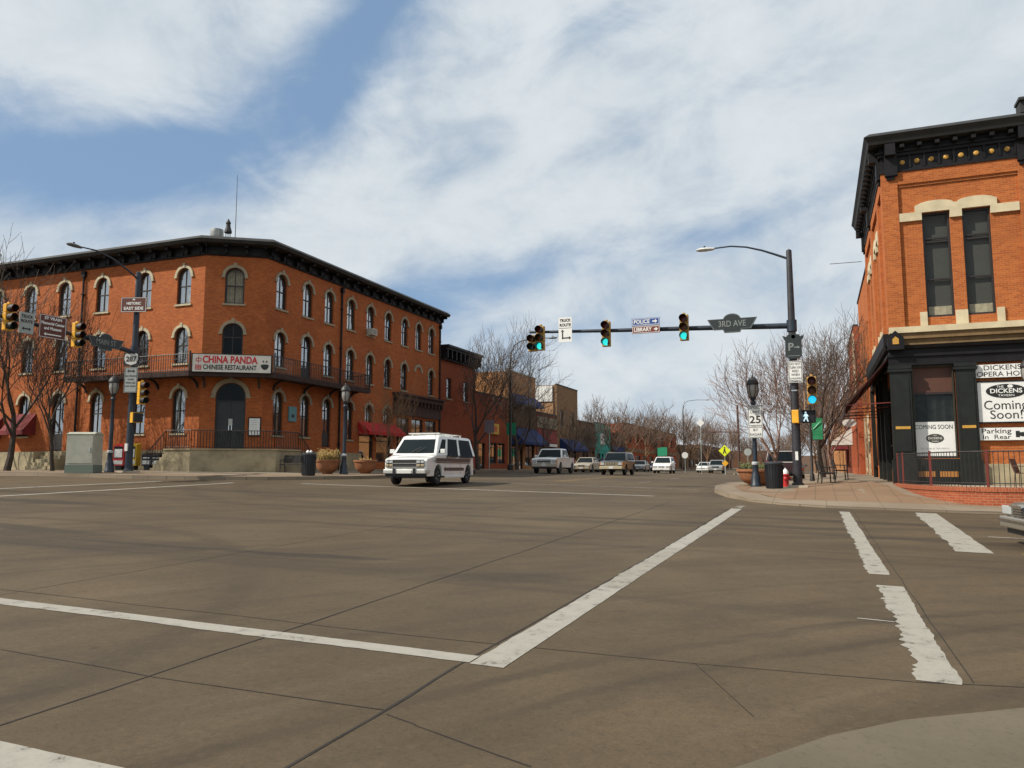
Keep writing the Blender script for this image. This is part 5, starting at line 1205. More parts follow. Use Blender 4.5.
def sign(name, label, loc, w_, h, mat, parts, rz=0, border=None, cat='sign', th=.03, group=None):
    m_ = MB(); m_.box(-w_/2, w_/2, -th/2, th/2, -h/2, h/2); b = m_.build(name, mat, loc=loc, rz=rz); props(b, label, cat, group)
    for s_, tx, tz_, sz, mt, wd in parts: text(s_, b, tx, tz_, sz, mt, -th/2-.004, wd, .006 if sz > .15 else .0)
    if border:
        f = .018; g = .02; m_ = MB()
        for q in ((-w_/2+g, w_/2-g, h/2-g-f, h/2-g), (-w_/2+g, w_/2-g, -h/2+g, -h/2+g+f), (-w_/2+g, -w_/2+g+f, -h/2+g+f, h/2-g-f), (w_/2-g-f, w_/2-g, -h/2+g+f, h/2-g-f)): m_.box(q[0], q[1], -th/2-.004, -th/2, q[2], q[3])
        m_.build('border', border, b)
    return b
def arrow(parent, x, z, L, ang, mat, y=-.019, wd=.05):
    m_ = MB(); P_ = [(-L/2, -wd/2), (L/2-.09, -wd/2), (L/2-.09, -wd*1.5), (L/2, 0), (L/2-.09, wd*1.5), (L/2-.09, wd/2), (-L/2, wd/2)]
    ca, sa = cos(ang), sin(ang); m_.slab_xz([(x+px*ca-pz*sa, z+px*sa+pz*ca) for px, pz in P_], y-.004, y); return m_.build('arrow', mat, parent)
SY = AY-.14
s = sign('truck_route_sign', 'white TRUCK ROUTE sign with a bent arrow hanging on the mast arm', (-9.88, SY, 7.52), .60, 1.08, M_WHITE, [('TRUCK', 0, .40, .17, M_INK, .5), ('ROUTE', 0, .20, .17, M_INK, .5)])
m_ = MB(); m_.box(-.28, .28, -.02, -.016, .06, .075); m_.build('divider', M_INK, s)
arrow(s, -.12, -.20, .42, pi/2, M_INK); arrow(s, .06, -.36, .40, 0, M_INK)
sign('police_sign', 'blue POLICE sign with a white arrow on the mast arm', (-6.39, SY, 7.63), 1.16, .31, M_BLUES, [('POLICE', -.17, 0, .22, M_WHITE, .66)], border=M_WHITE)
bb = bpy.data.objects['police_sign']; arrow(bb, .38, 0, .2, 0, M_WHITE, wd=.06)
s = sign('library_sign', 'brown LIBRARY sign with a white arrow just below the police sign', (-6.39, SY, 7.30), 1.16, .31, P('red_brown_sign', (.16, .035, .02), .5), [('LIBRARY', -.13, 0, .22, M_WHITE, .74)], border=M_WHITE); arrow(s, .42, 0, .16, 0, M_WHITE, wd=.06)
def wing_sign(loc, rz, label, tx):
    m_ = MB(); W_ = .96
    pts = [(-W_, .24), (-.34, .24)]+[(.34*cos(a), .20+.24*sin(a)) for a in [pi-pi*i/10 for i in range(1, 10)]]+[(.34, .24), (W_, .24), (.72, -.20), (.36, -.20), (.30, -.33), (-.30, -.33), (-.36, -.20), (-.72, -.20)]
    m_.slab_xz(pts, -.03, .03); b = m_.build('street_name_sign', P('dark_grey_green_sign', (.020, .027, .028), .5), loc=loc, rz=rz); props(b, label, 'street sign')
    m_ = MB(); pin = [(x*.95, z*.9+.004) for x, z in pts]; n = len(pts)
    m_.add([(x, -.034, z) for x, z in pts]+[(x, -.034, z) for x, z in pin], [(i, (i+1) % n, n+(i+1) % n, n+i) for i in range(n)]); m_.build('border', P('pale_sign_edge', (.10, .12, .12), .5), b)
    text(tx, b, 0, .02, .34, P('grey_white_lettering', (.20, .22, .21), .5), -.036, 1.05, .004)
    return b
wing_sign((-2.94, SY, 7.28), 0, 'dark winged 3RD AVE street name sign on the mast arm near the right pole', '3RD AVE')
# P parking sign and regulation sign on the pole
s_pts = [(-.40, .42), (-.26, .36), (-.20, .44), (-.08, .46), (0, .54), (.08, .46), (.20, .44), (.26, .36), (.40, .42), (.34, .26), (.30, .22), (.30, -.40), (.18, -.50), (-.18, -.50), (-.30, -.40), (-.30, .22), (-.34, .26)]
m_ = MB(); m_.slab_xz(s_pts, -.03, .03); p_ = m_.build('parking_sign', MATS['dark_grey_green_sign'], loc=(-.68, PY-.20, 6.30)); props(p_, 'dark ornate parking sign with a pale P and arrow on the right pole', 'sign')
text('P', p_, -.10, -.05, .42, MATS['grey_white_lettering'], -.036, .2, .01); arrow(p_, .13, -.06, .22, 0, MATS['grey_white_lettering'], y=-.031, wd=.04)
m_ = MB(); m_.lathe([(.075, -.034), (.0, -.034)], 12, (0, 0, .36), 'y'); m_.build('boss', M_GREYS, p_)
m_ = MB(); m_.box(-.22, .22, -.036, -.031, -.40, -.38); m_.build('rule', MATS['grey_white_lettering'], p_)
sign('regulation_sign', 'white DO NOT TURN ON RED regulation sign below the ornate parking sign', (-.65, PY-.20, 5.29), .52, .84, M_WHITE, [('DO NOT', 0, .30, .13, M_INK, .40), ('TURN ON', 0, .16, .13, M_INK, .42), ('RED', 0, .02, .13, M_INK, .22), ('WHEN', 0, -.12, .13, M_INK, .3), ('CHILDREN', 0, -.26, .08, M_INK, .42), ('PRESENT', 0, -.35, .08, M_INK, .38)], border=M_INK)
# speed limit signs on the lamp
s = sign('speed_limit_sign', 'white SPEED LIMIT 25 sign on the right lamp post', (-2.30, 33.24, 3.74), .58, .86, M_WHITE, [('SPEED', 0, .32, .15, M_INK, .44), ('LIMIT', 0, .14, .15, M_INK, .36), ('25', 0, -.18, .42, M_INK, .44)], border=M_INK)
sign('radar_sign', 'small white BY RADAR plate under the speed limit sign', (-2.30, 33.24, 3.06), .58, .46, M_WHITE, [('BY', 0, .09, .15, M_INK, .18), ('RADAR', 0, -.10, .15, M_INK, .46)], border=M_INK)

# ---- left pole: mast arm and lamp arm run back over the cross street
LX, LY = -30.0, 27.4; LZ = walk(LX, LY)
lp = empty('signal_pole', (LX, LY, LZ), 0, 'dark blue steel signal pole on the left corner with an arm over the cross street', 'signal pole')
m_ = MB(); m_.box(-.36, .36, -.34, .34, -.1, .08); m_.build('footing', MATS['pale_concrete'], lp)
m_ = MB(); m_.lathe([(.22, .08), (.22, .14), (.17, .18), (.16, 3), (.14, 6), (.12, 9.55), (.0, 9.6)], 14); m_.build('pole', M_POLE, lp, smooth=True)
m_ = MB(); m_.tube([(0, 0, 5.66), (0, -2.5, 5.95), (0, -6, 6.2), (0, -11.5, 6.45)], [.115, .10, .08, .055], 10); m_.lathe([(.19, 5.45), (.19, 5.95)], 12); m_.build('mast_arm', M_POLE, lp, smooth=True)
m_ = MB(); m_.tube([(0, 0, 9.2), (0, -.6, 9.5), (0, -1.5, 9.85), (0, -2.4, 10.0), (0, -3.2, 9.95)], [.05, .045, .04, .035, .03], 8); m_.build('lamp_arm', M_POLE, lp, smooth=True)
cobra(lp, 0, -3.15, 9.92, 0, -1, P('dark_lamp_head', (.12, .13, .13), .5))
for y_, lb in ((20.15, 'yellow traffic light seen from the side, outermost on the left mast arm'), (21.0, 'yellow side-on traffic light left of the truck route sign'), (24.1, 'yellow side-on traffic light between the brown sign and the pole')):
    zz = LZ+5.66+.29*(LY-y_)/2.5 if LY-y_ < 2.5 else LZ+5.95+.25*(LY-y_-2.5)/3.5
    signal((LX+.2, y_, zz-.05), radians(90), lb, M_LRED if False else M_LGRN, body=M_YEL)
RZ = radians(90)
s = sign('truck_route_sign', 'grey-white TRUCK ROUTE sign with a double arrow on the left arm', (LX+.2, 21.78, 7.48), .62, .86, M_GREYS, [('TRUCK', 0, .26, .17, M_INK, .5), ('ROUTE', 0, .06, .17, M_INK, .5)], rz=RZ); arrow(s, .09, -.24, .22, 0, M_INK); arrow(s, -.09, -.24, .22, pi, M_INK)
s = sign('museum_sign', 'brown guide sign with three lines of white lettering and an arrow on the left arm', (LX+.2, 22.95, 7.50), 1.24, .98, M_BROWNS, [('ST VRAIN', 0, .34, .16, M_WHITE, .8), ('Memorial Center', 0, .13, .17, M_WHITE, 1.08), ('and Museum', 0, -.08, .17, M_WHITE, .8)], rz=RZ, border=M_WHITE); arrow(s, 0, -.33, .8, pi, M_WHITE)
wing_sign((LX+.2, 25.6, 7.22), RZ, 'dark winged MAIN ST street name sign on the left arm', 'MAIN ST')
s = sign('historic_sign', 'small brown HISTORIC EAST SIDE sign high on the left pole', (LX+.10, LY-.28, 9.30), 1.25, .72, M_BROWNS, [('HISTORIC', 0, .06, .17, M_WHITE, .7), ('EAST SIDE', 0, -.18, .2, M_WHITE, .95)], rz=radians(18), border=M_WHITE)
m_ = MB(); m_.slab_xz([(-.08, .22), (.08, .22), (0, .31)], -.022, -.016); m_.build('emblem', M_WHITE, s)
s = sign('route_sign', 'white square 287 route marker on the left pole', (LX+.06, LY-.22, 6.70), .72, .62, M_BLACK, [], rz=radians(20))
m_ = MB(); m_.slab_xz([(-.30, .22), (-.22, .28), (-.12, .24), (0, .28), (.12, .24), (.22, .28), (.30, .22), (.33, 0), (.24, -.2), (0, -.28), (-.24, -.2), (-.33, 0)], -.021, -.016); sh_ = m_.build('shield', M_GREYS if False else P('off_white', (.6, .6, .57), .5), s); text('287', sh_, 0, 0, .34, M_INK, -.026, .5, .008)
s = sign('arrow_sign', 'tall narrow grey sign with a double arrow under the 287 marker', (LX+.09, LY-.22, 5.72), .62, 1.2, M_GREYS, [('NO TRUCKS', 0, .18, .11, M_INK, .5), ('OVER', 0, .02, .11, M_INK, .3), ('7000 LBS', 0, -.14, .11, M_INK, .46), ('THIS STREET', 0, -.3, .09, M_INK, .5)], rz=radians(20), border=M_INK); arrow(s, .09, .42, .2, 0, M_INK); arrow(s, -.09, .42, .2, pi, M_INK)
signal((LX+.52, LY+.05, 5.1), radians(80), 'traffic light hanging on the right side of the left signal pole', M_LGRN, body=M_YEL, group='pole mounted traffic lights')
ps3 = empty('pedestrian_signal', (LX+.32, LY+.0, 3.95), radians(75), 'dark pedestrian signal with a yellow rim on the left pole', 'pedestrian signal')
m_ = MB(); m_.box(-.24, .24, -.12, .12, -.24, .24); m_.build('housing', M_YEL, ps3); m_ = MB(); m_.box(-.21, .21, -.2, -.121, -.21, .21); m_.build('visor', M_BLACKP, ps3)
m_ = MB(); m_.box(-.08, .08, -.22, -.16, 1.0, 1.35); m_.build('push_button', MATS['off_white'], lp)

# ---- cabinet, newspaper boxes
uc = empty('utility_cabinet', (-30.9, 25.75, walk(-30.9, 25.75)), radians(24), 'pale grey-green utility cabinet on a concrete base at the left corner', 'utility cabinet')
m_ = MB(); m_.box(-.62, .62, -.44, .44, 0, .36); m_.build('base', P('green_grey_base', (.12, .15, .12), .8), uc)
M_CAB = P('cabinet_grey', (.36, .36, .29), .6, var=.08, dirt=.25)
m_ = MB(); m_.box(-.60, .60, -.42, .42, .362, 1.74); m_.add([(-.63, -.45, 1.742), (.63, -.45, 1.742), (.63, .45, 1.742), (-.63, .45, 1.742), (-.6, -.2, 1.84), (.6, -.2, 1.84), (.6, .2, 1.84), (-.6, .2, 1.84)], [(0, 3, 2, 1), (4, 5, 6, 7), (0, 1, 5, 4), (1, 2, 6, 5), (2, 3, 7, 6), (3, 0, 4, 7)]); m_.build('body', M_CAB, uc)
m_ = MB(); m_.box(-.55, .55, -.435, -.422, .44, 1.68); d_ = m_.build('door', M_CAB, uc); m_ = MB(); m_.box(.42, .46, -.455, -.436, .95, 1.15); m_.build('handle', M_CHROME, d_)
def news_box(x, y, mat, label, h=1.15, wd=.5):
    n = empty('newspaper_box', (x, y, walk(x, y)), radians(12), label, 'newspaper box', 'newspaper boxes')
    m_ = MB(); m_.box(-wd/2, wd/2, -.2, .2, .22, h); m_.add([(-wd/2, -.2, h), (wd/2, -.2, h), (wd/2, .2, h+.1), (-wd/2, .2, h+.1), (-wd/2, .2, h), (wd/2, .2, h)], [(0, 1, 2, 3), (0, 3, 4), (1, 5, 2), (3, 2, 5, 4)]); m_.build('body', mat, n, bevel=.01)
    m_ = MB(); m_.box(-.17, .17, -.16, .16, 0, .22); m_.build('pedestal', M_BLACKP, n)
    m_ = MB(); m_.box(-wd/2+.06, wd/2-.06, -.212, -.202, .62, h-.08); d_ = m_.build('window', M_CARGL, n); m_ = MB(); m_.box(-wd/2+.09, wd/2-.09, -.218, -.213, .66, h-.2); m_.build('newspaper', M_WHITE, d_)
    m_ = MB(); m_.box(-wd/2+.05, wd/2-.05, -.208, -.202, .30, .5); m_.build('label_plate', MATS['off_white'], n)
news_box(-34.2, 30.7, P('red_box', (.45, .02, .02), .4), 'red newspaper box, leftmost beside the lamp post', 1.3, .62)
news_box(-33.35, 30.75, P('yellow_box', (.55, .34, .02), .4), 'yellow newspaper box between the red box and the pole', 1.3, .55)
news_box(-32.35, 30.8, M_BLACKP, 'black newspaper box with white papers right of the pole', .8, .55)
news_box(-31.78, 30.85, M_BLACKP, 'second black newspaper box, nearest the stone steps', .8, .5)

# ---- litter bins, hydrant, planters, benches
def bin_(loc, label):
    b = empty('litter_bin', loc, 0, label, 'litter bin', 'dark round litter bins')
    m_ = MB(); m_.lathe([(.27, 0), (.30, .04), (.325, .5), (.33, .92)], 22)
    for k in range(22):
        a = 2*pi*k/22; m_.tube([(.30*cos(a), .30*sin(a), .05), (.337*cos(a), .337*sin(a), .9)], .012, 4)
    m_.build('body', M_BLACKP, b)
    m_ = MB(); m_.lathe([(.345, .92), (.36, .95), (.35, 1.0), (.30, 1.03), (.2, 1.03), (.19, .98), (0, .97)], 22); m_.build('lid', P('bin_lid', (.03, .032, .036), .4), b, smooth=True)
    return b
bin_((-1.55, 31.3, walk_r(-1.55, 31.3)), 'dark ribbed litter bin beside the red hydrant at the right pole')
b2 = bin_((-21.75, 29.9, walk(-21.75, 29.9)), 'dark litter bin with crumpled paper on its lid at the left corner')
m_ = MB()
for (x, y, r) in ((-.06, 0, .07), (.08, .05, .06), (.02, -.08, .05)): m_.lathe([(0, 1.02), (r, 1.05), (r*1.1, 1.10), (r*.6, 1.15), (0, 1.17)], 7, (x, y, 0))
rb = m_.build('litter', M_WHITE, loc=(-21.75, 29.9, walk(-21.75, 29.9))); props(rb, 'crumpled white litter lying on the left bin lid', 'litter')
hy = empty('fire_hydrant', (-1.2, 33.0, walk_r(-1.2, 33.0)), 0, 'red fire hydrant with a white cap between the litter bin and the pole', 'fire hydrant')
M_HYD = P('hydrant_red', (.42, .02, .02), .4)
m_ = MB(); m_.lathe([(.17, 0), (.17, .05), (.12, .06), (.115, .45), (.15, .47), (.15, .51), (.115, .53)], 16); m_.build('barrel', M_HYD, hy, smooth=True)
m_ = MB(); m_.lathe([(.13, .53), (.125, .62), (.07, .70), (.03, .72), (.03, .77), (0, .77)], 16); m_.build('bonnet', M_WHITE, hy, smooth=True)
for dx, nm in ((-1, 'nozzle'), (1, 'nozzle')):
    m_ = MB(); m_.lathe([(.06, .10*dx), (.06, .19*dx), (.02, .21*dx)], 10, (0, 0, .38), 'x'); m_.build(nm, M_HYD, hy)
m_ = MB(); m_.lathe([(.075, -.10), (.075, -.19), (.025, -.21)], 10, (0, 0, .34), 'y'); m_.build('pumper_nozzle', M_HYD, hy)
M_LEAF = P('winter_foliage', (.09, .10, .035), .9, var=.4, vscale=8); M_LEAFY = P('ochre_foliage', (.26, .17, .05), .9, var=.35, vscale=8)
def planter(loc, label, r=.72, seed=1, mats=(M_LEAF,), fol='short evergreen planting', dens=160, hh=.35):
    p = empty('bowl_planter', loc, 0, label, 'planter', 'terracotta bowl planters')
    m_ = MB(); m_.lathe([(.30*r/.72, 0), (.32*r/.72, .05), (.5*r/.72, .14), (.64*r/.72, .3), (r*.95, .50), (r, .60), (r*1.06, .61), (r*1.07, .70), (r*.97, .71), (r*.93, .62), (0, .60)], 28); m_.build('bowl', M_TERRA, p, smooth=50)
    m_ = MB(); m_.lathe([(r*.92, .63), (r*.5, .67), (0, .68)], 18); m_.build('soil', P('soil', (.05, .035, .02), .95), p)
    rr = random.Random(seed); m_ = MB()
    for i in range(dens):
        a = rr.uniform(0, 2*pi); d = r*.85*math.sqrt(rr.random()); x, y = d*cos(a), d*sin(a); h = hh*rr.uniform(.4, 1.1); lx, ly = rr.uniform(-.15, .15), rr.uniform(-.15, .15)
        w2 = .02; m_.add([(x-w2, y, .64), (x+w2, y, .64), (x+lx, y+ly, .64+h)], [(0, 1, 2)])
        for k in range(3):
            f = rr.uniform(.3, 1); s_ = .035; cx, cy, cz = x+lx*f+rr.uniform(-.05, .05), y+ly*f+rr.uniform(-.05, .05), .64+h*f
            m_.add([(cx-s_, cy, cz), (cx, cy+s_*.6, cz+s_), (cx+s_, cy, cz+.01), (cx, cy-s_, cz-s_*.4)], [(0, 1, 2, 3)])
    o_ = link('plants', m_.mesh('plants', mats[0], fix=False), p)
    return p
planter((-2.35, 34.7, walk_r(-2.35, 34.7)), 'large terracotta bowl planter with green plants behind the lamp and bin', .85, 1)
planter((-23.0, 33.2, walk(-23.0, 33.2)), 'terracotta bowl planter with straggly ochre plants, left of the lamp post', .60, 2, (M_LEAFY,), hh=.6)
planter((-22.1, 35.3, walk(-22.1, 35.3)), 'bare terracotta bowl planter right of the lamp post', .60, 3, (M_LEAFY,), dens=14, hh=.2)
def bench(loc, rz, label, mat=M_IRON):
    b = empty('park_bench', loc, rz, label, 'bench', 'dark slatted benches')
    m_ = MB()
    for k in range(5): m_.box(-.9, .9, -.24+k*.1, -.16+k*.1, .42, .45)
    m_.build('seat', mat, b)
    m_ = MB()
    for k in range(4): m_.box(-.9, .9, .28+k*.025, .31+k*.025, .52+k*.1, .60+k*.1)
    m_.build('backrest', mat, b)
    for x in (-.8, .8):
        m_ = MB(); m_.tube([(x, -.22, 0), (x, -.20, .43), (x, -.2, .66)], .025, 6); m_.tube([(x, .30, 0), (x, .24, .42), (x, .37, .92)], .025, 6); m_.tube([(x, -.22, .66), (x, .30, .66)], .022, 6); m_.tube([(x, -.2, .41), (x, .25, .41)], .022, 6); m_.build('side_frame', M_IRON, b)
    return b
bench((.35, 34.6, walk_r(.35, 34.6)), radians(95), 'dark slatted bench on the right pavement just past the pole')
bench((1.0, 38.5, walk_r(1.0, 38.5)), radians(92), 'second dark bench further along the right pavement')
bench((-24.9, 33.2, walk(-24.9, 33.2)), radians(8), 'dark bench between the left bin and the terracotta planters', M_BLACKP)

# ---- green banner on a post, oval shop sign, far signs
bp_ = empty('banner_post', (-.25, 40.5, walk_r(-.25, 40.5)), 0, 'thin dark post with a green banner behind the right signal pole', 'banner post')
m_ = MB(); m_.lathe([(.12, 0), (.1, .3), (.06, .4), (.045, 4.0), (.09, 4.05), (.09, 4.1), (0, 4.2)], 10); m_.build('pole', M_IRON, bp_, smooth=True)
m_ = MB(); m_.tube([(0, 0, 3.05), (.56, 0, 3.05)], .012, 5); m_.tube([(0, 0, 2.0), (.56, 0, 2.0)], .012, 5); m_.build('bracket', M_IRON, bp_)
n = 10; vs = []
for i in range(n+1):
    for j in range(2): vs.append((.07+.48*j, .02*sin(i*.9+j), 2.0+1.05*i/n))
m_ = MB(); m_.add(vs, [(2*i, 2*i+1, 2*i+3, 2*i+2) for i in range(n)]); fl = m_.build('banner', P('green_cloth', (.02, .22, .09), .8, var=.1), bp_)
m_ = MB(); m_.tube([(.12, -.03, 2.5), (.25, -.035, 2.62), (.38, -.035, 2.78), (.5, -.035, 2.92)], [.015, .025, .02, .005], 4); m_.build('emblem', P('pale_green', (.3, .55, .4), .8), fl)
ov = empty('oval_shop_sign', (1.75, 47.0, 4.1), 0, 'white oval shop sign hanging over the right pavement below the dark awning', 'sign')
m_ = MB(); m_.slab_xz([(.36*cos(2*pi*i/24), .23*sin(2*pi*i/24)) for i in range(24)], -.02, .02); m_.build('panel', MATS['off_white'], ov)
m_ = MB(); m_.tube([(-.3, 0, .42), (1.0, 0, .42)], .015, 5); m_.tube([(-.2, 0, .42), (-.2, 0, .12)], .008, 4); m_.tube([(.2, 0, .42), (.2, 0, .12)], .008, 4); m_.build('bracket', M_IRON, ov)
m_ = MB(); m_.box(-.18, .18, -.026, -.021, .03, .05); m_.box(-.14, .14, -.026, -.021, -.06, -.04); m_.build('print', M_REDIRON, ov)
# far mid-block crossing: pole, arm with a diamond sign, yellow warning sign
ZF = tz(-7.6, 90)+.15
fp = empty('far_signal_pole', (-8.1, 90, ZF), 0, 'distant brown pole with a horizontal arm over the street', 'signal pole')
m_ = MB(); m_.lathe([(.15, 0), (.11, 7.6)], 8); m_.build('pole', P('rust_brown_paint', (.07, .035, .025), .7), fp)
m_ = MB(); m_.tube([(0, 0, 4.6), (-4, 0, 4.7)], .07, 6); m_.build('mast_arm', MATS['rust_brown_paint'], fp)
def post_sign(name, label, loc, zc, r, mat, shape, zp=None, extra=None, rz=0, cat='sign'):
    s = empty(name, loc, rz, label, cat)
    m_ = MB(); m_.lathe([(.035, 0), (.035, zc+(.0))], 6); m_.build('post', M_GREYS, s)
    if shape == 'd': pts = [(0, -r), (r, 0), (0, r), (-r, 0)]
    elif shape == 'c': pts = [(r*cos(2*pi*i/8+pi/8), r*sin(2*pi*i/8+pi/8)) for i in range(8)]
    else: pts = [(-r*.8, -r), (r*.8, -r), (r*.8, r), (-r*.8, r)]
    m_ = MB(); m_.slab_xz([(x, zc+z) for x, z in pts], -.06, -.036); pn = m_.build('panel', mat, s)
    if extra: extra(pn, zc, r)
    return s
M_FLU = P('fluorescent_yellow', (.72, .80, .02), .5)
def ped(pn, zc, r):
    m_ = MB(); m_.slab_xz([(-.1, zc-.35), (.0, zc-.1), (.12, zc-.35), (.2, zc-.33), (.08, zc+.0), (.08, zc+.2), (-.08, zc+.2), (-.1, zc), (-.2, zc-.33)], -.066, -.061); m_.slab_xz([(.09*cos(2*pi*i/8), zc+.31+.09*sin(2*pi*i/8)) for i in range(8)], -.066, -.061); m_.build('walking_figure', M_INK, pn)
post_sign('pedestrian_crossing_sign', 'fluorescent yellow diamond pedestrian warning sign far down the street', (-9.2, 86, tz(-9.2, 86)), 2.55, .62, M_FLU, 'd', extra=ped)
post_sign('warning_plate', 'small amber arrow diamond under the fluorescent pedestrian sign', (-9.1, 85.3, tz(-9.1, 85.3)), 1.2, .34, P('amber_sign', (.75, .38, .02), .5), 'd')
post_sign('arm_diamond_sign', 'white diamond sign at the tip of the distant arm', (-12.2, 89.9, tz(-12, 90)), 5.75, .45, M_WHITE, 'd')
post_sign('octagon_sign', 'back of a grey octagonal stop sign on the right far pavement', (-6.9, 87, tz(-7, 87)+.15), 2.3, .4, M_GREYS, 'c')
post_sign('left_octagon_sign', 'grey-white round sign beside the far white minivan', (-15.6, 100, tz(-15.6, 100)), 2.2, .42, MATS['off_white'], 'c')
for i, (x, y, lb) in enumerate(((-22.9, 58.3, 'green shop banner right of the red awning and white van'), (-17.0, 93, 'small green sign board beside the far minivan'), (-17.9, 96, 'green sign panel between the far trees and minivan'))):
    zc = 3.3 if i == 0 else 2.5
    post_sign('green_sign', lb, (x, y, walk(x, y) if i == 0 else tz(x, y)), zc, .5, P('green_sign_paint', (.01, .24, .12), .6), 'r')
post_sign('grey_banner_sign', 'dull grey-purple banner sign just left of the green banner', (-23.2, 54.5, walk(-23.2, 54.5)), 3.3, .5, P('grey_purple_banner', (.16, .13, .15), .8), 'r')
s = sign('yellow_shop_sign', 'small square yellow shop sign on the low brick shopfront', (-27.3, 65.4, 5.15), 1.9, .95, P('mustard_sign', (.55, .34, .03), .6), [], rz=radians(90)); m_ = MB(); m_.box(-.5, .5, -.02, -.016, -.25, .25); m_.build('emblem', P('orange_red', (.5, .1, .02), .6), s)
# tall curved lamp posts along the left kerb
def tall_lamp(x, y, h, reach, label):
    s = empty('tall_street_light', (x, y, walk(x, y)), 0, label, 'street light', 'tall curved street lights')
    m_ = MB(); m_.lathe([(.24, 0), (.24, .4), (.12, .5), (.10, 4), (.075, h-1.5)], 10); m_.build('pole', M_IRON, s)
    m_ = MB(); m_.tube([(0, 0, h-1.6), (.05, 0, h-.9), (.35, 0, h-.3), (.9, 0, h), (reach*.6, 0, h+.15), (reach, 0, h+.1)], [.07, .06, .05, .045, .04, .035], 7); m_.build('arm', M_IRON, s, smooth=True)
    cobra(s, reach-.05, 0, h+.08, 1, 0, MATS['dark_lamp_head']); return s
tall_lamp(-22.2, 56.3, 10.1, 3.2, 'tall curved street light in front of the navy-awning shop')
tall_lamp(-22.0, 140, 12.2, 4.0, 'distant tall curved street light above the far bare trees')

# ------------------------------------------------------------------ vehicles (front towards local -Y, origin on the ground)
def wheel_proto():
    r = {}
    m_ = MB(); m_.lathe([(.20, -.10), (.31, -.11), (.34, -.08), (.345, 0), (.34, .08), (.31, .11), (.20, .10)], 24, ax='x'); r['wheel'] = m_.mesh('wheel', M_TYRE, smooth=50)
    m_ = MB(); m_.lathe([(.205, .095), (.20, .06), (.06, .05), (.05, .085), (0, .085)], 20, ax='x'); m_.lathe([(.205, -.095), (.20, -.06), (.06, -.05), (.05, -.085), (0, -.085)], 20, ax='x')
    for k in range(5):
        a = 2*pi*k/5
        for sx in (-1, 1): m_.box(0, 0, 0, 0, 0, 0) if False else m_.tube([(sx*.07, .05*cos(a), .05*sin(a)), (sx*.085, .19*cos(a), .19*sin(a))], .03, 5)
    r['rim'] = m_.mesh('rim', M_RIM, smooth=40); return r
WP = wheel_proto()
def rrect(mb, cx, cz, w_, h, y0, y1): mb.box(cx-w_/2, cx+w_/2, y0, y1, cz-h/2, cz+h/2)
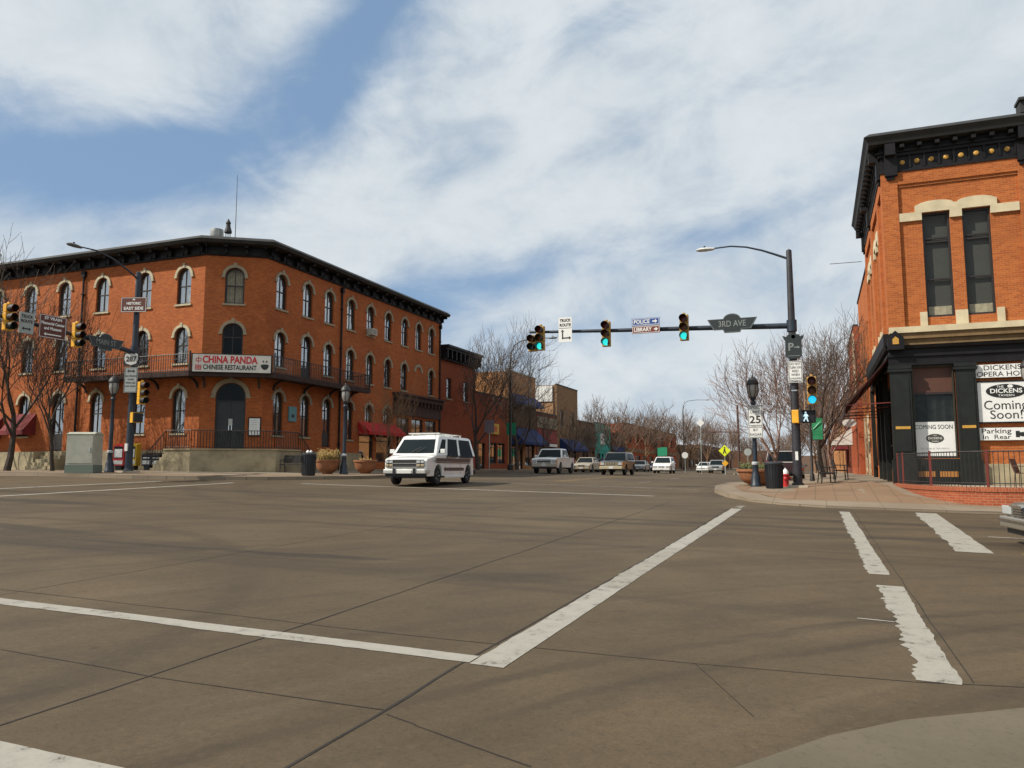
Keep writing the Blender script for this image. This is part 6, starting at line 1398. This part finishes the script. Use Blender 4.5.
def vehicle(name, label, cat, loc, rz, L, W, H, paint, belt, nose, cab, axles, wr=.34, lower=.30, two_tone=None, sidewin=(), winmat=None, kind='car', group=None, bed=None, tumble=.13, arches=1.18, wtop=.88, we=.10, round_=.05, cround=.05):
    """nose: list of (y, z) from the front bumper along the top to the belt; cab: (yb0, yt0, yt1, yb1) base/top of the glass house; bed: (y, z) list closing the rear"""
    v = empty(name, loc, rz, label, cat, group); winmat = winmat or M_CARGL
    top = nose+(bed or [(L/2-.02, belt), (L/2, belt-.1)])
    prof = list(top)+[(L/2, lower+.12), (L/2-.12, lower)]
    ar = wr*arches
    for ay in sorted(axles, reverse=True):
        hgt = wr+.02
        prof += [(ay+ar, lower)]+[(ay+ar*cos(a), hgt+ar*sin(a)) for a in [pi*i/9 for i in range(0, 10)]]+[(ay-ar, lower)]
    prof += [(-L/2+.10, lower), (-L/2, lower+.12)]
    seen = []; 
    for p in prof:
        if not seen or hypot(p[0]-seen[-1][0], p[1]-seen[-1][1]) > .012: seen.append(p)
    prof = seen
    def sidew(y, z):      # half width: tapers to the nose and tail, rounds under the belt
        f = max(0, (abs(y)-(L/2-.75))/.75); t_ = W/2*(1-.10*f*f)
        return t_
    bm = bmesh.new(); A = [bm.verts.new((-sidew(y, z), y, z)) for y, z in prof]; bf = bm.faces.new(A)
    B = [bm.verts.new((sidew(y, z), y, z)) for y, z in prof]; bm.faces.new(B[::-1])
    # a mid column so that bonnet and roof lines can crown
    M_ = [bm.verts.new((0, y-(.06 if y < -L/2+.3 else 0), z+(.035 if z > belt-.35 else 0))) for y, z in prof]
    n = len(prof)
    for i in range(n):
        j = (i+1) % n
        bm.faces.new((A[i], M_[i], M_[j], A[j])); bm.faces.new((M_[i], B[i], B[j], M_[j]))
    bmesh.ops.recalc_face_normals(bm, faces=bm.faces)
    me = bpy.data.meshes.new('body'); bm.to_mesh(me); bm.free(); me.materials.append(paint)
    if two_tone:
        me.materials.append(two_tone)
    body = link('body', me, v); md = body.modifiers.new('Bevel', 'BEVEL'); md.width = round_; md.segments = 4; md.limit_method = 'ANGLE'; md.angle_limit = radians(38)
    for p in me.polygons: p.use_smooth = True
    me.set_sharp_from_angle(angle=radians(42))
    # cabin
    yb0, yt0, yt1, yb1 = cab; wb, wt = W/2-.02, W/2-tumble; zb, zt = belt-.03, H
    def cp(fx, fy, fz):      # cabin surface frame: fx -1..1, fy 0..1 front to back, fz 0..1
        y = (yb0+(yt0-yb0)*fz)*(1-fy)+(yb1+(yt1-yb1)*fz)*fy; x = fx*(wb+(wt-wb)*fz); z = zb+(zt-zb)*fz; return Vector((x, y, z))
    m_ = MB(); rings = []
    for fz, e in ((0, 0), (.93, .0), (1.0, .07)):
        r_ = [cp(-1+e, e*.6, fz), cp(0, e*.6-(.0), fz)+Vector((0, -.05, 0)), cp(1-e, e*.6, fz), cp(1-e, .5, fz), cp(1-e, 1-e*.5, fz), cp(0, 1-e*.5, fz)+Vector((0, .03, 0)), cp(-1+e, 1-e*.5, fz), cp(-1+e, .5, fz)]
        rings.append(r_)
    vs = [q for r_ in rings for q in r_]; fs = [(i*8+k, i*8+(k+1) % 8, (i+1)*8+(k+1) % 8, (i+1)*8+k) for i in range(2) for k in range(8)]+[tuple(16+k for k in range(8))]
    m_.add(vs, fs); cb_ = m_.build('cabin', paint, v, bevel=cround, smooth=50); cb_.modifiers['Bevel'].segments = 4
    def pane(nm, pts, off):
        pts = [Vector(p)+Vector(off) for p in pts]; q = MB(); q.add(pts, [tuple(range(len(pts)))]); o_ = link(nm, q.mesh(nm, winmat, fix=False), v); return o_
    # windscreen (two facets), rear glass
    e = we; a, b, c = cp(-1+e, 0, .07), cp(0, 0, .07)+Vector((0, -.05, 0)), cp(1-e, 0, .07); d, f_, g = cp(1-e*1.2, 0, wtop), cp(0, 0, wtop)+Vector((0, -.05, 0)), cp(-1+e*1.2, 0, wtop)
    q = MB(); nrm = (b-a).cross(g-a).normalized(); nrm = nrm if nrm.y < 0 else -nrm
    q.add([p+nrm*.012 for p in (a, b, c, d, f_, g)], [(0, 1, 4, 5), (1, 2, 3, 4)]); link('windscreen', q.mesh('windscreen', winmat, fix=False), v)
    a, b, c, d = cp(-.82, 1, .16), cp(.82, 1, .16), cp(.8, 1, .84), cp(-.8, 1, .84); q = MB(); nn_ = (b-a).cross(d-a).normalized(); nn_ = nn_ if nn_.y > 0 else -nn_
    q.add([p+nn_*.045 for p in (a, b, c, d)], [(0, 1, 2, 3)]); link('rear_window', q.mesh('rear_window', winmat, fix=False), v)
    for sx in (-1, 1):
        for (f0, f1, g0, g1) in sidewin:
            sl_ = .05*(1 if f0 < .1 else 0); p4 = [cp(sx, f0, g0), cp(sx, f1, g0), cp(sx, f1, g1), cp(sx, f0+sl_, g1)]
            q = MB(); q.add([p+Vector((sx*.012, 0, 0)) for p in p4], [(0, 1, 2, 3)]); link('side_window', q.mesh('side_window', M_VANGL if H > 1.9 else winmat, fix=False), v)
    # wheels
    for ay in axles:
        for sx in (-1, 1):
            wo = link('wheel', WP['wheel'], v, (sx*(W/2-.14), ay, wr)); wo.scale = (1, wr/.345, wr/.345); link('rim', WP['rim'], wo)
    # underside block keeps the gap between the wheels dark
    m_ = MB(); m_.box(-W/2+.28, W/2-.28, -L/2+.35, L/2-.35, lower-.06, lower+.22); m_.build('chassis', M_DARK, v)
    # mirrors
    for sx in (-1, 1):
        m_ = MB(); x = sx*(W/2+.02); m_.box(min(x, x+sx*.2), max(x, x+sx*.2), yb0+.28, yb0+.38, belt+.03, belt+.20); m_.build('door_mirror', paint if kind != 'suv' else M_BLACKP, v, bevel=.02)
    return v, cp
def face(v, L, W, zg, hg, wg, zl, hl, wl, xl, grille_mat, zb, bump_mat, bars=2, lamp=M_HEAD, amber=True, plate=True, bh=.2, yo=-.075, bw=None):
    y = -L/2+yo
    m_ = MB(); rrect(m_, 0, zg, wg, hg, y+.02, y+.09); g = m_.build('grille', grille_mat, v)
    if bars:
        m_ = MB()
        for k in range(bars): rrect(m_, 0, zg-hg/2+hg*(k+.5)/bars, wg-.02, .028, y+.0, y+.022)
        m_.build('trim', M_CHROME, g)
    for sx in (-1, 1):
        m_ = MB(); m_.box(sx*xl-wl/2, sx*xl+wl/2, y+.01, y+.12, zl-hl/2, zl+hl/2); m_.build('headlight', lamp, v, bevel=.015)
        if amber: m_ = MB(); x = sx*(xl+wl/2+.035); m_.box(x-.03, x+.03, y+.03, y+.14, zl-hl/2, zl+hl/2); m_.build('indicator', M_AMBER, v)
    bw = bw or W*.98
    m_ = MB(); m_.add([(-bw/2, y+.16, zb-bh/2), (-bw/2+.1, y-.03, zb-bh/2), (bw/2-.1, y-.03, zb-bh/2), (bw/2, y+.16, zb-bh/2), (-bw/2, y+.16, zb+bh/2), (-bw/2+.1, y-.03, zb+bh/2), (bw/2-.1, y-.03, zb+bh/2), (bw/2, y+.16, zb+bh/2)],
                      [(0, 3, 2, 1), (4, 5, 6, 7), (0, 1, 5, 4), (1, 2, 6, 5), (2, 3, 7, 6), (3, 0, 4, 7)]); b = m_.build('front_bumper', bump_mat, v, bevel=.025)
    if plate: m_ = MB(); rrect(m_, 0, zb, .32, .16, y-.04, y-.032); m_.build('number_plate', MATS['off_white'], v)
def tail(v, L, W, zl, hl, xl, wl=.14, zb=.5, bump=M_BLACKP, plate=True):
    y = L/2
    for sx in (-1, 1): m_ = MB(); m_.box(sx*xl-wl/2, sx*xl+wl/2, y-.06, y+.03, zl-hl/2, zl+hl/2); m_.build('tail_light', M_TAIL, v)
    m_ = MB(); m_.box(-W/2+.03, W/2-.03, y-.05, y+.10, zb-.1, zb+.1); m_.build('rear_bumper', bump, v, bevel=.025)
    if plate: m_ = MB(); rrect(m_, 0, zl-.1, .32, .16, y+.005, y+.03); m_.build('number_plate', MATS['off_white'], v)

M_BR = P('brown_stripe', (.07, .04, .035), .4)
# the white conversion van
VX, VY = -15.05, 29.25
van, cp = vehicle('conversion_van', 'white conversion van with brown side stripes turning at the corner crossing', 'van', (VX, VY, tz(VX, VY)), radians(5.0), 5.4, 1.95, 1.99, M_WHITEP, 1.22,
    [(-2.75, .60), (-2.74, .90), (-2.66, 1.02), (-2.45, 1.06), (-1.85, 1.19)], (-1.92, -1.20, 2.46, 2.70), (-1.75, 1.75), .36, .34, bed=[(2.66, 1.22), (2.70, 1.1)],
    sidewin=((.035, .19, .10, .80), (.25, .52, -.10, .84), (.58, .93, -.10, .84)), tumble=.20, wtop=.78, we=.13, round_=.09, cround=.12)
y_ = -2.84
m_ = MB(); rrect(m_, 0, .84, 1.56, .30, y_+.03, y_+.10); g_ = m_.build('grille', P('dark_grille', (.03, .03, .028), .5), van)
m_ = MB()
for z in (.985, .84, .70): rrect(m_, 0, z, 1.0, .026, y_+.005, y_+.03)
rrect(m_, -.5, .84, .025, .28, y_+.005, y_+.03); rrect(m_, .5, .84, .025, .28, y_+.005, y_+.03); m_.build('trim', P('satin_chrome', (.42, .41, .38), .3, metal=.8), g_)
for sx in (-1, 1):
    for k in (0, 1):
        for z in (.90, .765):
            m_ = MB(); m_.box(sx*(.575+.165*k)-.072, sx*(.575+.165*k)+.072, y_+.0, y_+.06, z-.052, z+.052); m_.build('headlight', M_HEAD if z > .8 else P('lower_lamp', (.34, .27, .17), .3), van, bevel=.02)
m_ = MB(); bw = 1.98
m_.add([(-bw/2, y_+.22, .45), (-bw/2+.12, y_-.03, .45), (bw/2-.12, y_-.03, .45), (bw/2, y_+.22, .45), (-bw/2, y_+.22, .62), (-bw/2+.12, y_-.03, .62), (bw/2-.12, y_-.03, .62), (bw/2, y_+.22, .62)], [(0, 3, 2, 1), (4, 5, 6, 7), (0, 1, 5, 4), (1, 2, 6, 5), (2, 3, 7, 6), (3, 0, 4, 7)])
m_.build('front_bumper', P('worn_chrome', (.55, .54, .50), .3, metal=.5), van, bevel=.03)
m_ = MB(); rrect(m_, 0, .53, .60, .13, y_-.045, y_-.032); m_.build('number_plate', MATS['off_white'], van)
m_ = MB(); m_.box(-.85, .85, y_+.08, y_+.2, .34, .449); m_.build('valance', M_BLACKP, van)
for sx in (-1, 1):
    for nm, z0, z1, mt in (('upper_stripe', .93, 1.06, M_BR), ('lower_stripe', .56, .69, M_BR), ('pin_stripe', .87, .90, M_BR)):
        m_ = MB(); x = sx*.978; a, b = (-1.98, 2.0) if nm != 'lower_stripe' else (-1.15, 1.15); m_.box(min(x, x+sx*.006), max(x, x+sx*.006), a, b, z0, z1); m_.build(nm, mt, van)
    m_ = MB(); x = sx*.96; m_.box(min(x, x+sx*.05), max(x, x+sx*.05), -1.1, 1.1, .26, .36); m_.build('running_board', M_WHITEP, van, bevel=.015)
    m_ = MB(); x = sx*.975; m_.box(min(x, x+sx*.03), max(x, x+sx*.03), -.72, -.55, 1.10, 1.14); m_.build('door_handle', M_CHROME, van)
    for yy in (-1.05, -.42, .75):
        m_ = MB(); x = sx*.9765; m_.box(min(x, x+sx*.004), max(x, x+sx*.004), yy, yy+.012, .42, 1.2); m_.build('door_seam', M_GREYS, van)
for x in (-.42, .42): m_ = MB(); m_.box(x-.05, x+.05, -2.905, -2.872, .43, .66); m_.build('bumper_guard', M_BLACKP, van)
m_ = MB(); m_.box(-.66, .66, -.95, -.82, 2.05, 2.10); m_.box(-.04, .04, -.90, -.84, 1.96, 2.05); m_.box(-.69, -.65, -.95, 1.6, 2.06, 2.09); m_.box(.65, .69, -.95, 1.6, 2.06, 2.09)
for x in (-.67, .67):
    for y in (-.6, .5, 1.5): m_.box(x-.02, x+.02, y, y+.05, 1.93, 2.07)
m_.box(-.66, .66, .5, .54, 2.06, 2.09); m_.box(-.66, .66, 1.5, 1.54, 2.06, 2.09); m_.build('roof_rack', MATS['off_white'], van)
m_ = MB(); m_.tube([(.75, -1.75, 1.15), (.80, -1.6, 2.2)], .006, 4); m_.build('aerial', M_BLACKP, van)
for sx in (-1, 1): m_ = MB(); m_.tube([(sx*.1, -1.94, 1.29), (sx*.1+.35, -1.78, 1.5)], .012, 4); m_.build('wiper', M_BLACKP, van)
tail(van, 5.4, 1.95, .98, .3, .87)

def at(xyz): return (xyz[0], xyz[1], tz(xyz[0], xyz[1]))
# white pickup
pk, cp = vehicle('pickup_truck', 'white extended-cab pickup truck by the left kerb near the navy awning', 'pickup truck', at((-18.6, 56.2)), radians(3.5), 5.7, 2.0, 1.85, M_WHITEP, 1.18,
    [(-2.85, .75), (-2.83, 1.03), (-2.7, 1.10), (-1.35, 1.20)], (-1.35, -.75, .62, .78), (-1.85, 1.75), .39, .45, bed=[(.82, 1.19), (2.83, 1.19), (2.85, 1.1)],
    sidewin=((.06, .55, .14, .86), (.62, .92, .14, .86)), tumble=.2)
face(pk, 5.7, 2.0, .88, .26, 1.0, .90, .22, .34, .74, M_DARK, .62, P('tan_bumper', (.42, .38, .30), .5), bars=2, bh=.24)
m_ = MB(); m_.box(-.9, .9, -2.9, -2.80, .38, .48); m_.build('valance', M_BLACKP, pk); tail(pk, 5.7, 2.0, .95, .35, .92)
# bronze SUV
jp, cp = vehicle('off_road_suv', 'dark bronze boxy SUV with a slatted pale grille driving towards us', 'SUV', at((-13.9, 57.2)), radians(1.5), 4.5, 1.85, 1.68, P('bronze_paint', (.026, .023, .021), .3, coat=.5), 1.05,
    [(-2.25, .68), (-2.22, .95), (-2.1, 1.0), (-1.1, 1.07)], (-1.1, -.45, 1.95, 2.2), (-1.38, 1.32), .37, .42, sidewin=((.06, .30, .14, .86), (.34, .6, .14, .86), (.65, .93, .14, .86)), tumble=.2, kind='suv')
face(jp, 4.5, 1.85, .80, .22, .92, .82, .20, .26, .64, P('pale_gold', (.42, .36, .24), .5), .55, P('pale_gold', (.42, .36, .24), .5), bars=0, bh=.22)
m_ = MB()
for k in range(7): rrect(m_, -.36+k*.12, .80, .06, .17, -2.32, -2.304)
m_.build('grille_slots', M_DARK, jp); tail(jp, 4.5, 1.85, .95, .3, .82)
m_ = MB(); m_.box(-.7, -.66, -.3, 1.8, 1.70, 1.73); m_.box(.66, .7, -.3, 1.8, 1.70, 1.73); m_.build('roof_rail', M_CHROME, jp)
# white minivan
mv, cp = vehicle('minivan', 'white minivan beyond the bronze SUV', 'minivan', at((-15.0, 82.2)), radians(3), 4.7, 1.9, 1.72, M_WHITEP, 1.05,
    [(-2.35, .58), (-2.3, .78), (-2.1, .88), (-1.45, 1.02)], (-1.5, -.62, 2.0, 2.25), (-1.45, 1.4), .33, .30, sidewin=((.08, .32, .12, .86), (.36, .62, .12, .86), (.66, .94, .12, .86)), tumble=.22)
face(mv, 4.7, 1.9, .66, .12, .6, .70, .15, .36, .62, M_DARK, .45, M_WHITEP, bars=0, bh=.22); tail(mv, 4.7, 1.9, 1.0, .4, .86)
def sedan(name, label, xy, rz, paint, L=4.7, W=1.8, H=1.42, cat='car', front=True, group=None):
    s, _ = vehicle(name, label, cat, (*xy, tz(*xy)), rz, L, W, H, paint, .92, [(-L/2, .52), (-L/2+.03, .68), (-L/2+.2, .76), (-1.0, .92)], (-1.05, -.35, .95, 1.55), (-L/2+.9, L/2-.95), .32, .24,
                   bed=[(1.6, .93), (L/2-.1, .90), (L/2, .8)], sidewin=((.10, .46, .14, .86), (.50, .86, .14, .86)), tumble=.26, group=group)
    face(s, L, W, .60, .12, .62, .62, .13, .36, .60, M_DARK, .42, paint, bars=1, bh=.2); tail(s, L, W, .72, .14, .62, .4, .46, paint); return s
M_SILV = P('silver_paint', (.34, .34, .33), .3, metal=.4, coat=.4); M_DGREY = P('charcoal_paint', (.05, .055, .06), .3, coat=.4); M_BEIGE = P('beige_paint', (.33, .28, .2), .3, coat=.4)
sv, _ = vehicle('silver_suv', 'pale silver SUV approaching far down the street, nearest the yellow sign', 'SUV', at((-12.0, 103)), radians(1), 4.7, 1.9, 1.7, M_SILV, 1.05, [(-2.35, .66), (-2.32, .9), (-2.2, .96), (-1.2, 1.06)], (-1.2, -.6, 1.95, 2.25), (-1.45, 1.4), .36, .36, sidewin=((.06, .32, .14, .86), (.36, .62, .14, .86), (.66, .93, .14, .86)), tumble=.2)
face(sv, 4.7, 1.9, .78, .2, .8, .8, .2, .3, .68, M_DARK, .5, M_SILV, bars=2)
sedan('white_sedan', 'white sedan half hidden left of the far silver SUV', (-14.2, 108), 0, M_WHITEP)
sedan('parked_sedan', 'beige sedan parked just behind the white pickup', (-20.5, 72), radians(2), M_BEIGE)
sedan('parked_sedan', 'dark grey sedan parked below the teal shopfront', (-21.2, 81.5), radians(4), M_DGREY)
sedan('parked_sedan', 'silver sedan parked against the left kerb beyond the minivan', (-21.3, 100), radians(2), M_SILV)
sedan('parked_sedan', 'dark sedan parked by the left kerb, farthest of the visible row', (-21.3, 112), radians(2), P('dark_blue_paint', (.02, .03, .06), .3))
# right side, parked, seen from behind
rs, _ = vehicle('parked_suv', 'dark maroon SUV with a pale window surround parked behind the right litter bin', 'SUV', at((-2.25, 56.5)), pi, 4.9, 1.95, 1.95, P('maroon_paint', (.035, .012, .014), .35, coat=.3), 1.15,
    [(-2.45, .7), (-2.42, .95), (-2.3, 1.05), (-1.3, 1.16)], (-1.3, -.7, 2.2, 2.42), (-1.5, 1.5), .37, .4, sidewin=((.06, .32, .14, .86), (.36, .62, .14, .86), (.66, .93, .14, .86)), tumble=.18, kind='suv')
tail(rs, 4.9, 1.95, 1.05, .4, .88, .12); m_ = MB(); m_.box(-.82, .82, 2.44, 2.47, 1.14, 1.19); m_.box(-.78, .78, 2.28, 2.31, 1.86, 1.90); m_.build('window_surround', MATS['off_white'], rs)
sedan('parked_car', 'dark car parked ahead of the maroon SUV on the right', (-1.9, 68), pi, M_DGREY)
# silver sedan nose at the right edge
bk_, _ = vehicle('waiting_sedan', 'silver-beige sedan nosing in at the right edge of the crossing', 'car', at((5.72, 16.0)), radians(-84.5), 5.0, 1.85, 1.42, P('champagne_paint', (.30, .27, .22), .28, metal=.5, coat=.6), .96,
    [(-2.5, .50), (-2.49, .66), (-2.38, .74), (-1.9, .80), (-1.0, .93)], (-1.05, -.3, 1.0, 1.6), (-1.55, 1.55), .33, .26, bed=[(1.65, .95), (2.4, .92), (2.5, .8)], sidewin=((.10, .46, .14, .86), (.50, .86, .14, .86)), tumble=.26, round_=.11, cround=.1)
face(bk_, 5.0, 1.85, .62, .17, .50, .63, .15, .42, .56, P('black_chrome', (.03, .03, .03), .3), .42, P('champagne_paint', (.3, .27, .22), .28), bars=4, bh=.20, amber=False, plate=False)
m_ = MB(); rrect(m_, 0, .71, .6, .03, -2.59, -2.55); m_.build('chrome_strip', M_CHROME, bk_); m_ = MB(); m_.box(-.86, .86, -2.62, -2.56, .43, .47); m_.build('bumper_trim', M_CHROME, bk_)
m_ = MB(); m_.box(-.7, .7, -2.52, -2.44, .22, .32); m_.build('valance', M_BLACKP, bk_)
# white car behind the trees at the far left edge
sedan('white_sedan', 'white car at the far left edge in front of the stone wall', (-43.8, 27.4+.0), radians(-90), M_WHITEP)

# ------------------------------------------------------------------ bare winter trees
def tree_mesh(seed, h=9.0, trunk_h=2.2, r0=.16, levels=4, kids=(6, 5, 4, 4), spread=.75, up=.35, twig=.010, ratio=.62, twigs_len=1.0, lens=None, multi=1):
    rr = random.Random(seed); T = MB(); C = MB()
    def grow(p, d, L, r, lv):
        ns = 4 if lv <= 1 else (3 if lv < levels else 2); pts = [p.copy()]; rad = [r]; dd = d.copy(); dirs = []
        r_end = max(twig*.6, r*(.45 if lv else .55))
        for i in range(ns):
            j = .16 if lv == 0 else .26
            dd = (dd+Vector((rr.uniform(-j, j), rr.uniform(-j, j), rr.uniform(-j, j)+up*.22))).normalized()
            pts.append(pts[-1]+dd*(L/ns)); rad.append(r+(r_end-r)*(i+1)/ns); dirs.append(dd.copy())
        (T if lv <= 1 else C).tube(pts, rad, 7 if lv == 0 else (5 if lv == 1 else 3), cap=(lv <= 1))
        if lv >= levels: return
        k = kids[min(lv, len(kids)-1)]
        for c in range(k):
            f = (c+.6+rr.uniform(-.3, .3))/k
            f = (.28+.72*f) if lv else (.55+.45*f)
            i = min(ns-1, int(f*ns)); g = f*ns-i; q = pts[i].lerp(pts[i+1], max(0, min(1, g))); base = dirs[i]
            az_ = 2.4*c+rr.uniform(-.5, .5)+seed; perp = base.orthogonal().normalized(); perp.rotate(__import__('mathutils').Quaternion(base, az_))
            a = spread*rr.uniform(.65, 1.15)*(1.0 if c < k-1 else .35)
            nd = (base*cos(a)+perp*sin(a)); nd = (nd+Vector((0, 0, up*rr.uniform(.1, .6)))).normalized()
            rl = rad[i]*(.54 if c < k-1 else .80)
            grow(q, nd, L*ratio*rr.uniform(.75, 1.2)*(1.0 if lv else (h-trunk_h)/trunk_h*.52/ratio), max(twig, rl), lv+1)
    for m in range(multi):
        a = 2*pi*m/multi; d0 = Vector((0, 0, 1)) if multi == 1 else Vector((.28*cos(a), .28*sin(a), 1)).normalized()
        grow(Vector((0, 0, -.05)), d0, trunk_h, r0, 0)
    return T, C
def tree_proto(nm, mat_t, mat_c, **kw):
    T, C = tree_mesh(**kw); return T.mesh('trunk', mat_t, smooth=True, fix=False), C.mesh('crown', mat_c, fix=False)
M_BARKD = P('dark_bark', (.05, .037, .028), .9, var=.3, vscale=6)
TP = {
 'street': tree_proto('a', M_BARK, M_BARK, seed=3, h=9.5, trunk_h=2.6, r0=.17, kids=(6, 5, 5, 5), spread=.62, up=.45, twig=.011),
 'street2': tree_proto('b', M_BARK, M_BARK, seed=11, h=9.5, trunk_h=2.4, r0=.18, kids=(6, 5, 5, 5), spread=.72, up=.4, twig=.011),
 'big': tree_proto('c', M_BARKD, M_BARK, seed=23, h=13, trunk_h=3.6, r0=.21, levels=5, kids=(5, 5, 5, 4, 3), spread=.62, up=.42, twig=.013, ratio=.66),
 'thin': tree_proto('d', M_BARKD, M_BARKD, seed=31, h=9, trunk_h=2.6, r0=.11, kids=(6, 5, 5, 4), spread=.55, up=.5, twig=.009),
 'golden': tree_proto('e', M_BARKG, M_BARKG, seed=41, h=5.2, trunk_h=1.3, r0=.07, kids=(6, 5, 5, 3), spread=.6, up=.5, twig=.009),
 'red': tree_proto('f', M_BARKR, M_BARKR, seed=53, h=8.0, trunk_h=1.7, r0=.12, levels=5, kids=(6, 5, 4, 4, 2), spread=.62, up=.34, twig=.009),
 'far': tree_proto('g', M_BARK, M_BARKF, seed=61, h=9.6, trunk_h=2.6, r0=.15, kids=(6, 5, 5, 4), spread=.7, up=.35, twig=.019),
 'far2': tree_proto('h', M_BARKG, M_BARKF, seed=71, h=9, trunk_h=2.4, r0=.15, kids=(6, 5, 4, 4), spread=.65, up=.4, twig=.019),
}
def tree(kind, x, y, label, sc=1.0, rz=0.0, group='bare street trees', zf=walk, name='bare_tree', sz=None):
    t = empty(name, (x, y, zf(x, y)-.02), rz, label, 'tree', group); t.scale = (sc, sc, sz or sc)
    link('trunk', TP[kind][0], t); link('crown', TP[kind][1], t); return t
tree('big', -39.6, 28.4, 'thick-trunked bare tree at the far left edge by the truck route sign', .88, .3)
tree('thin', -36.1, 28.3, 'slim bare tree with a dark trunk left of the utility cabinet', 1.0, 1.1)
tree('street', -44.5, 28.6, 'bare tree partly outside the left edge, before the red awnings', 1.1, 2.0)
tree('golden', -24.0, 40.6, 'small golden-twigged bare tree behind the white van', 1.0, .4)
tree('big', -24.0, 54.2, 'tall spreading bare tree beside the brick extension', .92, 1.9)
tree('street2', -24.4, 63.5, 'bare tree in front of the low brick shop, right of the tallest one', 1.15, .2)
tree('street', -24.3, 72, 'bare tree before the lower navy awning of the orange shop', .8, 1.2)
tree('street2', -24.4, 80, 'bare tree before the red signboard shop', .75, 2.4)
tree('far2', -24.6, 90, 'bare tree before the tan brick building', .75, .9)
FL = [(-24.6, 99, 'far', 1.05), (-24.4, 107, 'far2', 1.0), (-24.5, 119, 'far2', 1.15), (-24.5, 128, 'far', 1.3), (-24.5, 139, 'far2', 1.3), (-24.4, 152, 'far', 1.3), (-24.6, 166, 'far2', 1.4), (-24.4, 175, 'far', 1.4), (-24.5, 190, 'far2', 1.5), (-24.5, 206, 'far', 1.5), (-24.3, 225, 'far2', 1.6), (-24.5, 245, 'far', 1.7)]
for i, (x, y, k, s_) in enumerate(FL):
    tree(k, x, y, 'brown bare tree in the dense far row along the left kerb', s_, i*1.3, group='far row of bare trees on the left')
for i, (x, y, k, s_) in enumerate([(-38, 108, 'far', 1.3), (-41, 122, 'far2', 1.4), (-37, 138, 'far', 1.5), (-44, 95, 'far', 1.2), (-36, 160, 'far2', 1.5), (-38, 66, 'street2', 1.15)]):
    tree(k, x, y, 'bare tree rising over the roofs behind the left row of shops', s_, i*2.1+.5, group='bare trees behind the left row')
tree('red', -1.9, 42.0, 'reddish bare tree with fine upright twigs behind the right street lamp', 1.0, .7, zf=walk_r)
tree('big', .3, 47.0, 'large bare tree with brown twigs behind the right signal pole', .76, 2.2, zf=walk_r)
tree('red', .9, 55, 'reddish bare tree along the right pavement beyond the benches', 1.2, 3.0, zf=walk_r)
for i, (x, y, k, s_) in enumerate([(.6, 64, 'street', 1.2), (.5, 74, 'far', 1.1), (.6, 84, 'far2', 1.15), (.5, 96, 'far', 1.2), (-.2, 110, 'far2', 1.3)]):
    tree(k, x, y, 'bare tree in the row receding along the right pavement', s_, i*1.7, group='row of bare trees on the right', zf=walk_r)
for i, (x, y, k, s_) in enumerate([(-6.5, 210, 'far2', 1.2), (-19, 240, 'far', 1.2), (-3, 150, 'far', 1.2), (-8, 230, 'far2', 1.3), (-16, 260, 'far', 1.4), (-4, 190, 'far', 1.3), (-22, 280, 'far2', 1.5), (2, 270, 'far', 1.6), (-12, 290, 'far', 1.3), (-28, 285, 'far', 1.6)]):
    tree(k, x, y, 'hazy brown bare tree closing the far end of the street', s_, i*.9, group='bare trees at the far end of the street')

# ------------------------------------------------------------------ lettering becomes plain mesh, fitted to its width
bpy.context.view_layer.update()
for o, wd in TEXTS:
    if o.dimensions.x > 1e-4: o.scale = (wd/o.dimensions.x, 1, 1)
bpy.context.view_layer.update()
dg = bpy.context.evaluated_depsgraph_get()
for o in [o for o in scene.objects if o.type == 'FONT']:
    me = bpy.data.meshes.new_from_object(o.evaluated_get(dg)); me.name = 'lettering'
    n = link('lettering_', me, o.parent, o.location); n.rotation_euler = o.rotation_euler; n.scale = o.scale
    c = o.data; bpy.data.objects.remove(o); bpy.data.curves.remove(c); n.name = 'lettering'
